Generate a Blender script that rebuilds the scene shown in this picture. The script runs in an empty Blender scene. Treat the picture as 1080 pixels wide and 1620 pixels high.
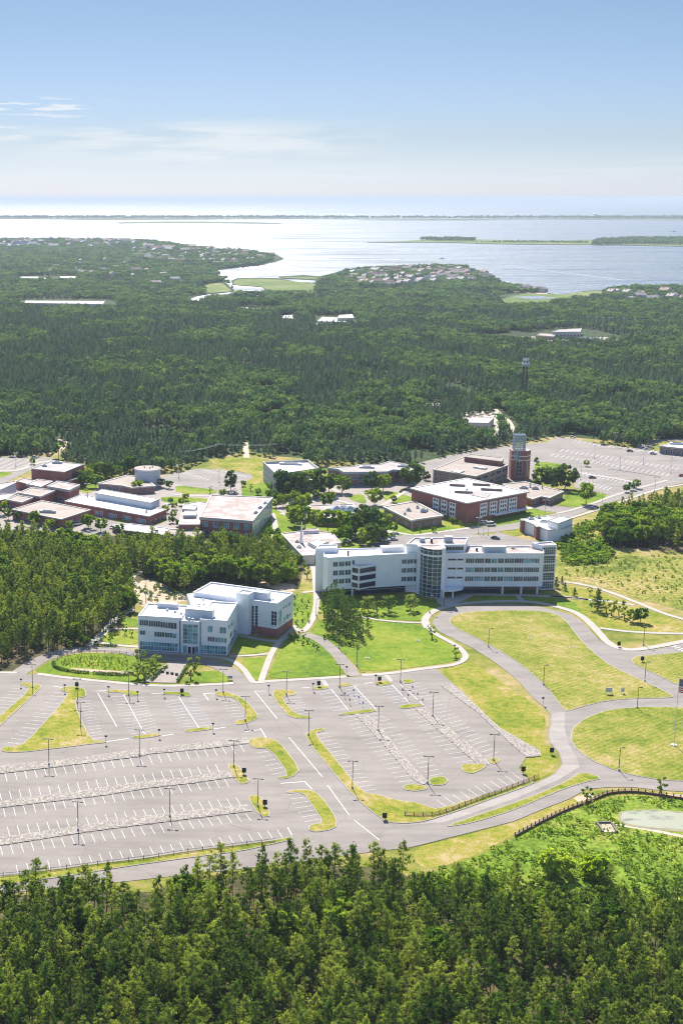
import bpy, math, random
from mathutils import Vector
random.seed(7)
R = math.radians
S = bpy.context.scene
COL = S.collection

# ------------------------------------------------------------------ camera, sky, sun, exposure
F, CX, CY, H = 2200.0, 300.0, 810.0, 174.0          # focal length and principal point in photo pixels, camera height in metres
TH = math.atan(497.5 / F)
cT, sT = math.cos(TH), math.sin(TH)
SUN_AZ, SUN_EL = R(-6.0), R(45.0)                   # azimuth measured from +Y, negative towards -X

cd = bpy.data.cameras.new("camera")
cam = bpy.data.objects.new("camera", cd); COL.objects.link(cam)
cam.location = (0, 0, H)
cam.rotation_euler = (R(90) - TH, 0, 0)
cd.sensor_fit = 'VERTICAL'; cd.sensor_height = 24.0; cd.lens = 24.0 * F / 1620.0
cd.shift_x = (540 - CX) / 1620.0
cd.clip_start = 1.0; cd.clip_end = 500000.0
S.camera = cam

world = bpy.data.worlds.new("World"); S.world = world
world.use_nodes = True
wt = world.node_tree; wn = wt.nodes; wl = wt.links
for n in list(wn): wn.remove(n)
wo = wn.new("ShaderNodeOutputWorld"); bg = wn.new("ShaderNodeBackground")
sky = wn.new("ShaderNodeTexSky"); sky.sky_type = 'NISHITA'; sky.sun_disc = False
sky.sun_elevation = SUN_EL; sky.sun_rotation = SUN_AZ
sky.altitude = 0; sky.air_density = 1.0; sky.dust_density = 0.35; sky.ozone_density = 2.0
bg.inputs['Strength'].default_value = 0.08
# thin high cloud low over the sea, by view direction
tc = wn.new("ShaderNodeTexCoord"); sx = wn.new("ShaderNodeSeparateXYZ"); wl.new(tc.outputs['Generated'], sx.inputs[0])
def M(op, a, b=None, c=None, nodes=wn, links=wl, clamp=False):
    n = nodes.new("ShaderNodeMath"); n.operation = op; n.use_clamp = clamp
    for i, v in enumerate((a, b, c)):
        if v is None: continue
        if isinstance(v, (int, float)): n.inputs[i].default_value = v
        else: links.new(v, n.inputs[i])
    return n.outputs[0]
az = M('ARCTAN2', sx.outputs['X'], sx.outputs['Y']); el = M('ARCSINE', sx.outputs['Z'])
def cloud_tex(sa, se, scale, det, lo, hi, seed, rough=0.55):
    cv = wn.new("ShaderNodeCombineXYZ")
    wl.new(M('MULTIPLY', az, sa), cv.inputs[0]); wl.new(M('MULTIPLY', el, se), cv.inputs[1]); cv.inputs[2].default_value = seed
    nz = wn.new("ShaderNodeTexNoise"); nz.inputs['Scale'].default_value = scale; nz.inputs['Detail'].default_value = det
    nz.inputs['Roughness'].default_value = rough; wl.new(cv.outputs[0], nz.inputs['Vector'])
    mr = wn.new("ShaderNodeMapRange"); mr.interpolation_type = 'SMOOTHSTEP'
    mr.inputs['From Min'].default_value = lo; mr.inputs['From Max'].default_value = hi
    wl.new(nz.outputs[0], mr.inputs[0]); return mr.outputs[0]
def bump(x, c, w):          # 1 at c falling to 0 at c +- w
    return M('SUBTRACT', 1.0, M('DIVIDE', M('ABSOLUTE', M('SUBTRACT', x, c)), w), clamp=True)
# broad veil: azimuth -8..6 degrees, elevation 0.6..2.8 degrees
veil = M('MULTIPLY', M('MULTIPLY', M('MULTIPLY', bump(az, R(0.0), R(8.5)), bump(el, R(2.15), R(1.0))), 2.2, clamp=True), cloud_tex(6, 60, 2.2, 5, 0.38, 0.62, 3.1))
wisp = M('MULTIPLY', M('MULTIPLY', M('MULTIPLY', bump(az, R(-6.2), R(3.6)), bump(el, R(3.45), R(0.45))), 3.0, clamp=True), cloud_tex(14, 150, 2.0, 4, 0.52, 0.60, 8.4))
wisp2 = M('MULTIPLY', M('MULTIPLY', M('MULTIPLY', bump(az, R(-9.0), R(3.4)), bump(el, R(2.5), R(0.4))), 3.0, clamp=True), cloud_tex(12, 110, 2.0, 4, 0.44, 0.56, 1.4))
low = M('MULTIPLY', M('MULTIPLY', bump(el, R(0.8), R(1.0)), 2.0, clamp=True), cloud_tex(5, 110, 1.6, 5, 0.42, 0.75, 5.7))
cm = M('ADD', M('MULTIPLY', veil, 0.62), M('ADD', M('MULTIPLY', wisp, 0.75), M('ADD', M('MULTIPLY', wisp2, 0.6), M('MULTIPLY', low, 0.25))), clamp=True)
mx = wn.new("ShaderNodeMix"); mx.data_type = 'RGBA'
# the hazy band low over the sea is dimmer and bluer than the clear air model gives
rp = wn.new("ShaderNodeValToRGB"); wl.new(M('DIVIDE', el, R(40)), rp.inputs[0]); rp.color_ramp.interpolation = 'EASE'
while len(rp.color_ramp.elements) < 5: rp.color_ramp.elements.new(.5)
for e_, (p_, c_) in zip(rp.color_ramp.elements, ((0.0, (.47, .56, .88)), (.065, (.385, .445, .63)), (.19, (.37, .415, .52)), (.42, (.92, .99, 1.1)), (.9, (1.13, 1.16, 1.2)))): e_.position = p_; e_.color = (*c_, 1)
gr = wn.new("ShaderNodeMix"); gr.data_type = 'RGBA'; gr.blend_type = 'MULTIPLY'; gr.inputs['Factor'].default_value = 1.0
wl.new(sky.outputs[0], gr.inputs['A']); wl.new(rp.outputs[0], gr.inputs['B'])
wl.new(cm, mx.inputs['Factor']); wl.new(gr.outputs['Result'], mx.inputs['A'])
CLOUD = mx.inputs['B']; CLOUD.default_value = (5.6, 5.8, 6.0, 1)
wl.new(mx.outputs['Result'], bg.inputs['Color']); wl.new(bg.outputs[0], wo.inputs['Surface'])

sl = bpy.data.lights.new("sun", 'SUN'); sun = bpy.data.objects.new("sun", sl); COL.objects.link(sun)
sl.energy = 5.0; sl.angle = R(0.5); sl.color = (1.0, 0.955, 0.88)
sd = Vector((math.sin(SUN_AZ) * math.cos(SUN_EL), math.cos(SUN_AZ) * math.cos(SUN_EL), math.sin(SUN_EL)))
sun.location = (0, 0, 400); sun.rotation_euler = sd.to_track_quat('Z', 'Y').to_euler()

S.view_settings.view_transform = 'Standard'; S.view_settings.look = 'None'
S.view_settings.gamma = 1.0; S.view_settings.exposure = 1.0; S.view_settings.use_curve_mapping = False
S.render.engine = 'CYCLES'
S.cycles.max_bounces = 5; S.cycles.diffuse_bounces = 2; S.cycles.glossy_bounces = 2; S.cycles.transmission_bounces = 3
S.cycles.transparent_max_bounces = 6; S.cycles.volume_bounces = 0
S.cycles.use_adaptive_sampling = True; S.cycles.adaptive_threshold = 0.005; S.cycles.filter_width = 1.15

# ------------------------------------------------------------------ helpers
def G(u, v, z=0.0):
    """point of the horizontal plane at height z seen at photo pixel (u, v)"""
    a = (u - CX) / F; b = (v - CY) / F
    t = (H - z) / (sT + b * cT)
    return Vector((a * t, (cT - b * sT) * t, z))
def GP(pts, z=0.0): return [G(u, v, z) for u, v in pts]
def P(p):
    f = p[1] * cT - (p[2] - H) * sT; up = p[1] * sT + (p[2] - H) * cT
    return CX + F * p[0] / f, CY - F * up / f

class MB:
    def __init__(s): s.v = []; s.f = []; s.m = []; s.mats = []
    def mi(s, mat):
        if mat not in s.mats: s.mats.append(mat)
        return s.mats.index(mat)
    def face(s, pts, mat):
        i = len(s.v); s.v += [tuple(p) for p in pts]; s.f.append(tuple(range(i, i + len(pts)))); s.m.append(s.mi(mat))
    def mesh(s, name, org=(0, 0, 0), smooth=False):
        me = bpy.data.meshes.new(name)
        me.from_pydata([(x - org[0], y - org[1], z - org[2]) for x, y, z in s.v], [], s.f)
        for m in s.mats: me.materials.append(m)
        me.polygons.foreach_set('material_index', s.m)
        if smooth: me.polygons.foreach_set('use_smooth', [True] * len(s.f))
        me.update(); return me
    def obj(s, name, parent=None, org=None, smooth=False):
        if org is None: org = tuple(parent['_org']) if parent is not None and '_org' in parent else (0, 0, 0)
        o = bpy.data.objects.new(name, s.mesh(name, org, smooth)); COL.objects.link(o)
        if parent is not None: o.parent = parent
        else: o.location = org
        if parent is not None and parent.type == 'MESH': pass
        return o
    # shapes -------------------------------------------------
    def box(s, c, sx, sy, z0, z1, mat, rz=0.0, top=None):
        ca, sa = math.cos(rz), math.sin(rz)
        q = [(c[0] + x * ca - y * sa, c[1] + x * sa + y * ca) for x, y in ((-sx/2, -sy/2), (sx/2, -sy/2), (sx/2, sy/2), (-sx/2, sy/2))]
        s.prism(q, z0, z1, mat, top or mat)
    def prism(s, poly, z0, z1, side, top=None, bottom=True):
        q = [(p[0], p[1]) for p in poly]
        if area(q) < 0: q = q[::-1]
        n = len(q)
        for i in range(n):
            a, b = q[i], q[(i + 1) % n]
            s.face([(a[0], a[1], z0), (b[0], b[1], z0), (b[0], b[1], z1), (a[0], a[1], z1)], side)
        s.face([(x, y, z1) for x, y in q], top or side)
        if bottom: s.face([(x, y, z0) for x, y in q[::-1]], side)
    def bar(s, a, b, w, mat, w2=None, n=4):
        a = Vector(a); b = Vector(b); d = (b - a)
        if d.length < 1e-6: return
        d.normalize(); u = d.orthogonal().normalized() if abs(d.z) > .99 else Vector((0, 0, 1)).cross(d).normalized()
        t = d.cross(u); w2 = w if w2 is None else w2
        ra, rb = [], []
        for k in range(n):
            an = 2 * math.pi * (k + .5) / n; e = u * math.cos(an) + t * math.sin(an)
            ra.append(a + e * w * .5 * 1.414 if n == 4 else a + e * w * .5); rb.append(b + e * w2 * .5 * 1.414 if n == 4 else b + e * w2 * .5)
        for k in range(n):
            j = (k + 1) % n; s.face([ra[k], ra[j], rb[j], rb[k]], mat)
        s.face(ra[::-1], mat); s.face(rb, mat)
    def cyl(s, c, r, z0, z1, mat, n=24, top=None):
        s.prism([(c[0] + r * math.cos(2*math.pi*k/n), c[1] + r * math.sin(2*math.pi*k/n)) for k in range(n)], z0, z1, mat, top or mat)

def area(q):
    return sum(q[i][0] * q[(i+1) % len(q)][1] - q[(i+1) % len(q)][0] * q[i][1] for i in range(len(q))) / 2
def inset(poly, d):
    q = [Vector((p[0], p[1])) for p in poly]
    if area(q) < 0: q = q[::-1]
    out = []; n = len(q)
    for i in range(n):
        a, b, c = q[i-1], q[i], q[(i+1) % n]
        e1 = (b - a).normalized(); e2 = (c - b).normalized()
        n1 = Vector((-e1.y, e1.x)); n2 = Vector((-e2.y, e2.x))
        m = n1 + n2
        if m.length < 1e-4: m = n1
        m.normalize(); k = max(0.35, m.dot(n1))
        out.append(b + m * (d / k))
    return out
def chaikin(pts, it=1, closed=True):
    for _ in range(it):
        q = []; n = len(pts)
        rng = range(n) if closed else range(n - 1)
        if not closed: q.append(pts[0])
        for i in rng:
            a, b = pts[i], pts[(i+1) % n]
            q.append((a[0]*.78 + b[0]*.22, a[1]*.78 + b[1]*.22)); q.append((a[0]*.22 + b[0]*.78, a[1]*.22 + b[1]*.78))
        if not closed: q.append(pts[-1])
        pts = q
    return pts
def inside(x, y, q):
    c = False; n = len(q); j = n - 1
    for i in range(n):
        yi, yj = q[i][1], q[j][1]
        if (yi > y) != (yj > y) and x < (q[j][0] - q[i][0]) * (y - yi) / (yj - yi) + q[i][0]: c = not c
        j = i
    return c
def catmull(pts, n=6):
    out = []
    for i in range(len(pts) - 1):
        p0 = pts[max(i-1, 0)]; p1 = pts[i]; p2 = pts[i+1]; p3 = pts[min(i+2, len(pts)-1)]
        for k in range(n):
            t = k / n
            out.append(tuple(.5 * (2*p1[j] + (p2[j]-p0[j])*t + (2*p0[j]-5*p1[j]+4*p2[j]-p3[j])*t*t + (3*p1[j]-p0[j]-3*p2[j]+p3[j])*t**3) for j in (0, 1)))
    out.append((pts[-1][0], pts[-1][1])); return out
def strip_poly(px, w, smooth=True):
    g = [tuple(G(*p)[:2]) for p in px]
    if smooth and len(g) > 2: g = catmull(g, 5)
    L, Rr = [], []
    for i in range(len(g)):
        a = Vector(g[max(i-1, 0)]); b = Vector(g[min(i+1, len(g)-1)]); d = (b - a).normalized(); nn = Vector((-d.y, d.x)) * w / 2
        p = Vector(g[i]); L.append(p + nn); Rr.append(p - nn)
    return L, Rr
def strip(mb, px, w, z0, z1, side, top, smooth=True):
    L, Rr = strip_poly(px, w, smooth)
    for i in range(len(L) - 1):
        a, b, c, d = L[i], L[i+1], Rr[i+1], Rr[i]
        mb.face([(d.x, d.y, z1), (c.x, c.y, z1), (b.x, b.y, z1), (a.x, a.y, z1)], top)
        if z1 - z0 > .03:
            mb.face([(a.x, a.y, z0), (a.x, a.y, z1), (b.x, b.y, z1), (b.x, b.y, z0)], side)
            mb.face([(d.x, d.y, z0), (c.x, c.y, z0), (c.x, c.y, z1), (d.x, d.y, z1)], side)
def sheet(mb, pts, z, mat, smooth=0):
    g = [tuple(G(*p)[:2]) for p in pts]
    if smooth: g = chaikin(g, smooth)
    if area(g) < 0: g = g[::-1]
    mb.face([(x, y, z) for x, y in g], mat)

def tag(o, label=None, cat=None, group=None, kind=None):
    if label: o['label'] = label
    if cat: o['category'] = cat
    if group: o['group'] = group
    if kind: o['kind'] = kind
    return o
def empty(name, loc, label, cat, group=None):
    o = bpy.data.objects.new(name, None); COL.objects.link(o); o.location = loc; o.empty_display_size = .5
    o['_org'] = tuple(loc)
    return tag(o, label, cat, group)
def struct(mb, name, smooth=False): return tag(mb.obj(name, smooth=smooth), kind='structure')
def copy_tree(o, parent=None):
    c = o.copy(); COL.objects.link(c)
    if parent is not None: c.parent = parent
    for ch in o.children: copy_tree(ch, c)
    return c

# ------------------------------------------------------------------ materials
def newmat(name):
    m = bpy.data.materials.new(name); m.use_nodes = True
    nt = m.node_tree; b = nt.nodes['Principled BSDF']; return m, nt, b
def mathn(nt, op, a, b=None, clamp=False): return M(op, a, b, None, nt.nodes, nt.links, clamp)
def objpos(nt):
    g = nt.nodes.new("ShaderNodeNewGeometry"); return g.outputs['Position']
def noise(nt, vec, scale, detail=3, rough=.55, stretch=None, rot=0):
    if stretch or rot:
        mp = nt.nodes.new("ShaderNodeMapping"); nt.links.new(vec, mp.inputs['Vector'])
        mp.inputs['Scale'].default_value = stretch or (1, 1, 1); mp.inputs['Rotation'].default_value = (0, 0, rot); vec = mp.outputs[0]
    n = nt.nodes.new("ShaderNodeTexNoise"); n.inputs['Scale'].default_value = scale; n.inputs['Detail'].default_value = detail
    n.inputs['Roughness'].default_value = rough; nt.links.new(vec, n.inputs['Vector']); return n.outputs['Fac']
def ramp(nt, fac, stops):
    r = nt.nodes.new("ShaderNodeValToRGB"); nt.links.new(fac, r.inputs[0]); e = r.color_ramp.elements
    while len(e) < len(stops): e.new(.5)
    for el_, (p, c) in zip(e, stops): el_.position = p; el_.color = (*c, 1) if len(c) == 3 else c
    return r.outputs[0]
def mixc(nt, fac, a, b, mode='MIX'):
    m = nt.nodes.new("ShaderNodeMix"); m.data_type = 'RGBA'; m.blend_type = mode
    if isinstance(fac, (int, float)): m.inputs['Factor'].default_value = fac
    else: nt.links.new(fac, m.inputs['Factor'])
    for k, v in (('A', a), ('B', b)):
        if isinstance(v, tuple): m.inputs[k].default_value = (*v, 1)
        else: nt.links.new(v, m.inputs[k])
    return m.outputs['Result']
def bumpn(nt, b, h, dist, strength=.6):
    n = nt.nodes.new("ShaderNodeBump"); n.inputs['Distance'].default_value = dist; n.inputs['Strength'].default_value = strength
    nt.links.new(h, n.inputs['Height']); nt.links.new(n.outputs[0], b.inputs['Normal'])
def surf(name, col, var=.12, scale=.6, rough=.8, spec=.3, scale2=None, metallic=0, bump=0):
    """plain painted or mineral surface with mottling"""
    m, nt, b = newmat(name); p = objpos(nt)
    n1 = noise(nt, p, scale, 4); n2 = noise(nt, p, scale2 or scale * 9, 2)
    f = mathn(nt, 'MULTIPLY', mathn(nt, 'ADD', n1, n2), .5)
    lo = tuple(c * (1 - var * 1.6) for c in col); hi = tuple(min(1, c * (1 + var * 1.6)) for c in col)
    nt.links.new(ramp(nt, f, [(.33, lo), (.67, hi)]), b.inputs['Base Color'])
    b.inputs['Roughness'].default_value = rough; b.inputs['Specular IOR Level'].default_value = spec; b.inputs['Metallic'].default_value = metallic
    if bump: bumpn(nt, b, n2, bump)
    return m
def grass_mat(name, stops, s1=.012, s2=.12, mow=None, clump=2.2, fine=.35):
    m, nt, b = newmat(name); p = objpos(nt)
    big = noise(nt, p, s1, 4, .6); mid = noise(nt, p, s2, 4, .65)
    f = mathn(nt, 'ADD', mathn(nt, 'MULTIPLY', big, .62), mathn(nt, 'MULTIPLY', mid, .38))
    if mow:
        w = nt.nodes.new("ShaderNodeTexWave"); w.inputs['Scale'].default_value = mow[0]; w.inputs['Distortion'].default_value = 1.5
        w.inputs['Detail'].default_value = 2
        mp = nt.nodes.new("ShaderNodeMapping"); mp.inputs['Rotation'].default_value = (0, 0, mow[1]); nt.links.new(p, mp.inputs['Vector']); nt.links.new(mp.outputs[0], w.inputs['Vector'])
        f = mathn(nt, 'ADD', f, mathn(nt, 'MULTIPLY', mathn(nt, 'SUBTRACT', w.outputs['Fac'], .5), mow[2]))
    c = ramp(nt, f, stops)
    fn = noise(nt, p, clump, 3, .7)
    c = mixc(nt, 1.0, c, ramp(nt, fn, [(.3, (1 - fine,) * 3), (.7, (1 + fine * .6,) * 3)]), 'MULTIPLY')
    nt.links.new(c, b.inputs['Base Color']); b.inputs['Roughness'].default_value = .95; b.inputs['Specular IOR Level'].default_value = .08
    bumpn(nt, b, fn, .25, .5)
    return m

M_meadow = grass_mat("meadow", [(.40, (.13, .16, .025)), (.47, (.22, .22, .04)), (.54, (.31, .25, .09)), (.62, (.42, .31, .17))], .018, .16)
M_lawn = grass_mat("lawn", [(.38, (.08, .15, .012)), (.5, (.165, .235, .018)), (.60, (.26, .275, .04)), (.68, (.33, .28, .09))], .03, .3, fine=.35)
M_verge = grass_mat("verge_grass", [(.38, (.13, .18, .016)), (.48, (.24, .245, .03)), (.55, (.31, .26, .06)), (.63, (.42, .32, .16))], .05, .4, fine=.4)
M_oval = grass_mat("mown_field", [(.38, (.12, .165, .018)), (.46, (.19, .215, .028)), (.54, (.28, .25, .06)), (.63, (.38, .30, .13))], .03, .2, mow=(.16, R(52), .05), clump=1.2, fine=.4)
M_scrub = grass_mat("scrub", [(.38, (.10, .14, .02)), (.46, (.20, .22, .035)), (.55, (.31, .27, .07)), (.64, (.40, .31, .14))], .03, .2, clump=.6, fine=.7)
M_wet = grass_mat("wet_meadow", [(.36, (.09, .15, .015)), (.5, (.17, .25, .025)), (.64, (.29, .29, .06))], .04, .25, clump=.6, fine=.6)
M_forest = grass_mat("forest_floor", [(.35, (.035, .045, .015)), (.5, (.08, .075, .03)), (.62, (.16, .12, .07))], .03, .2, clump=.8, fine=.5)
M_farland = grass_mat("far_land", [(.35, (.03, .05, .02)), (.55, (.055, .08, .03)), (.68, (.10, .11, .05))], .004, .03, clump=.1, fine=.5)
M_marsh = grass_mat("marsh", [(.35, (.09, .14, .035)), (.5, (.15, .19, .05)), (.65, (.24, .24, .10))], .006, .04, clump=.05, fine=.3)
def asphalt(name, col, s=.05):
    m, nt, b = newmat(name); p = objpos(nt)
    big = noise(nt, p, s, 5, .6, (1, 1, 1)); st = noise(nt, p, .22, 4, .6, (.12, 1, 1), R(-9)); gr = noise(nt, p, 9, 2, .8)
    vo = nt.nodes.new("ShaderNodeTexVoronoi"); vo.feature = 'DISTANCE_TO_EDGE'; vo.inputs['Scale'].default_value = .11; nt.links.new(p, vo.inputs['Vector'])
    crack = mathn(nt, 'LESS_THAN', vo.outputs['Distance'], .006)
    f = mathn(nt, 'ADD', mathn(nt, 'MULTIPLY', big, .42), mathn(nt, 'MULTIPLY', st, .58))
    c = ramp(nt, f, [(.34, tuple(x * .76 for x in col)), (.5, col), (.66, tuple(x * 1.2 for x in col))])
    c = mixc(nt, 1.0, c, ramp(nt, gr, [(.3, (.88,) * 3), (.7, (1.08,) * 3)]), 'MULTIPLY')
    c = mixc(nt, mathn(nt, 'MULTIPLY', crack, .5), c, tuple(x * .55 for x in col))
    nt.links.new(c, b.inputs['Base Color']); b.inputs['Roughness'].default_value = .88; b.inputs['Specular IOR Level'].default_value = .25
    return m
M_asph = asphalt("asphalt", (.240, .208, .184))
M_asph2 = asphalt("road_asphalt", (.238, .208, .186), .09)
M_conc_road = asphalt("worn_pale_road", (.31, .272, .245), .12)
M_walk = surf("concrete_walk", (.38, .345, .30), .10, .25, .9)
M_kerb = surf("kerb_concrete", (.33, .30, .265), .08, .5, .9)
M_plaza = surf("plaza_paving", (.29, .245, .22), .1, .3, .9)
M_paint = surf("white_road_paint", (.62, .60, .59), .06, 1.0, .7)
M_paint_b = surf("blue_road_paint", (.50, .62, .76), .06, 1.0, .7)
M_paint_y = surf("yellow_road_paint", (.62, .52, .25), .06, 1.0, .7)
M_dirt = surf("bare_sand", (.42, .33, .23), .2, .12, .95)
M_track = surf("sandy_track", (.46, .38, .30), .15, .2, .95)
def stones():
    m, nt, b = newmat("rip_rap_stones"); p = objpos(nt)
    v = nt.nodes.new("ShaderNodeTexVoronoi"); v.inputs['Scale'].default_value = 1.9; nt.links.new(p, v.inputs['Vector'])
    c = ramp(nt, v.outputs['Color'], [(.1, (.17, .14, .115)), (.5, (.30, .26, .22)), (.85, (.44, .39, .335))])
    c = mixc(nt, ramp(nt, v.outputs['Distance'], [(.5, (0, 0, 0)), (.75, (1, 1, 1))]), c, (.2, .17, .15))
    nt.links.new(c, b.inputs['Base Color']); b.inputs['Roughness'].default_value = .9
    bumpn(nt, b, mathn(nt, 'SUBTRACT', 1.0, v.outputs['Distance']), .25, .8); return m
M_stone = stones()
def brick(name, col, mortar=(.5, .42, .38)):
    m, nt, b = newmat(name); p = objpos(nt)
    sp = nt.nodes.new("ShaderNodeSeparateXYZ"); nt.links.new(p, sp.inputs[0]); cb = nt.nodes.new("ShaderNodeCombineXYZ")
    nt.links.new(mathn(nt, 'ADD', sp.outputs[0], sp.outputs[1]), cb.inputs[0]); nt.links.new(sp.outputs[2], cb.inputs[1])
    t = nt.nodes.new("ShaderNodeTexBrick"); nt.links.new(cb.outputs[0], t.inputs['Vector']); t.inputs['Scale'].default_value = 1.4
    t.inputs['Color1'].default_value = (*col, 1); t.inputs['Color2'].default_value = (*[x * .75 for x in col], 1); t.inputs['Mortar'].default_value = (*mortar, 1)
    t.inputs['Mortar Size'].default_value = .02
    n1 = noise(nt, p, .25, 4)
    c = mixc(nt, 1.0, t.outputs[0], ramp(nt, n1, [(.3, (.78,) * 3), (.7, (1.15,) * 3)]), 'MULTIPLY')
    nt.links.new(c, b.inputs['Base Color']); b.inputs['Roughness'].default_value = .9; return m
M_brick = brick("red_brick", (.33, .085, .062), (.42, .30, .26)); M_brick2 = brick("brown_brick", (.26, .12, .10)); M_brick3 = brick("tan_brick", (.34, .20, .155))
def panel(name, col, sc=.8, v=.07):
    m, nt, b = newmat(name); p = objpos(nt); sp = nt.nodes.new("ShaderNodeSeparateXYZ"); nt.links.new(p, sp.inputs[0])
    h = mathn(nt, 'FRACT', mathn(nt, 'MULTIPLY', sp.outputs[2], sc)); seam = mathn(nt, 'LESS_THAN', h, .09)
    h2 = mathn(nt, 'FRACT', mathn(nt, 'MULTIPLY', sp.outputs[0], .22)); seam = mathn(nt, 'MAXIMUM', seam, mathn(nt, 'LESS_THAN', h2, .02))
    n1 = noise(nt, p, .3, 4)
    c = ramp(nt, n1, [(.3, tuple(x * .93 for x in col)), (.7, tuple(min(1, x * 1.03) for x in col))])
    c = mixc(nt, mathn(nt, 'MULTIPLY', seam, v * 4), c, tuple(x * .7 for x in col))
    nt.links.new(c, b.inputs['Base Color']); b.inputs['Roughness'].default_value = .45; b.inputs['Specular IOR Level'].default_value = .4; return m
M_white = panel("white_metal_panel", (.82, .85, .89))
M_louver = panel("ribbed_grey_screen", (.55, .60, .66), 0.01, .0)
M_trim = surf("white_trim", (.80, .80, .80), .03, .5, .5)
M_metal = surf("grey_metal", (.42, .46, .50), .1, .5, .4, .5)
M_darkmetal = surf("dark_bronze_metal", (.035, .032, .035), .2, 1, .5)
M_fascia = surf("dull_pale_fascia", (.46, .43, .40), .08, .4, .8)
M_black = surf("black_paint", (.02, .022, .03), .1, 1, .4)
M_conc = surf("pale_concrete_wall", (.50, .50, .49), .1, .2, .9)
def roofm(name, col, stain, sc=.12, lo=.45, hi=.68):
    m, nt, b = newmat(name); p = objpos(nt); n1 = noise(nt, p, sc, 6, .65); n2 = noise(nt, p, 1.3, 3)
    c = mixc(nt, ramp(nt, n1, [(lo, (0, 0, 0)), (hi, (1, 1, 1))]), col, stain)
    c = mixc(nt, 1.0, c, ramp(nt, n2, [(.3, (.9,) * 3), (.7, (1.06,) * 3)]), 'MULTIPLY')
    nt.links.new(c, b.inputs['Base Color']); b.inputs['Roughness'].default_value = .8; return m
M_rwhite = roofm("white_roof_membrane", (.70, .69, .68), (.56, .50, .46))
M_rpink = roofm("weathered_roof", (.44, .39, .37), (.27, .195, .17), .14, .40, .56)
M_rtan = roofm("gravel_roof", (.29, .235, .195), (.21, .16, .13), .1)
M_rgrey = roofm("grey_roof", (.31, .275, .26), (.22, .19, .175), .1)
def glass(name, col, rough=.08, met=.0, emis=None):
    m, nt, b = newmat(name); p = objpos(nt); n1 = noise(nt, p, .45, 2)
    c = ramp(nt, n1, [(.35, tuple(x * .5 for x in col)), (.65, tuple(x * 1.5 for x in col))])
    nt.links.new(c, b.inputs['Base Color']); b.inputs['Roughness'].default_value = rough; b.inputs['IOR'].default_value = 1.55
    b.inputs['Specular IOR Level'].default_value = .4; return m
M_glass = glass("window_glass", (.05, .09, .14)); M_gteal = glass("teal_glass", (.12, .30, .36), .12); M_gdark = glass("dark_blue_glass", (.015, .02, .06))
M_ggreen = glass("green_tinted_glass", (.04, .085, .10))
M_wood = surf("weathered_wood", (.20, .12, .08), .2, 1.2, .9)
M_steelpole = surf("galvanised_steel", (.5, .5, .5), .08, 1, .5)

# ------------------------------------------------------------------ water, land, ground sheets
def water_mat():
    m, nt, b = newmat("sea_water"); p = objpos(nt)
    b.inputs['Base Color'].default_value = (.012, .045, .085, 1); b.inputs['IOR'].default_value = 1.33; b.inputs['Specular IOR Level'].default_value = 1.0
    n1 = noise(nt, p, .0035, 5, .65, (.22, 1, 1)); n2 = noise(nt, p, .014, 4, .7, (.2, 1, 1))
    f = mathn(nt, 'ADD', mathn(nt, 'MULTIPLY', n1, .55), mathn(nt, 'MULTIPLY', n2, .45))
    nt.links.new(ramp(nt, f, [(.40, (.36,) * 3), (.5, (.55,) * 3), (.60, (.72,) * 3)]), b.inputs['Roughness'])
    n3 = noise(nt, p, .012, 5, .75, (.22, 1, 1))
    bumpn(nt, b, n3, 22.0, 1.0)
    return m
M_water = water_mat()
mb = MB(); mb.face([(-250000, 1500, -1), (250000, 1500, -1), (250000, 120000, -1), (-250000, 120000, -1)], M_water)
struct(mb, "sea")

shore = [(-9000, 380), (-2000, 379), (-300, 379), (0, 378), (130, 377), (245, 380), (300, 388), (345, 393), (400, 397), (438, 403), (449, 409), (436, 414), (410, 419), (375, 423),
         (342, 427), (345, 434), (350, 440), (358, 448), (364, 453), (372, 460), (350, 463), (327, 465), (312, 468), (303, 471), (300, 476), (306, 479), (320, 473), (333, 467.5),
         (367, 464.5), (400, 464.5), (419, 459), (416, 453.5), (393, 452), (368, 450), (366, 444), (375, 440), (410, 439), (440, 440), (470, 446), (497, 447), (500, 443), (470, 441), (445, 440),
         (440, 437.5), (480, 435), (505, 437), (528, 432), (545, 426), (590, 424), (617, 423), (675, 419.5), (733, 422), (760, 428), (779, 435), (781, 441),
         (800, 448), (815, 457), (845, 462), (870, 464), (884, 466.5), (905, 464), (925, 460), (950, 459), (965, 454), (1080, 453), (1400, 452), (3000, 450), (12000, 448)]
g = [tuple(G(*p)[:2]) for p in shore]
mb = MB(); mb.face([(x, y, 0) for x, y in [(-3200, -400)] + [(3200, -400)] + g[::-1]], M_farland)
struct(mb, "ground")
mb = MB()
for pts in ([(366, 450), (393, 452), (416, 453.5), (421, 458), (470, 461), (497, 459), (500, 448), (470, 446), (430, 441), (375, 441)],
            [(325, 450), (352, 447), (360, 455), (368, 461), (340, 463), (322, 463)],
            [(372, 464.8), (419, 460), (500, 459), (495, 466), (440, 468), (380, 468)],
            [(838, 462), (884, 467), (925, 461), (960, 460), (955, 470), (905, 476), (850, 480), (800, 482), (790, 474), (820, 466)],
            [(440, 438.4), (505, 438), (498, 442), (450, 439.5)]):
    sheet(mb, pts, .15, M_marsh, 1)
struct(mb, "marsh")
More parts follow.
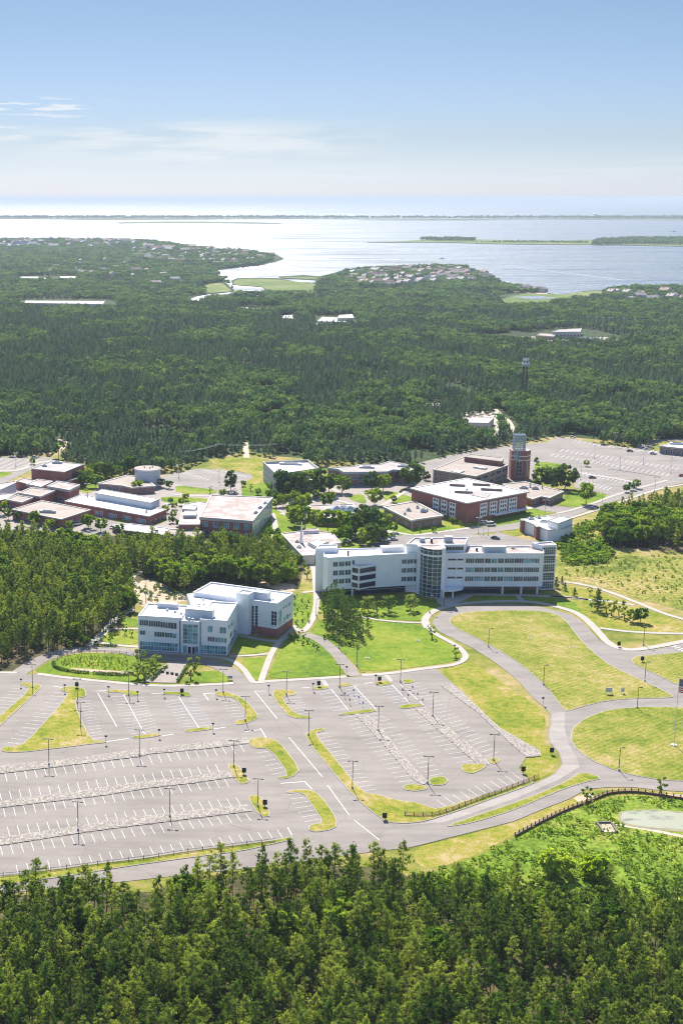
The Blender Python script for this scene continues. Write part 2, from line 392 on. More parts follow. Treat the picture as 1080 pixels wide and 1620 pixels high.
# islands far out
mb = MB()
def isle(pts, z, mat): mb.prism(chaikin([tuple(G(*p)[:2]) for p in pts], 1), -1.2, z, mat)
isle([(575, 383), (640, 382), (668, 379), (720, 378), (800, 380), (860, 381), (925, 380), (1000, 378), (1085, 378), (1500, 376), (1500, 392), (1085, 390), (1000, 388), (900, 387), (800, 386.5), (700, 383.5), (640, 383.5), (600, 383.6)], 1.0, M_marsh)
isle([(-3000, 345.2), (-600, 345.2), (0, 345.2), (90, 345.6), (200, 345.0), (420, 345.4), (600, 345.8), (700, 346), (900, 345.4), (1085, 345.6), (4000, 345), (4000, 349), (1085, 348.3), (860, 346.9), (700, 347.3), (600, 346.6), (420, 346.6), (300, 347.3), (160, 348.0), (90, 346.8), (0, 346.6), (-3000, 347)], 1.5, M_marsh)
isle([(185, 351.6), (240, 350.8), (330, 350.5), (420, 352.2), (452, 354), (400, 353.6), (320, 352.2), (220, 353.2), (186, 353.4)], 1.0, M_marsh)
isle([(560, 347.6), (640, 347.5), (780, 348), (760, 348.6), (600, 348.4)], .8, M_marsh)
struct(mb, "outer_islands")
mb = MB()
for q in ([(740, 348.2), (785, 348.0), (784, 349.2), (742, 349.0)], [(0, 385.5), (40, 386.5), (66, 386), (55, 388.5), (20, 389.5), (0, 389)], [(175, 384), (230, 383), (240, 384.5), (190, 385.6)],
          [(795, 483), (835, 484), (838, 486), (798, 486)], [(810, 470), (850, 468), (880, 472), (845, 474)], [(655, 446), (690, 439), (708, 436), (712, 438.5), (690, 443), (665, 449)], [(880, 475), (898, 473), (895, 478)]):
    sheet(mb, q, .3, M_water)
struct(mb, "inlet_water")

mb = MB()
sheet(mb, [(-700, 722), (0, 722), (85, 716), (86, 700), (104, 700), (108, 718), (200, 742), (320, 730), (380, 716), (392, 700), (402, 716), (440, 722), (640, 738), (740, 712), (880, 690), (1000, 700), (1400, 690), (2600, 1250), (2600, 3200), (-1500, 3200), (-1500, 900)], .04, M_meadow)
struct(mb, "meadow")
mb = MB()
sheet(mb, [(-700, 836), (0, 836), (130, 850), (240, 846), (330, 858), (430, 868), (480, 890), (475, 925), (430, 934), (330, 925), (290, 942), (236, 930), (214, 935), (214, 968), (195, 995), (160, 1020), (120, 1030), (70, 1040), (30, 1062), (-700, 1062)], .08, M_forest)
sheet(mb, [(-700, 1440), (0, 1420), (140, 1408), (240, 1412), (300, 1390), (420, 1378), (470, 1368), (590, 1372), (640, 1385), (720, 1420), (860, 1440), (1000, 1440), (1400, 1440), (1900, 3200), (-1400, 3200)], .08, M_forest)
sheet(mb, [(950, 850), (944, 830), (985, 805), (1030, 792), (1080, 786), (1400, 770), (1500, 872), (1080, 874), (1020, 868), (970, 866)], .08, M_forest)
struct(mb, "forest_floor")
mb = MB()
sheet(mb, [(878, 870), (880, 858), (905, 835), (940, 822), (960, 808), (990, 812), (960, 850), (975, 875), (1080, 885), (1300, 890), (1300, 1000), (1080, 966), (1010, 948), (940, 925), (880, 915)], .10, M_scrub)
struct(mb, "rough_grass")
mb = MB()
sheet(mb, [(640, 1400), (700, 1378), (760, 1352), (814, 1326), (867, 1297), (935, 1271), (995, 1257), (1080, 1267), (1300, 1275), (1400, 1480), (900, 1450), (740, 1430)], .10, M_wet, 1)
struct(mb, "wet_meadow")

mb = MB()
sheet(mb, [(0, 770), (150, 772), (260, 750), (380, 762), (425, 778), (420, 800), (410, 850), (300, 862), (150, 842), (-60, 838), (-200, 800)], .12, M_plaza, 1)
sheet(mb, [(425, 790), (480, 788), (520, 770), (600, 745), (690, 765), (640, 800), (600, 800), (575, 816), (500, 822), (440, 812)], .12, M_plaza, 1)
struct(mb, "campus_paving")
mb = MB(); sheet(mb, [(420, 800), (440, 775), (520, 780), (600, 775), (690, 770), (860, 800), (868, 826), (740, 850), (600, 864), (500, 866), (440, 866), (410, 852)], .10, M_lawn); sheet(mb, [(380, 764), (425, 762), (440, 790), (420, 800), (385, 790)], .17, M_lawn, 1); sheet(mb, [(110, 762), (150, 758), (158, 770), (140, 782), (118, 775)], .17, M_lawn, 1); struct(mb, "campus_lawn")
mb = MB()
sheet(mb, [(-700, 722), (75, 723), (92, 727), (50, 744), (0, 768), (-100, 776), (-700, 780)], .14, M_asph2)
sheet(mb, [(262, 752), (313, 741), (360, 745), (410, 751), (405, 758), (377, 764), (352, 779), (277, 765), (240, 762)], .14, M_asph2)
sheet(mb, [(860, 702), (880, 692), (907, 694), (937, 701), (974, 706), (1019, 711), (1043, 715), (1080, 720), (1500, 724), (1500, 757), (1080, 757), (1020, 770), (970, 784.5), (939, 778), (909, 772), (905, 747), (897, 741), (860, 730)], .14, M_asph2)
sheet(mb, [(600, 748), (660, 733), (735, 715), (800, 706), (861, 700), (862, 736), (838, 760), (690, 772), (640, 766)], .135, M_asph2)
sheet(mb, [(560, 866), (640, 846), (780, 846), (788, 841), (812, 848), (826, 853), (870, 858), (840, 866), (700, 868)], .135, M_asph2)
sheet(mb, [(140, 826), (152, 818), (196, 826), (206, 835), (150, 852), (128, 842)], .15, M_asph2)
sheet(mb, [(838, 803), (850, 797), (905, 803), (882, 812), (858, 808)], .15, M_asph2)
struct(mb, "back_parking_lot")
mb = MB()
strip(mb, [(1500, 735), (1200, 745), (1085, 760), (1045, 767), (1003, 779), (960, 791), (920, 804), (880, 818), (823, 831), (780, 837.5), (740, 842), (690, 849), (640, 853), (590, 850), (540, 842)], 11, .15, .16, M_asph2, M_asph2)
strip(mb, [(1400, 694), (1080, 696), (1030, 700), (1010, 712)], 8, .15, .17, M_asph2, M_asph2)
struct(mb, "campus_road")
mb = MB()
strip(mb, [(1200, 751), (1085, 766.5), (1045, 773.5), (1003, 786.5), (974, 797.5), (931, 811), (905, 819), (880, 826)], 2.4, 0, .28, M_walk, M_walk)
strip(mb, [(1055, 760), (1021, 769.5), (972, 784), (938, 796.5), (905, 807), (880, 813)], 2.4, 0, .28, M_walk, M_walk)
strip(mb, [(770, 832), (740, 836), (690, 843), (655, 847), (632, 844), (600, 838)], 3, 0, .28, M_walk, M_walk)
strip(mb, [(905, 746), (935, 752), (970, 757), (1010, 765)], 3.5, 0, .28, M_walk, M_walk)
strip(mb, [(0, 746), (30, 744), (60, 733), (90, 729)], 4, 0, .28, M_walk, M_walk)
for q in ([(880, 921), (905, 922.5), (941, 930), (974, 941), (1010, 955), (1047, 970), (1080, 980), (1160, 1000)], [(870, 943), (891, 945.5), (930, 949), (969, 952.5), (1002, 958)],
          [(948, 994), (988, 999), (1030, 1001.7), (1080, 1003), (1160, 1003)]):
    strip(mb, q, 2.4, 0, .2, M_walk, M_walk)
strip(mb, [(676, 994), (672, 985), (674, 977), (684, 968), (700, 962), (721, 957.5), (760, 953), (811, 951.5), (853, 954.5), (890, 963), (912, 971), (930, 984), (948, 1003), (960, 1016), (978, 1025.5), (1005, 1028), (1045, 1022), (1085, 1014), (1150, 1000)], 3.2, 0, .22, M_walk, M_walk)
strip(mb, [(674, 984), (680, 996), (693, 1006), (717, 1019), (732, 1031), (735, 1042), (717, 1052), (670, 1058.5), (613, 1066), (572, 1069)], 2.4, 0, .23, M_walk, M_walk)
strip(mb, [(548, 1071), (500, 1074), (430, 1078), (403, 1080), (396, 1074), (382, 1056), (360, 1043.5), (330, 1039), (290, 1035), (222, 1032)], 2.4, 0, .22, M_walk, M_walk)
strip(mb, [(370, 1081.5), (300, 1085), (240, 1085), (180, 1080), (110, 1073), (60, 1066.5)], 2.2, 0, .22, M_walk, M_walk)
strip(mb, [(28, 1065.5), (0, 1064.5), (-200, 1063)], 2.2, 0, .22, M_walk, M_walk)
strip(mb, [(569, 976), (598, 981), (635, 984.5), (672, 986)], 1.8, 0, .2, M_walk, M_walk)
strip(mb, [(490, 888), (497, 905), (500, 940), (499, 964), (492, 984), (480, 999), (470, 996), (460, 994)], 2.6, 0, .2, M_walk, M_walk)
strip(mb, [(478, 938), (497, 936)], 2.0, 0, .21, M_walk, M_walk)
strip(mb, [(458, 1001), (447, 1011), (437, 1022), (428, 1037), (420, 1058), (413, 1078)], 2.4, 0, .2, M_walk, M_walk)
strip(mb, [(363, 1039), (402, 1037), (427, 1034.5)], 1.8, 0, .21, M_walk, M_walk)
strip(mb, [(372, 1004), (400, 1010), (440, 1015), (455, 1004), (466, 990)], 2.4, 0, .21, M_walk, M_walk)
strip(mb, [(690, 949), (745, 941), (790, 941.5), (830, 942), (900, 945.5), (930, 949)], 2.6, 0, .2, M_walk, M_walk)
strip(mb, [(816, 941), (828, 954)], 2.4, 0, .21, M_walk, M_walk)
strip(mb, [(142, 1023), (152, 1012), (164, 1002), (176, 988), (189, 975), (209, 964)], 3.4, 0, .2, M_walk, M_walk)
strip(mb, [(150, 1016), (185, 1021), (219, 1024)], 2.2, 0, .2, M_walk, M_walk)
strip(mb, [(175, 995), (219, 995)], 2.0, 0, .2, M_walk, M_walk)
strip(mb, [(206, 918), (220, 906), (240, 899)], 2.2, 0, .2, M_walk, M_walk)
strip(mb, [(205, 912), (211, 920), (231, 936), (245, 944)], 2.2, 0, .21, M_walk, M_walk)
for q in ([(570, 815), (600, 806), (640, 800)], [(575, 820), (600, 835), (630, 848)], [(445, 812), (480, 822), (560, 823)], [(430, 812), (436, 835), (430, 858)], [(545, 785), (530, 776), (522, 770)], [(490, 795), (520, 790), (560, 799)], [(275, 783), (345, 786)], [(260, 797), (330, 801)], [(605, 800), (640, 778)]):
    strip(mb, q, 3, 0, .24, M_walk, M_walk)
sheet(mb, [(691, 948), (735, 940), (748, 943), (722, 956), (702, 961), (690, 953)], .215, M_walk)
sheet(mb, [(228, 1080), (268, 1047), (298, 1047.5), (279, 1081)], .2, M_plaza)
struct(mb, "sidewalk")
mb = MB()
strip(mb, [(480, 1003), (505, 1012), (528, 1030), (545, 1050), (560, 1070)], 5.2, .13, .15, M_asph, M_asph)
strip(mb, [(20, 1072), (48, 1054), (75, 1040), (105, 1031), (142, 1027), (189, 1029), (222, 1036), (260, 1040), (300, 1044), (335, 1050), (362, 1062), (388, 1083)], 6.5, .13, .15, M_asph, M_asph)
struct(mb, "driveway")
mb = MB()
strip(mb, [(390, 724), (389, 712), (388, 700)], 4, .05, .07, M_track, M_track)
strip(mb, [(94, 712), (110, 700), (60, 692), (20, 690)], 5, .05, .07, M_track, M_track)
strip(mb, [(815, 690), (805, 668), (790, 655), (780, 645)], 4, .2, .22, M_track, M_track)
sheet(mb, [(905, 540), (925, 533), (990, 535), (1005, 541), (960, 543)], .4, M_track)
sheet(mb, [(740, 533), (870, 533), (900, 540), (850, 546), (800, 540)], .4, M_track)
sheet(mb, [(730, 652), (785, 650), (790, 690), (735, 690)], .3, M_track)
sheet(mb, [(662, 639), (694, 638), (692, 645), (666, 645)], .3, M_track)
sheet(mb, [(498, 512), (560, 510), (562, 517), (500, 518)], .4, M_track)
sheet(mb, [(130, 488), (180, 484), (182, 489), (150, 492)], .4, M_track)
strip(mb, [(972, 1305), (1020, 1312), (1085, 1325), (1160, 1340)], 1.6, .10, .13, M_track, M_track)
struct(mb, "sandy_track")
M_mud = surf("pond_margin", (.24, .21, .12), .25, .5, .9)
mb = MB()
sheet(mb, [(208, 935), (228, 915), (250, 920), (300, 944), (310, 940), (312, 950), (240, 956), (222, 962)], .1, M_dirt, 1)
sheet(mb, [(400, 920), (445, 922), (470, 925), (466, 938), (430, 932)], .1, M_dirt, 1)
sheet(mb, [(905, 1262), (935, 1254), (940, 1262), (915, 1270)], .07, M_dirt, 1)
sheet(mb, [(1040, 1256), (1100, 1258), (1100, 1264), (1045, 1262)], .07, M_dirt, 1)
sheet(mb, [(978, 1284), (1005, 1282), (1040, 1281), (1180, 1294), (1180, 1326), (1080, 1317), (1035, 1314), (982, 1306), (976, 1296)], .14, M_mud, 1)
sheet(mb, [(111, 1057), (200, 1063), (208, 1067), (160, 1065), (115, 1061)], .17, M_dirt, 1)
struct(mb, "bare_soil")

mb = MB()
for q in ([(423, 1075), (431, 1052), (445, 1025), (460, 1001), (478, 1006), (500, 1014), (520, 1032), (538, 1054), (546, 1068), (500, 1071)],
          [(378, 1043), (424, 1039), (411, 1077), (405, 1077), (394, 1064)], [(284, 1081), (312, 1062), (368, 1062), (374, 1079)],
          [(374, 1006), (400, 1012), (436, 1017), (424, 1033), (362, 1037)],
          [(486, 1002), (510, 977), (570, 978), (600, 983), (668, 989), (690, 1008), (728, 1032), (728, 1041), (700, 1051), (575, 1065), (560, 1050), (540, 1030), (515, 1012)],
          [(462, 945), (478, 940), (495, 940), (493, 975), (478, 996), (462, 990)],
          [(505, 950), (660, 948), (688, 955), (696, 962), (680, 976), (665, 983), (600, 980), (570, 974), (508, 975)],
          [(744.5, 943.5), (813, 943.5), (824, 952), (760, 951.5), (735, 955)], [(820, 944), (905, 947), (925, 975), (912, 968), (890, 961), (853, 952.5), (832, 952)],
          [(155, 1016), (173, 999), (219, 998), (219, 1022)], [(190, 991), (196, 976), (219, 980), (219, 992)],
          [(52, 1064), (73, 1049), (107, 1037), (142, 1033), (189, 1035), (222, 1041), (262, 1048), (226, 1080), (180, 1077), (110, 1070)],
          [(277, 767), (346, 776), (340, 782), (279, 781)], [(255, 785), (335, 789), (328, 799), (255, 795)], [(160, 757), (174, 758), (174, 762), (159, 761)],
          [(180, 821), (194, 822), (209, 827), (180, 826)], [(235, 830), (262, 821), (264, 824), (251, 830)],
          [(432, 815), (445, 811), (457, 818), (458, 846), (440, 852), (415, 853)], [(546, 786), (575, 781), (581, 798), (562, 794)], [(536, 791), (554, 797), (540, 797)],
          [(606, 778), (626, 778), (658, 790), (628, 797), (607, 793)], [(613, 816), (634, 828), (653, 844), (741, 836), (724, 824), (697, 817), (660, 835)],
          [(880, 797), (900, 778), (913, 775), (970, 784.5), (909, 805)], [(845, 730), (897, 735), (885, 750), (845, 752)], [(455, 858), (520, 862), (600, 864), (560, 868), (470, 868)],
          [(570, 838), (600, 835), (632, 846), (600, 848)], [(-50, 747), (0, 746), (25, 748), (0, 757), (-50, 760)], [(380, 780), (415, 776), (420, 784), (385, 786)]):
    sheet(mb, q, .19 if q[0][1] < 900 else .12, M_lawn, 1)
struct(mb, "lawn")
mb = MB()
sheet(mb, [(788, 842), (823, 837), (826, 846), (812, 849)], .2, M_verge)
sheet(mb, [(329, 725), (427, 724), (416, 736), (415, 767), (380, 766), (407, 753), (360, 742), (335, 733)], .2, M_verge, 1)
sheet(mb, [(686, 1068), (700, 1059), (730, 1050), (745, 1046), (800, 1085), (840, 1110), (862, 1132), (862, 1150), (856, 1160), (862, 1180), (882, 1200), (872, 1222), (850, 1234), (838, 1236), (824, 1218), (832, 1203), (829, 1192), (800, 1166), (760, 1130), (735, 1098)], .06, M_verge, 1)
sheet(mb, [(650, 1343), (722, 1325), (812, 1302), (867, 1279), (901, 1266), (935, 1251), (1000, 1249), (1100, 1256), (1100, 1262), (995, 1254), (930, 1266), (867, 1292), (812, 1321), (760, 1350), (700, 1372), (660, 1372)], .06, M_verge, 1)
sheet(mb, [(878, 924), (940, 934), (1010, 960), (1080, 985), (1080, 1001), (1030, 1000), (948, 993), (925, 978), (905, 955)], .06, M_verge, 1)
struct(mb, "verge")

# main lots and loop roads
P1 = [(-600, 1050), (-200, 1064), (0, 1066), (30, 1067), (60, 1068), (110, 1074), (180, 1081), (240, 1086), (300, 1086), (372, 1082), (430, 1079), (500, 1075), (550, 1072), (613, 1067), (660, 1060), (690, 1056), (696, 1064), (735, 1098), (760, 1130), (800, 1166), (827, 1189), (831, 1200), (820, 1216), (838, 1238),
      (700, 1290), (722, 1323), (650, 1341), (560, 1352), (430, 1370), (300, 1384), (180, 1397), (0, 1414), (-150, 1430), (-600, 1470)]
P2 = [(686, 979), (698, 968), (721, 961), (760, 957), (811, 956), (853, 960), (884, 968), (902, 973), (919, 983), (936, 1001), (949, 1015), (969, 1024.5), (980, 1029), (1008, 1031), (1047, 1026), (1080, 1018), (1150, 1004), (1400, 1000), (1500, 1200), (1300, 1290), (1150, 1262), (1080, 1253), (1033, 1250), (1003, 1246), (961, 1246), (927, 1249), (901, 1264), (867, 1277), (812, 1300), (722, 1323), (650, 1341),
      (600, 1332), (620, 1302), (671, 1301), (727, 1283), (790, 1260), (850, 1238), (877, 1224), (888, 1209), (883, 1192), (869, 1176), (865, 1159), (870, 1145), (870, 1131), (861, 1120), (841, 1103), (822, 1081), (802, 1063), (776, 1044), (747, 1026), (717, 1011), (693, 999), (684, 987)]
mb = MB(); sheet(mb, P1, .14, M_asph); struct(mb, "parking_lot")
mb = MB(); g = [tuple(G(*p)[:2]) for p in P2]; g = g[::-1] if area(g) < 0 else g
mb.face([(x, y, .16) for x, y in g], M_asph2)
sheet(mb, [(878, 1128), (893, 1128), (892, 1150), (897, 1175), (912, 1200), (916, 1214), (880, 1236), (820, 1262), (730, 1293), (700, 1302), (650, 1306), (622, 1306), (671, 1302.5), (727, 1284.5), (790, 1261.5), (850, 1239.5), (878, 1225), (890, 1209), (885, 1192), (871, 1176), (867, 1159), (872, 1145), (872, 1132)], .175, M_conc_road)
struct(mb, "road")

kerb = MB(); isg = MB()
def island(pts, mat=M_verge, it=1, w=.3, h=.15):
    g = [tuple(G(*p)[:2]) for p in pts]
    if it: g = chaikin(g, it)
    if area(g) < 0: g = g[::-1]
    kerb.prism(g, .0, .14 + h, M_kerb, bottom=False)
    q = inset(g, w)
    isg.face([(p.x, p.y, .14 + h + .012) for p in q], mat)
ISL = [
 [(34, 1080), (65, 1083), (66, 1089), (47, 1107), (0, 1150), (-30, 1176), (-30, 1157), (0, 1133), (49, 1091), (34, 1084)],
 [(96, 1089), (114, 1086), (133, 1089), (137, 1096), (137, 1103), (119, 1106), (124, 1128), (145, 1173), (166, 1172), (168, 1176), (145, 1178), (91, 1185), (26, 1192), (3, 1190), (2, 1183), (32, 1181), (52, 1164), (111, 1098), (96, 1093)],
 [(169, 1092), (197, 1092), (220, 1094), (222, 1101), (200, 1102), (196, 1097), (170, 1096)],
 [(257, 1095), (296, 1095), (304, 1099), (300, 1103), (286, 1103), (282, 1100), (258, 1100)],
 [(340, 1095), (365, 1096), (390, 1109), (409, 1132), (407, 1138), (390, 1146), (373, 1148), (371, 1141), (390, 1138), (384, 1121), (371, 1104), (343, 1103)],
 [(425, 1093), (462, 1091), (471, 1100), (446, 1103), (454, 1116), (471, 1132), (494, 1134), (491, 1138), (468, 1138), (451, 1131)],
 [(393, 1171), (407, 1166), (440, 1171), (476, 1218), (462, 1231), (443, 1234), (437, 1231), (457, 1227), (426, 1185), (404, 1185), (394, 1179)],
 [(358, 1210), (373, 1207), (396, 1235), (390, 1241), (376, 1241)],
 [(390, 1261), (405, 1258), (413, 1262), (431, 1292), (411, 1294)],
 [(452, 1253), (474, 1249), (499, 1252), (519, 1274), (534, 1299), (531, 1312), (500, 1318), (486, 1314), (490, 1306), (511, 1302), (494, 1277), (480, 1255), (454, 1256)],
 [(290, 1155), (336, 1150), (337, 1155), (293, 1160)], [(206, 1166), (254, 1160), (255, 1165), (212, 1171)],
 [(492, 1088), (518, 1085), (521, 1090), (498, 1093)], [(532, 1084), (551, 1081), (559, 1085), (539, 1088)], [(590, 1079), (616, 1077), (621, 1083), (598, 1087)], [(634, 1076), (652, 1075), (657, 1080), (640, 1083)],
 [(533, 1131), (561, 1125), (594, 1122), (595, 1127), (539, 1133)], [(629, 1118), (640, 1115), (668, 1114), (668, 1118), (635, 1123)],
 [(635, 1246), (646, 1241), (671, 1243), (677, 1249), (659, 1253), (640, 1251)], [(676, 1232), (699, 1228), (710, 1235), (703, 1243), (681, 1244)],
 [(728, 1211), (740, 1209), (772, 1210), (762, 1219), (744, 1226), (731, 1221)], [(769, 1200), (788, 1200), (791, 1206), (778, 1211)],
 [(480, 1166), (490, 1156), (511, 1152), (514, 1157), (498, 1161), (520, 1188), (574, 1255), (596, 1257), (624, 1266), (662, 1271), (677, 1277), (692, 1281), (760, 1260), (838, 1236), (846, 1240), (790, 1260), (727, 1283), (671, 1301), (640, 1304), (612, 1302), (590, 1287), (560, 1262), (520, 1215)],
 [(720, 1302), (833, 1264), (893, 1238), (918, 1221), (956, 1232), (918, 1240), (876, 1255), (812, 1283), (748, 1303), (703, 1310)],
 [(-100, 1402), (0, 1388), (47, 1382), (155, 1367), (228, 1358), (300, 1347), (363, 1340), (435, 1330), (462, 1324), (464, 1329), (424, 1338), (385, 1347), (300, 1358), (200, 1372), (100, 1388), (0, 1402), (-100, 1416)],
]
for i, q in enumerate(ISL): island(q, it=1 if len(q) < 30 else 0)
OVAL = [(780, 967), (822, 966), (863, 968), (886, 975), (899, 987), (913, 1007), (936, 1031), (961, 1051), (980, 1061), (1002, 1071), (1036, 1087), (1064, 1101), (1062, 1105), (1008, 1106), (961, 1109), (919, 1119), (897, 1127), (889, 1122), (872, 1098), (847, 1072), (819, 1049), (791, 1031), (747, 1007), (723, 996), (710, 986), (711, 978), (726, 971), (750, 968)]
CIRC = [(1080, 1120), (1040, 1119), (1008, 1119), (958, 1124), (924, 1137), (904, 1153), (901, 1170), (911, 1187), (933, 1203), (969, 1219), (1002, 1228), (1044, 1235), (1080, 1237), (1150, 1240), (1230, 1230), (1290, 1190), (1270, 1150), (1200, 1128), (1140, 1121)]
RTRI = [(1150, 1022), (1080, 1032), (1030, 1037), (1003, 1039), (997, 1044), (1003, 1053), (1024, 1062), (1047, 1073), (1072, 1085), (1100, 1096), (1200, 1098), (1300, 1060)]
island(OVAL, M_oval, 1); island(CIRC, M_oval, 1); island(RTRI, M_oval, 1)
struct(kerb, "kerb"); struct(isg, "grass_island")

mb = MB()
for q in ([(-60, 1222), (0, 1212), (78, 1205.5), (220, 1186.5), (280, 1180.5), (390, 1167.5), (394, 1177), (323, 1186), (240, 1193.5), (220, 1198), (117, 1211), (0, 1225), (-60, 1234)],
          [(-60, 1278), (0, 1269), (111, 1254), (208, 1240), (300, 1230), (359, 1221), (368, 1227), (367, 1231), (296, 1241), (240, 1247), (167, 1259), (0, 1279), (-60, 1288)],
          [(-60, 1336), (0, 1326), (125, 1308), (208, 1294), (300, 1284), (391, 1274), (399, 1284), (336, 1292), (280, 1299), (139, 1317), (0, 1339), (-60, 1349)],
          [(561, 1131), (580, 1131), (596, 1143), (636, 1195), (677, 1239), (668, 1243), (652, 1233), (608, 1180), (577, 1147)],
          [(655, 1121), (671, 1118), (709, 1151), (769, 1202), (774, 1211), (756, 1211), (709, 1170), (671, 1136)],
          [(696, 1085), (715, 1084), (753, 1117), (788, 1151), (854, 1189), (855, 1197), (832, 1199), (803, 1173), (756, 1129)]):
    g = [tuple(G(*p)[:2]) for p in q]
    mb.prism(g, 0, .30, M_kerb, M_kerb, bottom=False)
    # lumpy stone fill standing above the kerb
    qq = inset(g, .25); xs = [p.x for p in qq]; ys = [p.y for p in qq]; st = 1.0
    nx = int((max(xs) - min(xs)) / st) + 2; ny = int((max(ys) - min(ys)) / st) + 2; hh = {}
    poly = [(p.x, p.y) for p in qq]
    for i in range(nx):
        for j in range(ny): hh[i, j] = .33 + random.random() * .035
    for i in range(nx - 1):
        for j in range(ny - 1):
            x, y = min(xs) + i * st, min(ys) + j * st
            if inside(x + .5 * st, y + .5 * st, poly):
                mb.face([(x, y, hh[i, j]), (x + st, y, hh[i+1, j]), (x + st, y + st, hh[i+1, j+1]), (x, y + st, hh[i, j+1])], M_stone)
tag(mb.obj("gravel_strip"), "pale broken stone filling the long kerbed strips between parking rows", "gravel", kind='stuff')

# painted markings
mk = MB(); ZP = .155
def line(a, b, w=.18, mat=M_paint, z=ZP):
    p, q = G(*a), G(*b); d = (q - p).normalized(); n = Vector((-d.y, d.x, 0)) * w / 2
    mk.face([(p.x + n.x, p.y + n.y, z), (p.x - n.x, p.y - n.y, z), (q.x - n.x, q.y - n.y, z), (q.x + n.x, q.y + n.y, z)], mat)
def stalls(p0, q0, p1, q1, n, mat=M_paint, w=.125, edge=False):
    A, B, C, D = G(*p0), G(*q0), G(*p1), G(*q1)
    for i in range(n + 1):
        t = i / n; a = A.lerp(C, t); b = B.lerp(D, t); d = (b - a).normalized(); nn = Vector((-d.y, d.x, 0)) * w / 2
        mk.face([(a.x + nn.x, a.y + nn.y, ZP), (a.x - nn.x, a.y - nn.y, ZP), (b.x - nn.x, b.y - nn.y, ZP), (b.x + nn.x, b.y + nn.y, ZP)], mat)
stalls((8, 1223), (12, 1237), (380, 1179), (387, 1191), 25)
stalls((3, 1267), (0, 1254), (347, 1222), (341, 1210), 23)
stalls((6, 1280), (9, 1293), (355, 1233), (362, 1245), 23)
stalls((16, 1323), (12, 1309), (381, 1275), (373, 1262), 24)
stalls((1, 1340), (5, 1354), (388, 1287), (397, 1299), 25)
stalls((29, 1382), (26, 1369), (447, 1326), (438, 1313), 26)
stalls((405, 1192), (427, 1189), (430, 1226), (453, 1221), 5)
stalls((454, 1258), (480, 1255), (481, 1301), (507, 1296), 6)
stalls((19, 1089), (46, 1091), (-24, 1130), (3, 1131), 8)
stalls((85, 1096), (110, 1098), (13, 1175), (35, 1178), 14)
stalls((127, 1110), (143, 1109), (145, 1170), (166, 1167), 13)
stalls((176, 1103), (197, 1102), (205, 1162), (228, 1159), 13)
stalls((204, 1106), (228, 1104), (227, 1160), (250, 1154), 12)
stalls((262, 1111), (286, 1107), (287, 1151), (312, 1149), 9, M_paint_b)
stalls((286, 1107), (311, 1106), (314, 1150), (336, 1147), 9, M_paint_b)
stalls((350, 1113), (373, 1110), (365, 1135), (391, 1133), 5)
stalls((452, 1106), (476, 1104), (470, 1130), (492, 1127), 6)
stalls((500, 1163), (521, 1160), (572, 1252), (596, 1249), 15)
stalls((502, 1095), (524, 1091), (527, 1125), (551, 1122), 6, M_paint_b)
stalls((544, 1088), (566, 1085), (566, 1118), (591, 1115), 7, M_paint_b)
stalls((598, 1088), (622, 1085), (621, 1113), (646, 1109), 6, M_paint_b)
stalls((640, 1084), (664, 1081), (767, 1197), (788, 1190), 21)
stalls((542, 1136), (567, 1132), (630, 1238), (657, 1234), 16)
stalls((584, 1131), (605, 1128), (677, 1229), (700, 1224), 16)
stalls((638, 1126), (663, 1122), (722, 1207), (750, 1203), 13)
stalls((690, 1266), (706, 1277), (810, 1224), (826, 1235), 10)
for a, b in (((193, 1094), (229, 1162)), ((283, 1103), (315, 1152)), ((524, 1091), (551, 1124)), ((560, 1086), (594, 1122)), ((620, 1084), (648, 1113)), ((633, 1083), (670, 1116))): line(a, b, .22)
for a, b in (((403, 1094), (438, 1137)), ((457, 1167), (510, 1230)), ((518, 1243), (552, 1290)), ((560, 1298), (600, 1330)), ((155, 1097), (185, 1150))): line(a, b, .25, M_paint)
for a, b in (((403, 1094), (420, 1094)), ((322, 1098), (342, 1097)), ((240, 1098), (257, 1097)), ((152, 1094), (168, 1093)), ((85, 1086), (98, 1088)), ((322, 1098), (330, 1108)), ((168, 1174), (204, 1169)), ((256, 1165), (275, 1162)), ((338, 1154), (357, 1151)), ((478, 1089), (490, 1088)), ((576, 1082), (589, 1080)),
             ((412, 1153), (421, 1168)), ((388, 1158), (412, 1155)), ((444, 1240), (482, 1237)), ((482, 1237), (493, 1249)), ((685, 1296), (702, 1307)), ((980, 1032), (986, 1038)), ((985, 1037), (1005, 1036)), ((455, 1310), (462, 1322))): line(a, b, .3)
for k in range(7): line((1062 + k * 5, 1024 + k * 2.2), (1070 + k * 5, 1022 + k * 2.2), .5, z=.182)
for k in range(9): line((505 + k, 1074 + k * 1.4), (512 + k, 1073.5 + k * 1.4), .3); line((606 + k, 1066.5 + k * 1.4), (613 + k, 1066 + k * 1.4), .3)
# far lots
for (x0, y0, x1, y1, n, dx, dy) in ((885, 715, 1075, 745, 24, 6, -4), (905, 700, 1080, 724, 22, 6, -3), (920, 752, 1010, 770, 14, 8, -5), (915, 765, 965, 778, 8, 8, -5), (870, 722, 1060, 755, 24, 6, -4), (1000, 712, 1085, 722, 12, 6, -3)):
    for k in range(n):
        a = (x0 + (x1 - x0) * k / n, y0 + (y1 - y0) * k / n); line(a, (a[0] + dx, a[1] + dy), .3, z=.165)
for (x0, y0, x1, y1, n) in ((285, 748, 330, 762, 9), (320, 745, 365, 757, 9), (350, 746, 390, 757, 8)):
    for k in range(n):
        a = (x0 + (x1 - x0) * k / n, y0 + (y1 - y0) * k / n); line(a, (a[0] + 6, a[1] - 2.5), .3, z=.165)
for q in range(5): line((5 + q * 14, 726 + q * .6), (-30 + q * 14, 742), .3, z=.165)
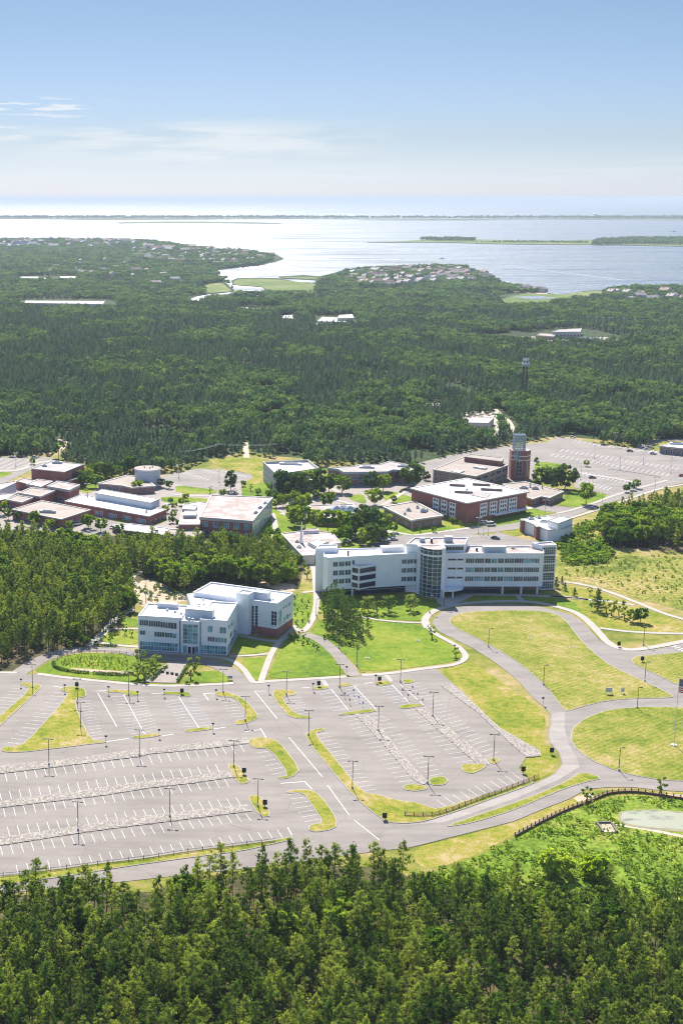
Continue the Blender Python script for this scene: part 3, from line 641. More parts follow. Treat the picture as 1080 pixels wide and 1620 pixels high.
struct(mk, "road_markings")
# pond with algae
m_alg, nt, b = newmat("algae_pond"); p = objpos(nt)
c = mixc(nt, ramp(nt, noise(nt, p, .22, 5, .65, (.5, 1, 1)), [(.36, (0,) * 3), (.48, (1,) * 3)]), (.13, .14, .09), (.30, .30, .20)); nt.links.new(c, b.inputs['Base Color']); b.inputs['Roughness'].default_value = .35
mb = MB(); sheet(mb, [(984, 1284), (1010, 1284), (1034, 1282), (1080, 1288), (1180, 1298), (1180, 1322), (1080, 1313), (1039, 1311), (1000, 1306), (980, 1300)], .16, m_alg, 1); struct(mb, "pond")

# ------------------------------------------------------------------ buildings
ORG = {}
class Bld:
    def __init__(s, name, label, cat, poly, group=None):
        c = [sum(p[0] for p in poly) / len(poly), sum(p[1] for p in poly) / len(poly)]
        s.org = (c[0], c[1], 0.0); s.root = empty(name, s.org, label, cat, group); del s.root['_org']
    def part(s, mb, name, parent=None, label=None):
        o = bpy.data.objects.new(name, mb.mesh(name, s.org)); COL.objects.link(o); o.parent = parent or s.root
        if label: o['label'] = label
        return o
def block(mw, mr, poly, z0, z1, wm, rm, cap=None, ph=.6, pw=.4, fascia=0, over=0.0, fm=None):
    q = [(p[0], p[1]) for p in poly]
    if area(q) < 0: q = q[::-1]
    n = len(q); cap = cap or M_trim; fm = fm or cap; zt = z1 - fascia
    for i in range(n):
        a, b = q[i], q[(i+1) % n]
        mw.face([(a[0], a[1], z0), (b[0], b[1], z0), (b[0], b[1], zt), (a[0], a[1], zt)], wm)
    o = [tuple(p) for p in inset(q, -over)] if over else q
    ii = [tuple(p) for p in inset(q, pw)]
    if fascia:
        for i in range(n):
            a, b = o[i], o[(i+1) % n]; c, d = q[i], q[(i+1) % n]
            mr.face([(a[0], a[1], zt), (b[0], b[1], zt), (b[0], b[1], z1), (a[0], a[1], z1)], fm)
            if over: mr.face([(c[0], c[1], zt), (d[0], d[1], zt), (b[0], b[1], zt), (a[0], a[1], zt)], fm)
    for i in range(n):
        a, b = o[i], o[(i+1) % n]; c, d = ii[i], ii[(i+1) % n]
        mr.face([(a[0], a[1], z1), (b[0], b[1], z1), (d[0], d[1], z1), (c[0], c[1], z1)], cap)
        mr.face([(c[0], c[1], z1), (d[0], d[1], z1), (d[0], d[1], z1 - ph), (c[0], c[1], z1 - ph)], cap)
    mr.face([(p[0], p[1], z1 - ph) for p in ii], rm)
    if z0 > .5: mw.face([(p[0], p[1], z0) for p in q[::-1]], wm)
class Fac:
    """a vertical wall from A to B (left to right as seen from the photo)"""
    def __init__(s, A, B):
        s.A = Vector((A[0], A[1])); s.B = Vector((B[0], B[1])); s.L = (s.B - s.A).length; s.d = (s.B - s.A) / s.L
        s.n = Vector((s.d.y, -s.d.x))
    def pix(s, u, v):
        a = (u - CX) / F; b = (v - CY) / F; r = Vector((a, cT - b * sT)); rz = -sT - b * cT
        t = s.A.dot(s.n) / r.dot(s.n)
        p = r * t; return (p - s.A).dot(s.d), H + rz * t
    def pt(s, x, z, o=0.0):
        p = s.A + s.d * x + s.n * o; return (p.x, p.y, z)
    def slab(s, mb, x0, x1, z0, z1, o0, o1, mat):
        c = [s.pt(x0, z0, o1), s.pt(x1, z0, o1), s.pt(x1, z1, o1), s.pt(x0, z1, o1)]; k = [s.pt(x0, z0, o0), s.pt(x1, z0, o0), s.pt(x1, z1, o0), s.pt(x0, z1, o0)]
        mb.face(c, mat)
        for i in range(4):
            j = (i+1) % 4; mb.face([k[i], k[j], c[j], c[i]], mat)
def window(B, fc, x0, x1, z0, z1, cols=1, rows=1, gl=None, fr=None, t=.14, pt=.05, name="window", pane="pane"):
    fr = fr or M_trim; gl = gl or M_glass; m = MB()
    fc.slab(m, x0 - t, x1 + t, z1, z1 + t, -.05, .14, fr); fc.slab(m, x0 - t, x1 + t, z0 - t, z0, -.05, .2, fr)
    fc.slab(m, x0 - t, x0, z0, z1, -.05, .14, fr); fc.slab(m, x1, x1 + t, z0, z1, -.05, .14, fr)
    for k in range(1, cols):
        x = x0 + (x1 - x0) * k / cols; fc.slab(m, x - t * .4, x + t * .4, z0, z1, .0, .11, fr)
    for k in range(1, rows):
        z = z0 + (z1 - z0) * k / rows; fc.slab(m, x0, x1, z - t * .4, z + t * .4, .0, .10, fr)
    o = B.part(m, name)
    g = MB(); fc.slab(g, x0, x1, z0, z1, -.04, pt, gl); B.part(g, pane, o); return o
def wpx(B, fc, u0, v0, u1, v1, **k):
    um, vm = (u0 + u1) / 2, (v0 + v1) / 2
    return window(B, fc, fc.pix(u0, vm)[0] - .08, fc.pix(u1, vm)[0] + .08, fc.pix(um, v1)[1] - .14, fc.pix(um, v0)[1] + .14, **k)
def G2(u, v, z=0):
    p = G(u, v, z); return (p.x, p.y)
def vent_box(mb, u, v, z, sx, sy, h, mat=None, rz=-.19):
    p = G2(u, v, z); mb.box(p, sx, sy, z - .05, z + h, mat or M_metal, rz, M_trim if mat is None else mat)

# ---- white three storey building by the lot
a1 = Vector((.982, -.19)); b1 = Vector((.19, .982)); O1 = Vector((-20.1, 522.6))
L1 = lambda x, y: tuple(O1 + a1 * x + b1 * y)
a2 = Vector((.895, -.446)); b2 = Vector((.446, .895)); O2 = Vector((1.6, 555.0))
L2 = lambda x, y: tuple(O2 + a2 * x + b2 * y)
B = Bld("academic_building", "white three storey building with brick corner base, standing on the lawn beside the parking lot", "building", [L1(0, 0), L1(35, 0), L2(37, 16), L2(0, 16)])
w = MB(); r = MB(); HB = 14.3
block(w, r, [L1(0, 0), L1(17.2, 0), L1(17.2, 17.5), L1(0, 17.5)], 0, HB, M_white, M_rwhite)
block(w, r, [L1(24.6, 0), L1(35.3, 0), L1(35.3, 25), L1(24.6, 25)], 0, HB - .05, M_white, M_rwhite)
block(w, r, [L1(17.3, -.6), L1(24.5, -.6), L1(24.5, 20), L1(17.3, 20)], 0, HB - .9, M_white, M_rwhite, ph=.3)
block(w, r, [L1(24.4, 25.1), L1(35, 25.1), L1(33, 33), L1(22, 44), L1(12, 38), L1(17.5, 20.2), L1(24.4, 20.2)], 0, HB - 1.4, M_white, M_rwhite, ph=.3)
block(w, r, [L2(0, 0), L2(37.6, 0), L2(37.6, 17), L2(0, 17)], 0, HB + .3, M_white, M_rwhite)
block(w, r, [L2(20.2, -1.9), L2(25.9, -1.9), L2(25.9, 4), L2(20.2, 4)], 0, HB + 3.0, M_white, M_rwhite)
B.part(w, "wall"); B.part(r, "roof")
m = MB(); f2 = Fac(L2(0, 0), L2(37.6, 0)); f3 = Fac(L2(37.6, 0), L2(37.6, 17))
f2.slab(m, 27.2, 37.75, 0, 3.7, -.1, .16, M_brick); f3.slab(m, 0.0, 16.8, 0, 3.7, -.1, .155, M_brick); B.part(m, "brick_base")
for args in ((293, 973, 336, 976, 2.9, 3.2), ):
    m = MB(); A = G2(293, 973, HB); Cc = G2(336, 977, HB); fm = Fac(A, Cc); q = [fm.pt(0, 0), fm.pt(fm.L, 0), fm.pt(fm.L, 0, -3.5), fm.pt(0, 0, -3.5)]
    m.prism(q, HB - 1.2, HB + 2.7, M_louver, M_rwhite); B.part(m, "roof_screen")
m = MB(); A = G2(249, 959, HB); Cc = G2(280, 961.5, HB); fm = Fac(A, Cc); m.prism([fm.pt(0, 0), fm.pt(fm.L, 0), fm.pt(fm.L, 0, -2.5), fm.pt(0, 0, -2.5)], HB - .7, HB + 1.3, M_louver, M_rwhite); B.part(m, "air_handler")
m = MB(); A = G2(401, 946, HB); Cc = G2(423, 949, HB); fm = Fac(A, Cc); m.prism([fm.pt(0, 0), fm.pt(fm.L, 0), fm.pt(fm.L, 0, -3.5), fm.pt(0, 0, -3.5)], HB - .4, HB + 2.7, M_louver, M_rwhite); B.part(m, "air_handler")
for (u, v) in ((265, 966), (277, 968), (287, 971), (299, 980), (305, 981), (315, 957), (322, 950), (432, 950), (404, 944)): m = MB(); vent_box(m, u, v, HB - .5, .8, .8, .7, M_metal); B.part(m, "roof_vent")
f1 = Fac(L1(0, 0), L1(35.3, 0)); f1s = Fac(L1(35.3, 0), L1(35.3, 25)); fb = Fac(L1(17.3, -.6), L1(24.5, -.6))
for (u0, v0, u1, v1, c) in ((221.7, 981.3, 234.4, 988.8, 4), (236, 982.8, 253.4, 990.4, 5), (254.3, 984.5, 261.2, 992, 2), (262.2, 985.3, 269.8, 993, 2), (271, 986, 279.4, 994, 2),
                            (221.7, 998, 229.4, 1003.3, 2), (245, 1000.4, 260, 1006.6, 4), (261.6, 1001.6, 272.5, 1007.8, 3)): wpx(B, f1, u0, v0, u1, v1, cols=c)
wpx(B, f1, 273.8, 1002.6, 279.4, 1008.6, cols=1, gl=M_gteal)
for (u0, v0, u1, v1, c, g_) in ((329.3, 991, 335.7, 999.4, 2, M_gteal), (348, 993, 358, 1001.4, 2, M_gteal), (329.3, 1008.2, 339.6, 1014, 3, M_glass), (341.3, 1009.2, 348.7, 1015, 2, M_gteal), (350, 1010, 358.3, 1016, 2, M_gteal)): wpx(B, f1, u0, v0, u1, v1, cols=c, gl=g_)
window(B, f1, .6, 15.8, .5, 3.7, cols=14, rows=2, gl=M_gteal); window(B, f1, 25.2, 35.0, .5, 3.7, cols=9, rows=2, gl=M_gteal)
for (u0, v0, u1, v1) in ((360.8, 989, 363, 994), (364.8, 985, 367.8, 990), (363.5, 1001, 366.5, 1007), (368.8, 996, 371.8, 1002.5)): wpx(B, f1s, u0, v0, u1, v1)
window(B, f1s, 1, 23, .5, 3.6, cols=8, gl=M_gteal)
wpx(B, fb, 290, 988.5, 313, 1017.5, cols=3, rows=5, gl=M_gteal, name="stair_window")
window(B, fb, .7, 2.2, .3, 3.3, cols=1, gl=M_gteal); window(B, fb, 5.6, 6.8, .3, 3.3, cols=1, gl=M_gteal)
window(B, fb, 2.7, 3.9, .1, 2.9, t=.22, gl=M_gdark, name="door", pane="door_glass"); window(B, fb, 4.4, 5.4, .1, 2.9, t=.22, gl=M_gdark, name="door", pane="door_glass")
for x0_, x1_ in ((16.5, 16.9), (24.9, 25.1)): m = MB(); f1.slab(m, x0_, x1_, .2, 13, -.05, .06, M_darkmetal); B.part(m, "reveal")
for (u0, v0, u1, v1, c, rr) in ((398.5, 959, 401.5, 1003, 1, 9), (404.3, 959, 407.5, 1003, 1, 9), (429.8, 967.5, 433.3, 988.3, 1, 4), (434.6, 968, 437.6, 988.6, 1, 4)): wpx(B, f2, u0, v0, u1, v1, cols=c, rows=rr, gl=M_gdark)
for (u0, v0, u1, v1) in ((440.5, 967, 441.8, 988), (443, 965, 444.6, 987), (448, 959.8, 449.6, 962.2), (451.8, 957.3, 453.3, 959.8), (455.8, 954, 459.3, 957), (448.2, 977, 450.6, 983), (452.6, 972.5, 455.8, 978), (457.4, 970.5, 459.3, 974)): wpx(B, f3, u0, v0, u1, v1, gl=M_gteal)

# ---- long white four storey building on the loop
B = Bld("academic_building", "long white four storey building with curved glass stair drum, above the loop drive", "building", [G2(510, 938), G2(690, 944), G2(860, 940), G2(860, 925)])
w = MB(); r = MB(); hl, hr, hm = 18.6, 19.2, 22.4
LW = [G2(511.5, 880, hl), G2(519, 882, hl), G2(604, 877.5, hl), G2(667, 874, hl), G2(672, 864, hl), G2(600, 866.5, hl), G2(512, 868, hl)]
block(w, r, LW, 3.6, hl, M_white, M_rwhite)
RW = [G2(702.3, 875, hr), G2(860, 875, hr), G2(859, 863.5, hr), G2(750, 862.5, hr), G2(700, 864, hr)]
block(w, r, RW, 3.7, hr, M_white, M_rpink)
block(w, r, [G2(499.5, 867.5, 20.3), G2(533, 866.5, 20.3), G2(534, 861.8, 20.3), G2(504, 861, 20.3)], 0, 20.3, M_white, M_rwhite)
block(w, r, [G2(643, 860, hm), G2(664, 861.5, hm), G2(699, 861.5, hm), G2(735, 861, hm), G2(740, 850, hm), G2(655, 850, hm)], 0, hm, M_white, M_rpink)
block(w, r, [G2(841, 858.5, 21), G2(857, 862.5, 21), G2(880, 861.6, 21), G2(872, 856, 21)], 0, 21, M_white, M_rpink)
B.part(w, "wall"); B.part(r, "roof")
fl = Fac(LW[1], LW[3]); fr_ = Fac(RW[0], RW[1])
# recessed ground floor
g = MB(); f0 = Fac(fl.pt(4, 0, -2.6), fl.pt(fl.L - 2, 0, -2.6)); g.prism([f0.pt(0, 0), f0.pt(f0.L, 0), f0.pt(f0.L, 0, -14), f0.pt(0, 0, -14)], 0, 3.62, M_gdark); ob = B.part(g, "ground_floor_glazing")
g = MB()
for k in range(26): f0.slab(g, f0.L * k / 26, f0.L * k / 26 + .12, .1, 3.5, 0, .08, M_darkmetal)
f0.slab(g, 0, f0.L, 1.9, 2.1, 0, .1, M_louver); B.part(g, "mullion", ob)
g = MB(); f0r = Fac(fr_.pt(0, 0, -2.6), fr_.pt(fr_.pix(790, 930)[0], 0, -2.6)); g.prism([f0r.pt(0, 0), f0r.pt(f0r.L, 0), f0r.pt(f0r.L, 0, -12), f0r.pt(0, 0, -12)], 0, 3.72, M_gdark); ob = B.part(g, "ground_floor_glazing")
g = MB()
for k in range(22): f0r.slab(g, f0r.L * k / 22, f0r.L * k / 22 + .12, .1, 3.6, 0, .08, M_darkmetal)
f0r.slab(g, 0, f0r.L, 2.2, 2.4, 0, .1, M_louver); B.part(g, "mullion", ob)
g = MB(); x0 = fr_.pix(790, 930)[0] + .3; f9 = Fac(fr_.pt(x0, 0, -7), fr_.pt(fr_.L, 0, -7)); g.prism([f9.pt(0, 0), f9.pt(f9.L, 0), f9.pt(f9.L, 0, -7), f9.pt(0, 0, -7)], 0, 3.72, M_brick3); B.part(g, "recessed_wall")
for u in (544, 558):
    g = MB(); x = fl.pix(u, 930)[0]; g.cyl(fl.pt(x, 0, -.8)[:2], .4, 0, 3.62, M_trim, 12); B.part(g, "column")
for u in (795, 824.5, 850):
    g = MB(); x = fr_.pix(u, 930)[0]; g.cyl(fr_.pt(x, 0, -.8)[:2], .45, 0, 3.72, M_trim, 12); B.part(g, "column")
# windows, left wing
vrow = ((885.5, 891.3), (899.3, 905.3), (913, 919.2))
vrl = ((889.6, 895.8), (903.2, 909.8), (916.8, 923))
for i in range(3):
    v0, v1 = vrl[i]
    for j, (u0, u1) in enumerate(((527, 533.8), (536.3, 543.8), (546, 554))):
        wpx(B, fl, u0, v0 - j * .6, u1, v1 - j * .6, cols=2)
    v0, v1 = vrow[i]
    if i == 0: cells = ((602.8, 612.4, 2), (613.8, 622.2, 2), (624, 632.2, 2), (634, 642.2, 2), (644, 652.3, 2), (654.2, 662, 2))
    else: cells = ((602.3, 621.6, 5), (623.6, 632, 2), (633.6, 641.8, 2), (643.6, 651.9, 2), (653.8, 661.5, 2))
    for (u0, u1, c) in cells:
        dv = (640 - (u0 + u1) / 2) * .035
        wpx(B, fl, u0, v0 + dv, u1, v1 + dv, cols=c)
# projecting angled bay
x0 = fl.pix(556, 905)[0]; x1 = fl.pix(598, 905)[0]; tip = fl.pt(x0 + 2.2, 0, 3.4)
g = MB(); zt = fl.pix(575, 893)[1]; zb = 3.6 + .3
g.prism([fl.pt(x0, 0, -.3), tip, fl.pt(x1, 0, -.3)], zb, zt, M_white, M_rwhite); ob = B.part(g, "bay")
fbay = Fac(tip, fl.pt(x1, 0, 0)); fret = Fac(fl.pt(x0, 0, 0), tip)
g = MB()
hh = zt - zb
for k in range(3):
    z = zb + .7 + k * (hh - .4) / 3
    fbay.slab(g, .5, fbay.L - 1.5, z, z + hh * .2, -.02, .05, M_gdark); fret.slab(g, .4, fret.L - .4, z, z + hh * .2, -.02, .05, M_gdark)
B.part(g, "bay_glazing", ob)
wpx(B, fl, 557, 886.5, 573, 892, cols=3, gl=M_glass); wpx(B, fl, 575, 886, 590, 892, cols=2, gl=M_gteal)
for v in (886, 899.5, 913): wpx(B, fl, 591.2, v, 597, v + 8, cols=1, gl=M_gteal)
# right wing windows
for i, (v0, v1) in enumerate(((884, 890), (898.2, 904.4), (912.4, 918.6))):
    for j, (u0, u1, c) in enumerate(((736.8, 749.2, 2), (751.2, 764.7, 2), (766.9, 775.2, 1), (777.2, 785.6, 1), (787.6, 796, 1), (798.2, 811.6, 2), (813.4, 827, 2), (828.8, 852, 4))):
        wpx(B, fr_, u0 - i * .7, v0, u1 - i * .7, v1, cols=c * 2, gl=(M_ggreen, M_glass, M_ggreen, M_gteal)[(i * 3 + j * 5) % 4])
    for (u0, u1) in ((708.8, 720.8), (723.4, 732)): wpx(B, fr_, u0 - i * .6, v0 + .3, u1 - i * .6, v0 + 2.0, gl=M_gdark, t=.06)
# drum
dp = [G2(*p) for p in ((662.5, 939.5), (667, 942), (674, 944), (682, 945.2), (690, 945.6), (696, 945))]
dp2 = [(p[0], p[1]) for p in dp]; back = [(dp[-1][0] + 1, dp[-1][1] + 14), (dp[0][0], dp[0][1] + 12)]
g = MB(); g.prism(dp2 + back, 0.0, hm - .35, M_ggreen, M_rpink); ob = B.part(g, "stair_drum")
g = MB()
for z in [1.9 * k for k in range(12)]:
    for i in range(len(dp) - 1): Fac(dp[i], dp[i+1]).slab(g, 0, (Vector(dp[i+1]) - Vector(dp[i])).length, z, z + .14, -.02, .09, M_trim)
for i in range(len(dp)):
    ff = Fac(dp[max(0, i-1)], dp[i] if i else dp[1]); x = 0 if i == 0 else ff.L
    ff.slab(g, x - .07, x + .07, 0, hm - .7, -.02, .14, M_trim)
for i in range(len(dp) - 1): Fac(dp[i], dp[i+1]).slab(g, 0, (Vector(dp[i+1]) - Vector(dp[i])).length, 18.6, 19.5, -.02, .2, M_trim)
B.part(g, "mullion", ob)
g = MB(); p = dp[-1]; g.prism([(p[0] - .1, p[1] - .5), (p[0] + 1.6, p[1] - .2), (p[0] + 1.6, p[1] + 9), (p[0] - .1, p[1] + 9)], 0, hm + .3, M_white); B.part(g, "fin_wall")
g = MB(); p = dp[0]; g.prism([(p[0] - 1.3, p[1] - .3), (p[0] + .1, p[1] - .3), (p[0] + .1, p[1] + 8), (p[0] - 1.3, p[1] + 8)], 0, hm - .2, M_white); B.part(g, "fin_wall")
g = MB(); p = dp[-1]; g.prism(catmull([(p[0] + .5, p[1] - 2.6), (p[0] + 5, p[1] - 2.4), (p[0] + 9.5, p[1] + .2), (p[0] + 11, p[1] + 4)], 4) + [(p[0] + .5, p[1] + 5)], 3.3, 3.9, M_trim); ob = B.part(g, "canopy")
for dx in (1.0, 5.2):
    g = MB(); g.cyl((p[0] + dx, p[1] - 1.8), .35, 0, 3.3, M_trim, 10); B.part(g, "column", ob)
fm_ = Fac(G2(699, 861.5, hm), G2(735, 861, hm)); window(B, fm_, .4, fm_.L - .6, hm - 2.6, hm - 1.0, cols=7, gl=M_ggreen)
# stair tower right glazing
ft = Fac(G2(857, 862.5, 21), G2(880, 861.6, 21))
for k in range(5):
    window(B, ft, .5, ft.L - .6, .6 + k * 4.0, 3.9 + k * 4.0, cols=6, rows=3, gl=M_ggreen, name="curtain_wall")
for (u0, v0, u1, v1, z, d, hh_, mt, nm) in ((763.6, 873, 800, 873, hr, 3.5, 2.3, M_louver, "roof_screen"), (604, 871.5, 640, 870.5, hl, 4, 1.6, M_trim, "roof_screen"),
      (664, 857, 672, 857, hm, 2.4, 1.6, M_metal, "air_handler"), (703, 856, 716, 856, hm, 2.6, 1.9, M_metal, "air_handler"), (681, 858, 684, 858, hm, 1, 1.6, M_darkmetal, "roof_vent"), (549, 877, 552, 877, hl, .9, 1.6, M_darkmetal, "roof_vent"), (752.5, 870, 755.5, 870, hr, .9, .9, M_darkmetal, "roof_vent"), (808, 866, 814, 866, hr, 1.5, .7, M_trim, "roof_vent")):
    fm = Fac(G2(u0, v0, z), G2(u1, v1, z)); m = MB(); m.prism([fm.pt(0, 0), fm.pt(fm.L, 0), fm.pt(fm.L, 0, -d), fm.pt(0, 0, -d)], z - .7, z + hh_, mt, M_rwhite); B.part(m, nm)

# ---- older campus
def campus(name, label, roof, h, wm, rm, fascia=.9, over=.25, fm=None, cat="building", win=(), units=(), tiers=(), ph=.35, group=None, extra=None):
    poly = [G2(u, v, h) for u, v in roof]
    B = Bld(name, label, cat, poly, group); w = MB(); r = MB()
    block(w, r, poly, 0, h, wm, rm, cap=M_fascia, ph=ph, fascia=fascia, over=over, fm=fm)
    for (rf, z0, z1, m1, m2) in tiers:
        block(w, r, [G2(u, v, z1) for u, v in rf], z0, z1, m1, m2, cap=M_fascia, ph=.3, fascia=min(.5, (z1 - z0) / 3), over=.1)
    B.part(w, "wall"); B.part(r, "roof")
    for (i, j, n, z0, z1, fr0, cols, gl) in win:        # edge i -> j left to right, n windows of fraction fr0 of the bay
        a, b = poly[i], poly[j]
        fc = Fac(a, b); bay = fc.L / n
        for k in range(n):
            x = bay * (k + .5 - fr0 / 2); window(B, fc, x, x + bay * fr0, z0, z1, cols=cols, gl=gl or M_glass, t=.1)
    for (u, v, sx, sy, hh) in units:
        m = MB(); vent_box(m, u, v, h - ph, sx, sy, hh, M_metal, -.2); m.box(G2(u, v, h - ph), sx * .6, sy * .6, h - ph + hh - .02, h - ph + hh + .25, M_darkmetal, -.2); B.part(m, "roof_unit")
    if extra: extra(B, poly)
    return B
campus("sports_hall", "largest, highest brick hall with grey flat roof, in the far left group by the trees", [(50, 741), (83.3, 728.6), (133.3, 734), (102, 746.4)], 11, M_brick, M_rgrey, .5, .1,
       tiers=[([(51.5, 752), (64, 748), (102, 756.4), (130, 750), (137, 752), (104, 762)], 0, 5.5, M_brick, M_rgrey)], units=[(91, 733, 6, 2.5, 1.2), (71, 738, 3, 1.5, 1)])
campus("pavilion", "square brick pavilion with a deep pale fascia, left of its taller twin", [(43, 765), (61, 757.8), (83, 761), (65, 769.5)], 6.5, M_brick, M_rpink, 1.4, .5)
campus("pavilion", "tall square brick pavilion with a deep pale fascia beside the white roofed hall", [(76, 768.5), (91.7, 761), (125.7, 766.5), (109.7, 774.5)], 8, M_brick, M_rpink, 1.5, .5, win=[(0, 3, 4, .6, 2.4, .6, 2, None), (3, 2, 3, .6, 2.6, .7, 2, None)])
campus("pavilion", "wide low brick pavilion with pale roof in the middle of the far left brick group", [(30.5, 779), (50, 771), (88, 775), (64, 785)], 6.5, M_brick, M_rtan, 1.1, .4, win=[(0, 3, 3, .8, 2.2, .5, 2, None)])
campus("pavilion", "small brick pavilion with pale roof nearest the left edge", [(11, 789.8), (26.4, 783), (52, 786.7), (35, 794)], 5.5, M_brick, M_rtan, 1.0, .4, win=[(0, 3, 3, .6, 2.2, .5, 2, None)])
campus("link_building", "low brick link with grey roof between the sports hall and the pavilions", [(26, 760.5), (38, 756), (56, 759), (43, 765)], 5, M_brick, M_rgrey, .4, .1)
campus("glazed_hall", "low hall with a ribbed pale side wall at the left edge of the photo", [(-30, 776), (2, 764), (26, 760.5), (26, 763), (0, 775), (-30, 784)], 6, M_louver, M_rgrey, .4, .1)
campus("low_wing", "low brick wing with a long pale rooflight at the left edge of the photo", [(-30, 790), (-5, 782), (28, 779), (10, 789), (-30, 797)], 4.5, M_brick, M_rpink, .6, .2)
campus("flat_roof_building", "broad low brick building with brown roof and one long roof unit, behind left wood", [(20, 805.4), (66.7, 791.5), (143, 806), (97, 821)], 5.8, M_brick, M_rtan, .6, .3, units=[(76, 811, 9, 2, 1.3)],
       win=[(0, 3, 6, .5, 1.5, .8, 3, M_gdark)], tiers=[([(96, 823), (115, 819), (117, 821.5), (98, 826)], 3.1, 3.6, M_trim, M_rpink)])
campus("white_roof_hall", "long brick hall under a bright white roof with a raised grey clerestory", [(103, 792.4), (130, 782), (263.7, 805.5), (235.4, 816.5)], 5.2, M_brick, M_rwhite, .5, .2,
       tiers=[([(151, 779.5), (161.4, 773.5), (252.7, 789), (238.5, 795)], 4, 8.6, M_louver, M_rwhite)], units=[(158, 789, 3, 2, 1.6), (180, 792, 3.2, 2, 1.8), (196, 795, 3.2, 2, 1.8), (206, 797, 2.4, 2, 1.6), (139, 786, .8, .8, 2), (232, 811, 1, 1, 1.5)],
       win=[(0, 3, 6, .8, 2.8, .55, 4, M_gteal), (3, 2, 4, .6, 2.2, .4, 2, M_gdark)])
def drum_extra(B, poly):
    c = G2(233.5, 771, 0); c = (c[0], c[1] + 6); m = MB(); m.cyl(c, 8.0, 0, 10.5, M_louver, 48, M_rtan); B.part(m, "drum", label="pale ribbed metal drum")
    m = MB(); m.cyl(c, 8.25, 10.2, 11.0, M_trim, 48, M_rtan); B.part(m, "drum_rim")
    for dx, dy in ((-2, 1), (1.5, -1), (3, 2)): m = MB(); m.box((c[0] + dx, c[1] + dy), .8, .8, 10.95, 11.7, M_darkmetal); B.part(m, "roof_vent")
campus("planetarium", "round pale metal drum rising from a low brown roofed annex by the back wood", [(156, 764), (200.7, 751.5), (226, 754.6), (245, 768), (208.6, 770.8), (194.4, 767.5)], 4.6, M_brick2, M_rtan, .9, .6, win=[(0, 5, 7, .5, 3, .7, 2, None)], extra=drum_extra)
def lib_extra(B, poly):
    fc = Fac(G2(317, 817.5, 10.6), G2(399, 823, 10.6)); m = MB()
    fc.slab(m, 22.5, 28.5, 0, 9.6, 0, .5, M_trim); B.part(m, "entrance_bay"); window(B, fc, 23.5, 27.5, .6, 9, cols=3, rows=4, gl=M_gteal) ; 
campus("library", "brick library with big stained white roof and white framed corner, mid campus", [(317, 817.5), (334.5, 782.8), (430.6, 786.5), (399, 823.5)], 10.6, M_brick, M_rpink, 1.6, .5, units=[(420, 797, 2, 2, 1), (412, 804, 2.4, 2, 1), (405, 812, 2, 2, 1)],
       win=[(0, 3, 5, 5.6, 8.2, .5, 3, M_gteal), (0, 3, 5, .8, 3.6, .6, 3, M_glass), (3, 2, 9, .8, 8.6, .8, 3, M_gteal)],
       tiers=[([(282.6, 829.5), (290.5, 797), (315, 793), (330, 794.6), (317, 829.5)], 0, 7.2, M_brick, M_rpink), ([(288, 805), (294, 798), (312, 799), (309, 806)], 6.7, 8.4, M_metal, M_rwhite), ([(290, 815), (292, 808), (311, 808), (310, 815)], 6.7, 8.6, M_metal, M_rwhite)])
campus("low_wing", "low brick wing with a brown roof in front of the library, against the wood", [(262, 842), (268, 836), (320, 839), (310, 852), (262, 850)], 4.4, M_brick2, M_rtan, .5, .2)
campus("covered_walkway", "long white canopy over the walk between the brick hall and the library", [(178, 830.5), (205, 828), (290, 838), (300, 849), (262, 846), (195, 838)], 3.6, M_brick2, M_rwhite, .6, .4, cat="canopy")
campus("square_building", "grey three storey block with a sunken white roof behind the big central trees", [(416.3, 730), (486.7, 727), (504, 740), (437, 750)], 12.5, M_conc, M_rwhite, 1.2, .2, ph=1.6,
       win=[(0, 3, 5, 1, 3, .7, 4, None), (0, 3, 5, 5, 7, .7, 4, None), (0, 3, 5, 8.6, 10.4, .7, 4, None), (3, 2, 8, 5, 7, .7, 3, None), (3, 2, 8, 1, 3, .7, 3, None)], units=[(460, 735, 14, 3, 1.2)])
campus("classroom_building", "long grey and brick classroom block with stepped roofline below the back wood", [(519, 739.6), (562, 736.7), (569, 734.6), (599, 734.4), (616.7, 729.3), (658, 737), (649, 744.5), (621, 742.3), (612, 745.5), (566, 746.3), (544, 746.3), (535, 741.6)], 8.8, M_brick2, M_rgrey, 1.6, .3, fm=M_metal,
       win=[(9, 8, 4, 3.8, 5.8, .8, 3, None), (10, 9, 2, 3.8, 5.8, .7, 3, None), (9, 8, 4, .8, 2.6, .8, 3, None), (7, 6, 3, 4, 6.4, .6, 1, M_gdark)], units=[(580, 740, 9, 4, 1), (640, 738, 9, 4, 1)])
campus("brick_pavilion", "single storey brick building, brown roof full of small vents, left of the courtyard block", [(607.4, 801), (656, 793), (699, 815), (650, 822)], 5.4, M_brick2, M_rtan, 1.0, .7, units=[(646, 808, 2.5, 2, 1.4), (660, 804, 1.5, 1.5, 1.3), (669, 810, 3, 2, 1.8), (640, 814, 1.2, 1.2, 1), (675, 809, 1.2, 1.2, 1)],
       win=[(0, 3, 3, 1.5, 2.6, .2, 1, None), (3, 2, 2, 1.5, 2.6, .15, 1, None)])
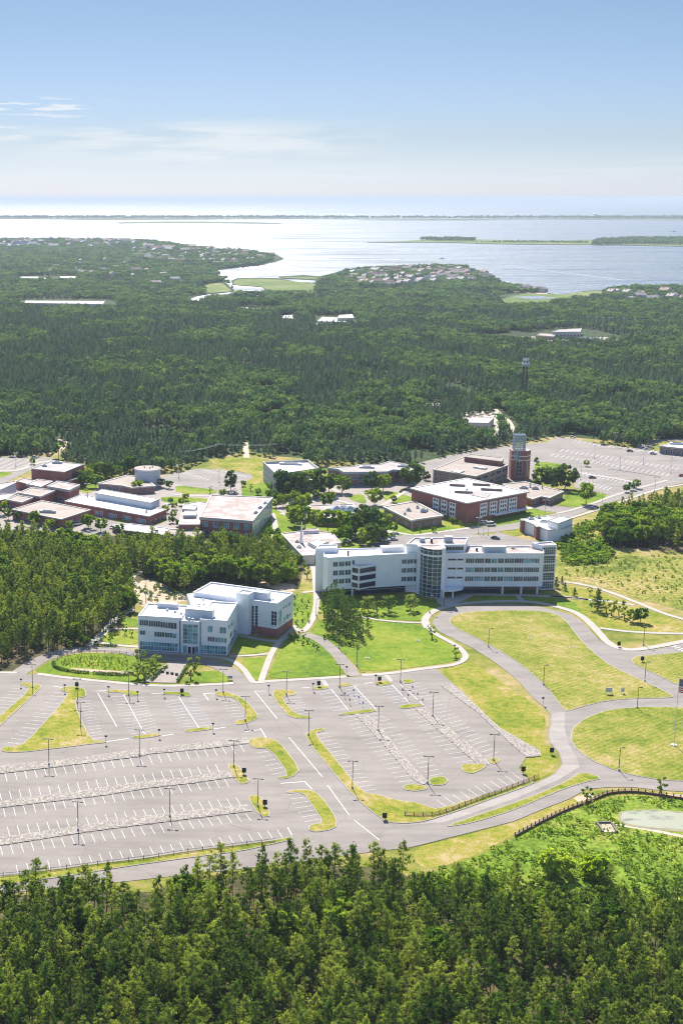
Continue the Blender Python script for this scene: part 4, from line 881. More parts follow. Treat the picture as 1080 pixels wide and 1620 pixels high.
def court_extra(B, poly):
    fL = Fac(poly[0], poly[3]); fR = Fac(poly[3], poly[2])
    for (u0, v0, u1, v1) in ((684.5, 782, 693.8, 808), (697.6, 786, 707, 812), (710.8, 790, 720.5, 816)):
        x0, x1 = fL.pix(u0, 800)[0], fL.pix(u1, 800)[0]; m = MB(); fL.slab(m, x0, x1, 1.6, 9.8, -.05, .25, M_trim); o = B.part(m, "window_panel"); m = MB()
        for z in (2.6, 5.2, 7.8):
            for k in (0, 1): xx = x0 + (x1 - x0) * (.18 + .4 * k); fL.slab(m, xx, xx + (x1 - x0) * .24, z, z + 1.5, .2, .3, M_gdark)
        B.part(m, "pane", o)
    for (u0, u1) in ((758.7, 770), (773.8, 785.3), (789, 801), (804, 816.3)):
        x0, x1 = fR.pix(u0, 800)[0], fR.pix(u1, 800)[0]; m = MB(); fR.slab(m, x0, x1, 2.2, 9.8, -.05, .25, M_trim); o = B.part(m, "window_panel"); m = MB()
        for z in (3.0, 5.4, 7.8):
            for k in (0, 1, 2): xx = x0 + (x1 - x0) * (.12 + .28 * k); fR.slab(m, xx, xx + (x1 - x0) * .17, z, z + 1.4, .2, .3, M_gdark)
        B.part(m, "pane", o)
    for (u, v, sx, sy) in ((723, 769, 9, .5), (737, 775, .5, 10), (733, 780, 10, .5), (761, 768, 10, .5), (777, 776, 12, .5)): m = MB(); m.box(G2(u, v, 11.6), sx, sy, 11, 12.9, M_brick2 if sy < 1 else M_conc, -.25, M_trim); B.part(m, "courtyard_parapet")
    m = MB(); m.face([(*G2(u, v, 11.75), 11.75) for u, v in ((741, 782), (752, 775), (778, 780), (768, 788))][::-1], M_rgrey); B.part(m, "courtyard_roof")
    m = MB(); fR.slab(m, fR.L * .42, fR.L + 2, 2.2, 2.5, 0, 3.2, M_trim)
    for k in range(8): x = fR.L * (.42 + .07 * k); fR.slab(m, x, x + .2, 0, 2.2, 2.8, 3.0, M_darkmetal)
    B.part(m, "entrance_canopy")
campus("courtyard_building", "three storey brick block with a brilliant white roof and white window panels", [(651, 772), (738, 756.5), (833, 777.5), (738, 795)], 11.8, M_brick, M_rwhite, .7, 1.0, extra=court_extra)
def tower_extra(B, poly): pass
campus("brick_wing_building", "tan brick building with a raised brick penthouse, left of the clock tower", [(685, 742.3), (738, 720.5), (803, 735.4), (751.7, 753)], 9, M_brick3, M_rtan, .7, .3,
       tiers=[([(734, 722), (741.7, 718), (796, 724), (793, 729.5)], 8.4, 12, M_brick, M_rtan), ([(713, 745), (722, 741), (734, 744), (726, 748)], 8.4, 9.4, M_trim, M_rwhite), ([(748, 738), (752, 735), (770, 738), (767, 741)], 8.4, 9.6, M_trim, M_rwhite)],
       win=[(0, 3, 8, 5.6, 7.0, .55, 2, None), (0, 3, 8, 2.4, 4.0, .55, 2, None), (3, 2, 5, 5.4, 7.4, .75, 3, M_gdark), (3, 2, 5, 1.6, 3.6, .75, 3, M_gdark)])
# tower with glass lantern
c = G2(821, 758); B = Bld("bell_tower", "square brick tower carrying a tall glazed steel lantern beside the big far lot", "tower", [c]); m = MB()
tp = [(c[0] + x, c[1] + y) for x, y in ((-6, -1), (2.5, -4.2), (6.5, 1), (5, 7), (-5.5, 7))]
m.prism(tp, 0, 18.6, M_brick, M_rgrey); B.part(m, "wall")
m = MB(); 
for i in (0, 1):
    fc = Fac(tp[i], tp[i+1]); fc.slab(m, 0, fc.L, 15.0, 15.5, 0, .25, M_trim); fc.slab(m, 0, fc.L, 12.6, 13.0, 0, .25, M_trim)
B.part(m, "stone_band")
window(B, Fac(tp[0], tp[1]), 3.2, 6.8, 2.5, 11.8, cols=2, rows=4, gl=M_gdark); window(B, Fac(tp[1], tp[2]), 2, 4, 2.5, 11.8, cols=1, rows=4, gl=M_gdark)
m = MB(); cc = (c[0] - 1.2, c[1] + .4)
for z in [13.6 + 1.5 * k for k in range(11)]:
    for (p, q) in (((-3.4, -3.2), (3.4, -3.2)), ((3.4, -3.2), (3.4, 3.2)), ((3.4, 3.2), (-3.4, 3.2)), ((-3.4, 3.2), (-3.4, -3.2))): m.bar((cc[0] + p[0], cc[1] + p[1], z), (cc[0] + q[0], cc[1] + q[1], z), .2, M_metal)
for x, y in [(-3.4 + 6.8 * k / 4, s_) for k in range(5) for s_ in (-3.2, 3.2)] + [(s_, -3.2 + 6.4 * k / 4) for k in range(1, 4) for s_ in (-3.4, 3.4)]: m.bar((cc[0] + x, cc[1] + y, 13.4), (cc[0] + x, cc[1] + y, 28.8), .2, M_metal)
lan = B.part(m, "lantern_frame")
gm, nt, b = newmat("clear_lantern_glass"); b.inputs['Base Color'].default_value = (.20, .33, .36, 1); b.inputs['Roughness'].default_value = .15; b.inputs['Alpha'].default_value = .4
m = MB(); m.box(cc, 6.5, 6.1, 18.8, 28.5, gm); m.box(cc, 6.5, 6.1, 13.6, 18.2, M_gteal); B.part(m, "lantern_glass", lan)
campus("low_brown_building", "low brick building with a grey roof and dark window band, right of the courtyard block", [(795, 765.5), (830, 761.7), (890, 777), (868, 787), (855, 784.5), (841.7, 788.8), (831.7, 785.5)], 4.6, M_brick, M_rtan, .9, .5, units=[(828, 773, 5, 2, 1.2), (838, 771, 1, 1, 2), (846, 774, 4, 2, 1.4), (857, 773, .8, .8, 2.2)],
       win=[(3, 2, 3, 1.0, 2.6, .8, 4, M_gdark), (5, 4, 1, 1, 2.4, .3, 1, None)])
campus("white_annex", "small white and brick building with a dark glazed rooftop room, beside the campus road", [(823, 821), (866.7, 815.5), (905, 829), (893, 835), (866, 838), (848, 830.5)], 6.6, M_white, M_rwhite, .5, .3,
       tiers=[([(866, 822.5), (885, 816.5), (905, 819), (882, 828)], 6, 10, M_white, M_rwhite), ([(822.5, 821.2), (826, 820.6), (829, 822.5), (825.5, 823.3)], 0, 7.0, M_brick, M_rwhite), ([(844.5, 829.5), (848, 829), (852, 832.5), (848, 833)], 0, 7.0, M_brick, M_rwhite)],
       units=[(840, 822, 3, 2, 1.2), (852, 820, 2, 2, 1.2), (860, 826, 5, 2, .8)])
campus("annex_wing", "low pale wing with thin white mast, behind the long white building's left end", [(445, 843.5), (490, 838), (525, 841.8), (539, 858.3), (500, 864), (497, 877.8), (478, 878.5)], 4.6, M_conc, M_rpink, .5, .2,
       tiers=[([(487, 857), (500, 853), (520, 856), (500, 864)], 4, 6, M_white, M_rwhite), ([(480, 840), (487, 836), (502, 835), (504, 839)], 4, 5.8, M_white, M_rpink)],
       extra=lambda B, poly: B.part((lambda m: (m.bar((*G2(476.7, 858, 4.5), 4.2), (*G2(476.7, 858, 4.5), 15), 1.3, M_trim, .35), m)[1])(MB()), "mast"), units=[(473, 866, 2, 3, .9), (470, 858, 2, 1.5, .9)])
M_sky = glass("skylight_glass", (.17, .24, .30), .3)
def sky_extra(B, poly):
    for u in (533, 553):
        c = G2(u, 806, 4.6); m = MB(); r_ = [(c[0] + x, c[1] + y, 4.0) for x, y in ((-5, -4), (5, -4), (5, 4), (-5, 4))]; ap = (c[0], c[1], 6.8)
        for i in range(4): m.face([r_[i], r_[(i+1) % 4], ap], M_sky)
        B.part(m, "skylight")
campus("student_centre", "low pale roofed building with blue pyramid skylights among the central trees", [(489, 799.5), (558, 797), (571, 813), (546, 821), (500, 819)], 4.4, M_brick2, M_rpink, .8, .4, extra=sky_extra, units=[(543, 806, 6, 5, 1.8)])
campus("low_shop", "low white fronted building at the right edge beyond the far lot", [(1043, 705), (1063.7, 700), (1120, 703), (1110, 712)], 5.5, M_brick2, M_rwhite, 1.0, .3, win=[(0, 3, 8, .6, 3.2, .6, 2, None)], units=[(1070, 703, 10, 3, 1.2)])
# buildings out in the woods
M_cream = surf("cream_wall", (.55, .52, .48), .08, .2, .9)
def wood_b(name, label, roof, h, wm=M_cream, rm=M_rwhite, n=8, group=None):
    return campus(name, label, roof, h, wm, rm, .8, .3, win=[(0, 3, n, h * .25, h * .55, .6, 1, M_gdark)] if n else (), group=group)
wood_b("low_building", "white roofed building in a clearing of the near wood above the tower", [(738, 668), (740, 661), (781, 660), (772, 668.5)], 6)
wood_b("school_building", "very long two storey building half hidden in the far left wood", [(37, 479), (42, 475), (166, 476), (163, 481)], 9, M_conc, M_rgrey, 16)
wood_b("warehouse", "white roofed shed in the distant left wood, left of three", [(33, 440), (35, 437.5), (61, 437.5), (61, 440)], 8, n=0)
wood_b("warehouse", "white roofed shed in the distant left wood, low middle one of three", [(69, 443), (71, 439.5), (86, 439.5), (86, 443)], 6, n=5)
wood_b("warehouse", "white roofed shed in the distant left wood, right of three", [(94, 440), (96, 437), (120, 437), (119, 440)], 8, n=0)
wood_b("hall", "white roofed hall group in the middle of the wood below the river", [(502, 508), (510, 501), (545, 503), (548, 509)], 7, n=6)
wood_b("hall", "tall pale roofed hall standing behind the white hall group in the wood", [(533, 503), (537, 498), (557, 497), (559, 502.5)], 11, n=0)
wood_b("chapel", "small pale roofed building left of the white hall group in the wood", [(447, 503), (450, 498.5), (463, 498), (464, 504)], 7, n=2)
wood_b("apartment_row", "long low tan row of roofs in the wood below the river bend", [(380, 488), (383, 485.5), (450, 487), (447, 490)], 7, M_brick2, M_rpink, 10)
wood_b("depot", "long grey shed in the clearing at right, before the line of poles", [(873, 525), (885, 521), (919, 519), (917, 524.5)], 8, M_conc, M_rgrey, 8)
wood_b("depot", "dark roofed low shed on the sandy clearing at right", [(917, 534), (922, 532), (950, 534), (947, 537.5)], 5, M_brick2, surf("dark_shingle", (.06, .06, .07), .1, .4), 6)
wood_b("depot", "small brown roofed shed at the left side of the right clearing", [(849, 530), (855, 527), (878, 528), (875, 532)], 5, M_brick2, M_rtan, 3)
wood_b("lodge", "grey roof seen between trees left of the near wood clearing", [(664, 645), (668, 639), (694, 638), (692, 645)], 4, M_cream, M_rgrey, 3)

# ------------------------------------------------------------------ vegetation
from mathutils import noise as NZ
def leaf_mat(name, dark, mid, light, trans=.35, sat=1):
    m = bpy.data.materials.new(name); m.use_nodes = True; nt = m.node_tree
    for n in list(nt.nodes): nt.nodes.remove(n)
    out = nt.nodes.new("ShaderNodeOutputMaterial"); d = nt.nodes.new("ShaderNodeBsdfDiffuse"); t = nt.nodes.new("ShaderNodeBsdfTranslucent"); mx = nt.nodes.new("ShaderNodeMixShader")
    oi = nt.nodes.new("ShaderNodeObjectInfo"); g = nt.nodes.new("ShaderNodeNewGeometry")
    n1 = noise(nt, g.outputs['Position'], .55, 2); n2 = noise(nt, g.outputs['Position'], .02, 3)
    f = M('ADD', M('MULTIPLY', oi.outputs['Random'], .6, None, nt.nodes, nt.links), M('ADD', M('MULTIPLY', n1, .55, None, nt.nodes, nt.links), M('MULTIPLY', n2, .35, None, nt.nodes, nt.links), None, nt.nodes, nt.links), None, nt.nodes, nt.links)
    c = ramp(nt, f, [(.42, dark), (.72, mid), (1.0, light)])
    nt.links.new(c, d.inputs[0]); nt.links.new(mixc(nt, 1.0, c, (1.45, 1.42, .72), 'MULTIPLY'), t.inputs[0])
    mx.inputs[0].default_value = trans; nt.links.new(d.outputs[0], mx.inputs[1]); nt.links.new(t.outputs[0], mx.inputs[2]); nt.links.new(mx.outputs[0], out.inputs[0])
    return m
M_pine = leaf_mat("pine_needles", (.035, .085, .020), (.115, .18, .036), (.30, .355, .07), .43)
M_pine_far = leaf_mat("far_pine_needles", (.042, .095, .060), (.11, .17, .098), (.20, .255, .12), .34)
M_leaf = leaf_mat("broad_leaves", (.06, .14, .018), (.14, .23, .028), (.24, .32, .045), .45)
M_leaf_dark = leaf_mat("dark_broad_leaves", (.045, .10, .035), (.075, .14, .04), (.11, .18, .045), .35)
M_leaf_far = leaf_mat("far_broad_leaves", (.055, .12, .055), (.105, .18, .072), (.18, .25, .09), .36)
M_leaf_light = leaf_mat("pale_young_leaves", (.13, .20, .05), (.20, .28, .07), (.28, .34, .10), .4)
M_leaf_bright = leaf_mat("bright_willow_leaves", (.30, .42, .04), (.36, .47, .055), (.42, .52, .08), .55)
M_bark = surf("bark", (.15, .105, .08), .25, 1.5, .95)

rnd = random.Random(11)
def leafq(mb, c, s, mat, up=.35, asp=.6):
    n = Vector((rnd.gauss(0, 1), rnd.gauss(0, 1), rnd.gauss(0, 1) + up)).normalized()
    u = n.orthogonal().normalized(); a = rnd.random() * 6.28; v = n.cross(u); u, v = u * math.cos(a) + v * math.sin(a), v * math.cos(a) - u * math.sin(a)
    c = Vector(c); u *= s; v *= s * asp
    mb.face([c - u - v * .4, c + u * .2 - v, c + u + v * .4, c - u * .2 + v], mat)
def pine_mesh(seed, hgt=13, dense=1.0, low=.42, leafs=20, ls=.31, mat=None):
    rnd.seed(seed); mat = mat or M_pine; tr = MB(); cr = MB(); lean = Vector((rnd.uniform(-.5, .5), rnd.uniform(-.5, .5), 0))
    pts = [Vector((0, 0, -.3)) + lean * (k / 6) ** 2 + Vector((rnd.uniform(-.12, .12), rnd.uniform(-.12, .12), hgt * .97 * k / 6)) for k in range(7)]
    for k in range(6): tr.bar(pts[k], pts[k+1], .36 * (1 - k / 7.2), M_bark, .36 * (1 - (k + 1) / 7.2), 6)
    def at(z):
        t = max(0, min(5.999, z / (hgt * .97) * 6)); i = int(t); return pts[i].lerp(pts[i+1], t - i)
    n = int(26 * dense); lp = rnd.uniform(0, 6.28)
    for i in range(n):
        t = (i + rnd.random()) / n; z = hgt * (low + (1 - low) * t * .98); prof = math.sin(min(1, (t + .12) * 1.05) * math.pi * .62 + .45) 
        L = (2.3 * (1 - t) ** .62 + .5) * rnd.uniform(.55, 1.2) * (.75 + .25 * prof)
        if rnd.random() < .1: L *= 1.3
        lp += 2.4 + rnd.uniform(-.6, .6); d = Vector((math.cos(lp), math.sin(lp), rnd.uniform(.05, .45)))
        b = at(z); e = b + d * L
        tr.bar(b, b + d * L * .85, .10, M_bark, .04, 3)
        for q in range(max(1, int(L * 1.5))):
            c = b.lerp(e, rnd.uniform(.35, 1.05)) + Vector((rnd.uniform(-.35, .35), rnd.uniform(-.35, .35), rnd.uniform(-.1, .35))); rr = rnd.uniform(.36, .62)
            for _ in range(leafs):
                o = Vector((rnd.gauss(0, .5), rnd.gauss(0, .5), rnd.gauss(.05, .32))) * rr; leafq(cr, c + o, ls * rnd.uniform(.6, 1.15), mat, .5, .38)
    c = at(hgt)
    for _ in range(leafs * 2): leafq(cr, c + Vector((rnd.gauss(0, .35), rnd.gauss(0, .35), rnd.gauss(-.4, .5))), ls, mat, .4, .4)
    for k in range(4):      # dead stubs
        b = at(hgt * rnd.uniform(.2, low)); a = rnd.random() * 6.28; tr.bar(b, b + Vector((math.cos(a), math.sin(a), .1)) * rnd.uniform(.5, 1.2), .07, M_bark, .02, 3)
    return tr, cr
def broad_mesh(seed, hgt=10, rad=4.2, mat=None, low=.28, nclump=30, per=62, ls=.42, cone=0):
    rnd.seed(seed); mat = mat or M_leaf; tr = MB(); cr = MB()
    th = hgt * (low + .12); pts = [Vector((rnd.uniform(-.1, .1) * k, rnd.uniform(-.1, .1) * k, -.3 + (th + .3) * k / 3)) for k in range(4)]
    for k in range(3): tr.bar(pts[k], pts[k+1], .5 - .09 * k, M_bark, .5 - .09 * (k + 1), 7)
    cz = hgt * (low + (1 - low) / 2); rz = hgt * (1 - low) / 2
    for i in range(nclump):
        z = rnd.uniform(-.92, .95); a = rnd.random() * 6.28; k = math.sqrt(1 - z * z) * (1 - cone * (z + 1) / 2); q = rnd.uniform(.6, 1.05)
        c = Vector((math.cos(a) * rad * k * q, math.sin(a) * rad * k * q, cz + z * rz * rnd.uniform(.75, .95)))
        if i % 3 == 0: tr.bar(pts[3], c, .16, M_bark, .04, 4)
        rr = rad * rnd.uniform(.18, .33); 
        for _ in range(per):
            d = Vector((rnd.gauss(0, 1), rnd.gauss(0, 1), rnd.gauss(.15, 1))).normalized() * rr * rnd.uniform(.5, 1.05); d.z *= .8
            leafq(cr, c + d, ls * rnd.uniform(.6, 1.1), mat, .4, .7)
    return tr, cr
def tree_proto(name, meshes, label, cat, group=None):
    o = empty(name, (0, 0, 0), label, cat, group); del o['_org']
    a = meshes[0].obj("trunk"); a.parent = o; c = meshes[1].obj("crown"); c.parent = o; return o
def place(proto, p, sc, rz, szz=None, label=None, group=None, first={}):
    if proto.name not in first: first[proto.name] = 1; o = proto
    else: o = copy_tree(proto)
    o.location = (p[0], p[1], p[2] if len(p) > 2 else 0); o.rotation_euler = (0, 0, rz); o.scale = (sc, sc, szz or sc)
    if label: o['label'] = label
    if group: o['group'] = group
    return o

def merged(ms):
    b = MB()
    for m in ms:
        k = len(b.v); b.v += m.v; b.f += [tuple(i + k for i in f) for f in m.f]; b.m += [b.mi(m.mats[i]) for i in m.m]
    return b
def scatter(name, pts, protos, label, cat="woodland", zoff=0):
    """one object: a tree mesh instanced on every point of a point cloud; pts = (x, y, z, rot, sxy, sz, idx)"""
    col = bpy.data.collections.new(name + "_kinds")
    for i, (pn, mb) in enumerate(protos):
        o = bpy.data.objects.new("%s_%02d" % (pn, i), mb.mesh(pn)); col.objects.link(o)
    order = sorted(range(len(protos)), key=lambda i: "%s_%02d" % (protos[i][0], i)); inv = {k: j for j, k in enumerate(order)}
    me = bpy.data.meshes.new(name); me.from_pydata([p[:3] for p in pts], [], [])
    for nm, tp, key, data in (("rot", 'FLOAT_VECTOR', 'vector', [c for p in pts for c in (0, 0, p[3])]), ("scl", 'FLOAT_VECTOR', 'vector', [c for p in pts for c in (p[4], p[4], p[5])]), ("idx", 'INT', 'value', [inv[p[6]] for p in pts])):
        at = me.attributes.new(nm, tp, 'POINT'); at.data.foreach_set(key, data)
    ob = bpy.data.objects.new(name, me); COL.objects.link(ob)
    ng = bpy.data.node_groups.new(name, 'GeometryNodeTree')
    ng.interface.new_socket("Geometry", in_out='INPUT', socket_type='NodeSocketGeometry'); ng.interface.new_socket("Geometry", in_out='OUTPUT', socket_type='NodeSocketGeometry')
    N = ng.nodes; L = ng.links; i_ = N.new("NodeGroupInput"); o_ = N.new("NodeGroupOutput"); mp = N.new("GeometryNodeMeshToPoints"); ip = N.new("GeometryNodeInstanceOnPoints"); ci = N.new("GeometryNodeCollectionInfo")
    ci.inputs['Collection'].default_value = col; ci.inputs['Separate Children'].default_value = True; ci.inputs['Reset Children'].default_value = True
    def na(n, t): a = N.new("GeometryNodeInputNamedAttribute"); a.data_type = t; a.inputs['Name'].default_value = n; return a.outputs['Attribute']
    L.new(i_.outputs[0], mp.inputs['Mesh']); L.new(mp.outputs[0], ip.inputs['Points']); L.new(ci.outputs[0], ip.inputs['Instance']); ip.inputs['Pick Instance'].default_value = True
    L.new(na("idx", 'INT'), ip.inputs['Instance Index']); L.new(na("rot", 'FLOAT_VECTOR'), ip.inputs['Rotation']); L.new(na("scl", 'FLOAT_VECTOR'), ip.inputs['Scale']); L.new(ip.outputs[0], o_.inputs[0])
    md = ob.modifiers.new("scatter", 'NODES'); md.node_group = ng
    return tag(ob, label, cat, kind='stuff')
def grid(poly_px, sp, jit=.45, v_far=None, keep=1.0, excl=(), umin=-60, umax=1140):
    g = [tuple(G(*p)[:2]) for p in poly_px]; ex = [[tuple(G(*p)[:2]) for p in q] for q in excl]
    exb = [(min(p[0] for p in q), max(p[0] for p in q), min(p[1] for p in q), max(p[1] for p in q)) for q in ex]
    y0 = min(p[1] for p in g); y1 = max(p[1] for p in g); out = []; y = y0; row = 0
    while y < y1:
        xa = (umin - CX) / F * y * 1.0; xb = (umax - CX) / F * (y * 1.06 + 30)
        x = xa - rnd.random() * sp
        while x < xb:
            px, py = x + rnd.uniform(-jit, jit) * sp, y + rnd.uniform(-jit, jit) * sp
            if (keep >= 1 or rnd.random() < keep) and inside(px, py, g) and not any(b[0] <= px <= b[1] and b[2] <= py <= b[3] and inside(px, py, e) for b, e in zip(exb, ex)): out.append((px, py))
            x += sp
        y += sp; row += 1
    return out

M_bush = leaf_mat("bush_leaves", (.16, .28, .03), (.28, .40, .045), (.42, .50, .08), .5)
M_bush2 = leaf_mat("bush_leaves_deep", (.09, .20, .025), (.19, .31, .04), (.30, .40, .07), .5)
pines = [pine_mesh(s, h, d, lo) for s, h, d, lo in ((1, 13.5, 1.0, .42), (2, 12.5, .9, .36), (3, 14.5, 1.0, .48), (4, 11.5, 1.15, .30), (5, 13, .75, .5), (6, 10.5, 1.1, .28))]
broads = [broad_mesh(21, 10, 4.4, per=34, ls=.66), broad_mesh(22, 9.5, 4.6, low=.2, per=34, ls=.66), broad_mesh(23, 11, 4.0, low=.3, per=34, ls=.66)]
bdark = [broad_mesh(31, 11.5, 5.2, M_leaf_dark, low=.15, nclump=42, per=38, ls=.7), broad_mesh(32, 10, 3.4, M_leaf_dark, low=.06, nclump=30, cone=.5)]
light = broad_mesh(41, 5.5, 2.4, M_leaf_light, low=.12, nclump=22, per=44, ls=.26)
light2 = broad_mesh(42, 5.5, 2.2, M_leaf_light, low=.18, nclump=14, per=40, ls=.26)
small = broad_mesh(43, 4.5, 1.5, M_leaf, low=.28, nclump=10, per=34, ls=.22)
willow = broad_mesh(44, 8.5, 4.4, M_leaf_bright, low=.02, nclump=60, per=80, ls=.48)
conif = pine_mesh(51, 9, 1.7, .06, 16, .34, M_leaf_dark)

# --- foreground wood: the 300 largest pines are things, the rest of it one mass
FRONT = [(-120, 1448), (0, 1438), (140, 1430), (200, 1440), (240, 1456), (300, 1424), (420, 1412), (470, 1392), (590, 1396), (640, 1402), (660, 1440), (720, 1452), (800, 1462), (860, 1468), (1000, 1466), (1200, 1466), (1300, 1640), (1400, 1800), (-200, 1800)]
rnd.seed(5)
fp = grid(FRONT, 4.1, umin=-60, umax=1130)
fp = [p for p in fp if -70 < P((p[0], p[1], 6))[0] < 1150 and P((p[0], p[1], 15))[1] < 1630 and NZ.noise((p[0] * .07, p[1] * .07, 2)) > -.42]
fp.sort(key=lambda p: p[1] * p[1] + p[0] * p[0])
vis = [p for p in fp if -8 < P((p[0], p[1], 9))[0] < 1088 and P((p[0], p[1], 12.5))[1] < 1608]
near = vis[:300]; ns = set(near); rest = [p for p in fp if p not in ns]
print("front pines", len(fp), len(near))
pp = [tree_proto("pine_tree", m, "tall scrubby pine in the dense foreground wood", "pine tree", "pines of the foreground wood") for m in pines]
for i, p in enumerate(near):
    v = rnd.choices(range(6), (3, 3, 2, 2, 2, 2))[0]; s = rnd.uniform(.8, 1.12)
    u = P((p[0], p[1], 0))[0]
    place(pp[v], p, s * rnd.uniform(.9, 1.1), rnd.random() * 6.28, s, label="pine crowded into the %s of the foreground wood along the bottom edge" % ("left third" if u < 360 else "middle third" if u < 720 else "right third"))
pm = [("pine", merged(m)) for m in pines]
pts = [(p[0], p[1], 0, rnd.random() * 6.28, rnd.uniform(.78, 1.1), rnd.uniform(.76, 1.12), rnd.choices((0, 1, 2, 3, 4, 5, 8), (3, 3, 2, 2, 2, 2, 1))[0]) for p in rest]
ug = grid(FRONT, 5.0, excl=())
sh = [("shrub", merged(broad_mesh(61, 2.6, 1.9, M_leaf, low=.02, nclump=9, per=36, ls=.28))), ("shrub_light", merged(broad_mesh(62, 2.2, 1.6, M_leaf_light, low=.02, nclump=8, per=30, ls=.26)))]
pts += [(p[0], p[1], 0, rnd.random() * 6.28, rnd.uniform(.6, 1.3), rnd.uniform(.6, 1.4), 6 + (rnd.random() < .25)) for p in ug if rnd.random() < .6]
FR2 = [(650, 1392), (700, 1385), (760, 1385), (860, 1400), (940, 1410), (1100, 1415), (1160, 1470), (860, 1472), (720, 1452), (655, 1430)]
pts += [(p[0], p[1], 0, rnd.random() * 6.28, rnd.uniform(.5, 1.1), rnd.uniform(.5, 1.1), 6 + (rnd.random() < .4)) for p in grid(FR2, 2.6)]
pts += [(p[0], p[1], 0, rnd.random() * 6.28, rnd.uniform(.5, .75), rnd.uniform(.5, .75), rnd.randrange(6)) for p in grid(FR2, 7) if rnd.random() < .5]
scatter("foreground_woodland", pts, pm + sh + [("broad", merged(broads[0]))], "scrubby pine woodland with leafy undergrowth filling the foreground beyond the nearest pines")

LEFT = [(-120, 858), (0, 858), (100, 866), (160, 876), (240, 870), (330, 876), (352, 868), (430, 884), (466, 904), (462, 926), (400, 930), (330, 915), (305, 931), (290, 941), (268, 932), (226, 905), (206, 925), (210, 965), (186, 990), (145, 1013), (110, 1022), (50, 1036), (0, 1050), (-120, 1052)]
RIGHT = [(964, 866), (950, 842), (958, 825), (985, 818), (1030, 806), (1080, 798), (1220, 785), (1220, 880), (1080, 872), (1020, 866)]
bm = [("broad", merged(m)) for m in broads]
def mix(p, bias=0.0, s=.02):
    n = NZ.noise((p[0] * s, p[1] * s, 7)) + bias + rnd.uniform(-.15, .15)
    return n > .12
pts = []
for p in grid(LEFT, 4.2):
    u, v = P((p[0], p[1], 0)); br = mix(p, .10 if (u < 150 and v < 950) else (-.12 if u > 230 else -.4))
    s = rnd.uniform(.8, 1.05); pts.append((p[0], p[1], 0, rnd.random() * 6.28, s * (.8 if br else 1), s * (.95 if br else 1.0), 6 + rnd.randrange(3) if br else rnd.randrange(6)))
pts += [(p[0], p[1], 0, rnd.random() * 6.28, rnd.uniform(.5, 1), rnd.uniform(.5, 1), 9) for p in grid(LEFT, 6)]
pts += [(p[0], p[1], 0, rnd.random() * 6.28, rnd.uniform(.4, .9), rnd.uniform(.3, .8), 9) for p in grid([(208, 930), (250, 925), (310, 945), (240, 955), (214, 960)], 4)]
scatter("left_woodland", pts, pm + bm + sh[:1], "mixed pine and leafy woodland between the older campus and the lot at left")
pts = []
for p in grid(RIGHT, 4.6):
    br = mix(p, .1); s = rnd.uniform(.8, 1.1); pts.append((p[0], p[1], 0, rnd.random() * 6.28, s * .9, s, 6 + rnd.randrange(3) if br else rnd.randrange(6)))
scatter("right_woodland", pts, pm + bm, "dense wood on the bank at the right edge below the far lot")
SCR = [(882, 868), (890, 850), (915, 832), (950, 822), (962, 850), (975, 872), (960, 890), (925, 900), (890, 890)]
pts = [(p[0], p[1], 0, rnd.random() * 6.28, s, s * rnd.uniform(.6, 1.1), rnd.randrange(2)) for p in grid(SCR, 2.5) for s in (rnd.uniform(.5, 1.2),) if NZ.noise((p[0] * .09, p[1] * .09, 4)) > -.2]
pts += [(p[0], p[1], 0, rnd.random() * 6.28, s, s, 0) for p in grid([(885, 890), (960, 880), (1080, 880), (1200, 890), (1200, 975), (1080, 962), (1000, 940), (940, 922), (890, 912)], 4.2) for s in (rnd.uniform(.16, .46),) if rnd.random() < .8]
scatter("rough_shrubs", pts, [("shrub", merged(broad_mesh(63, 2.6, 1.9, M_bush2, low=.0, nclump=9, per=26, ls=.45))), ("shrub_b", sh[0][1])], "low dark shrubs dotted over the rough grass bank right of the long white building", "shrubs")
WET = [(660, 1385), (740, 1362), (814, 1328), (867, 1299), (935, 1273), (975, 1262), (1020, 1262), (1160, 1270), (1160, 1283), (1080, 1281), (1034, 1277), (984, 1279), (972, 1284), (972, 1300), (1000, 1316), (1160, 1338), (1260, 1460), (900, 1440), (740, 1420)]
pts = [(p[0], p[1], 0, rnd.random() * 6.28, s, s * rnd.uniform(.4, .95), rnd.randrange(2)) for p in grid(WET, 1.9, umax=1160) for s in (rnd.uniform(.35, .7),) if NZ.noise((p[0] * .12, p[1] * .12, 0)) > -.3]
scatter("wet_meadow_plants", pts, [("plant", merged(broad_mesh(64, 2.2, 1.9, M_bush, low=.0, nclump=6, per=22, ls=.34))), ("plant_b", merged(broad_mesh(65, 2.0, 1.8, M_bush2, low=.0, nclump=6, per=22, ls=.34)))], "lush bright green bushes covering the wet ground around the algae pond", "bushes")
GARD = [(92, 1051), (104, 1043), (125, 1037), (200, 1040), (214, 1055), (200, 1062), (140, 1056), (110, 1056)]
pts = [(p[0], p[1], .1, rnd.random() * 6.28, s, s * 1.2, rnd.randrange(2)) for p in grid(GARD, 1.5) for s in (rnd.uniform(.25, .42),)]
scatter("rain_garden_plants", pts, [("plant", merged(broad_mesh(66, 2.2, 1.5, M_leaf_bright, low=.0, nclump=5, per=18, ls=.3))), ("plant_b", merged(broad_mesh(67, 2.2, 1.4, M_leaf, low=.0, nclump=5, per=18, ls=.3)))], "rows of green plants filling the oval bed left of the white building's entrance", "plants")

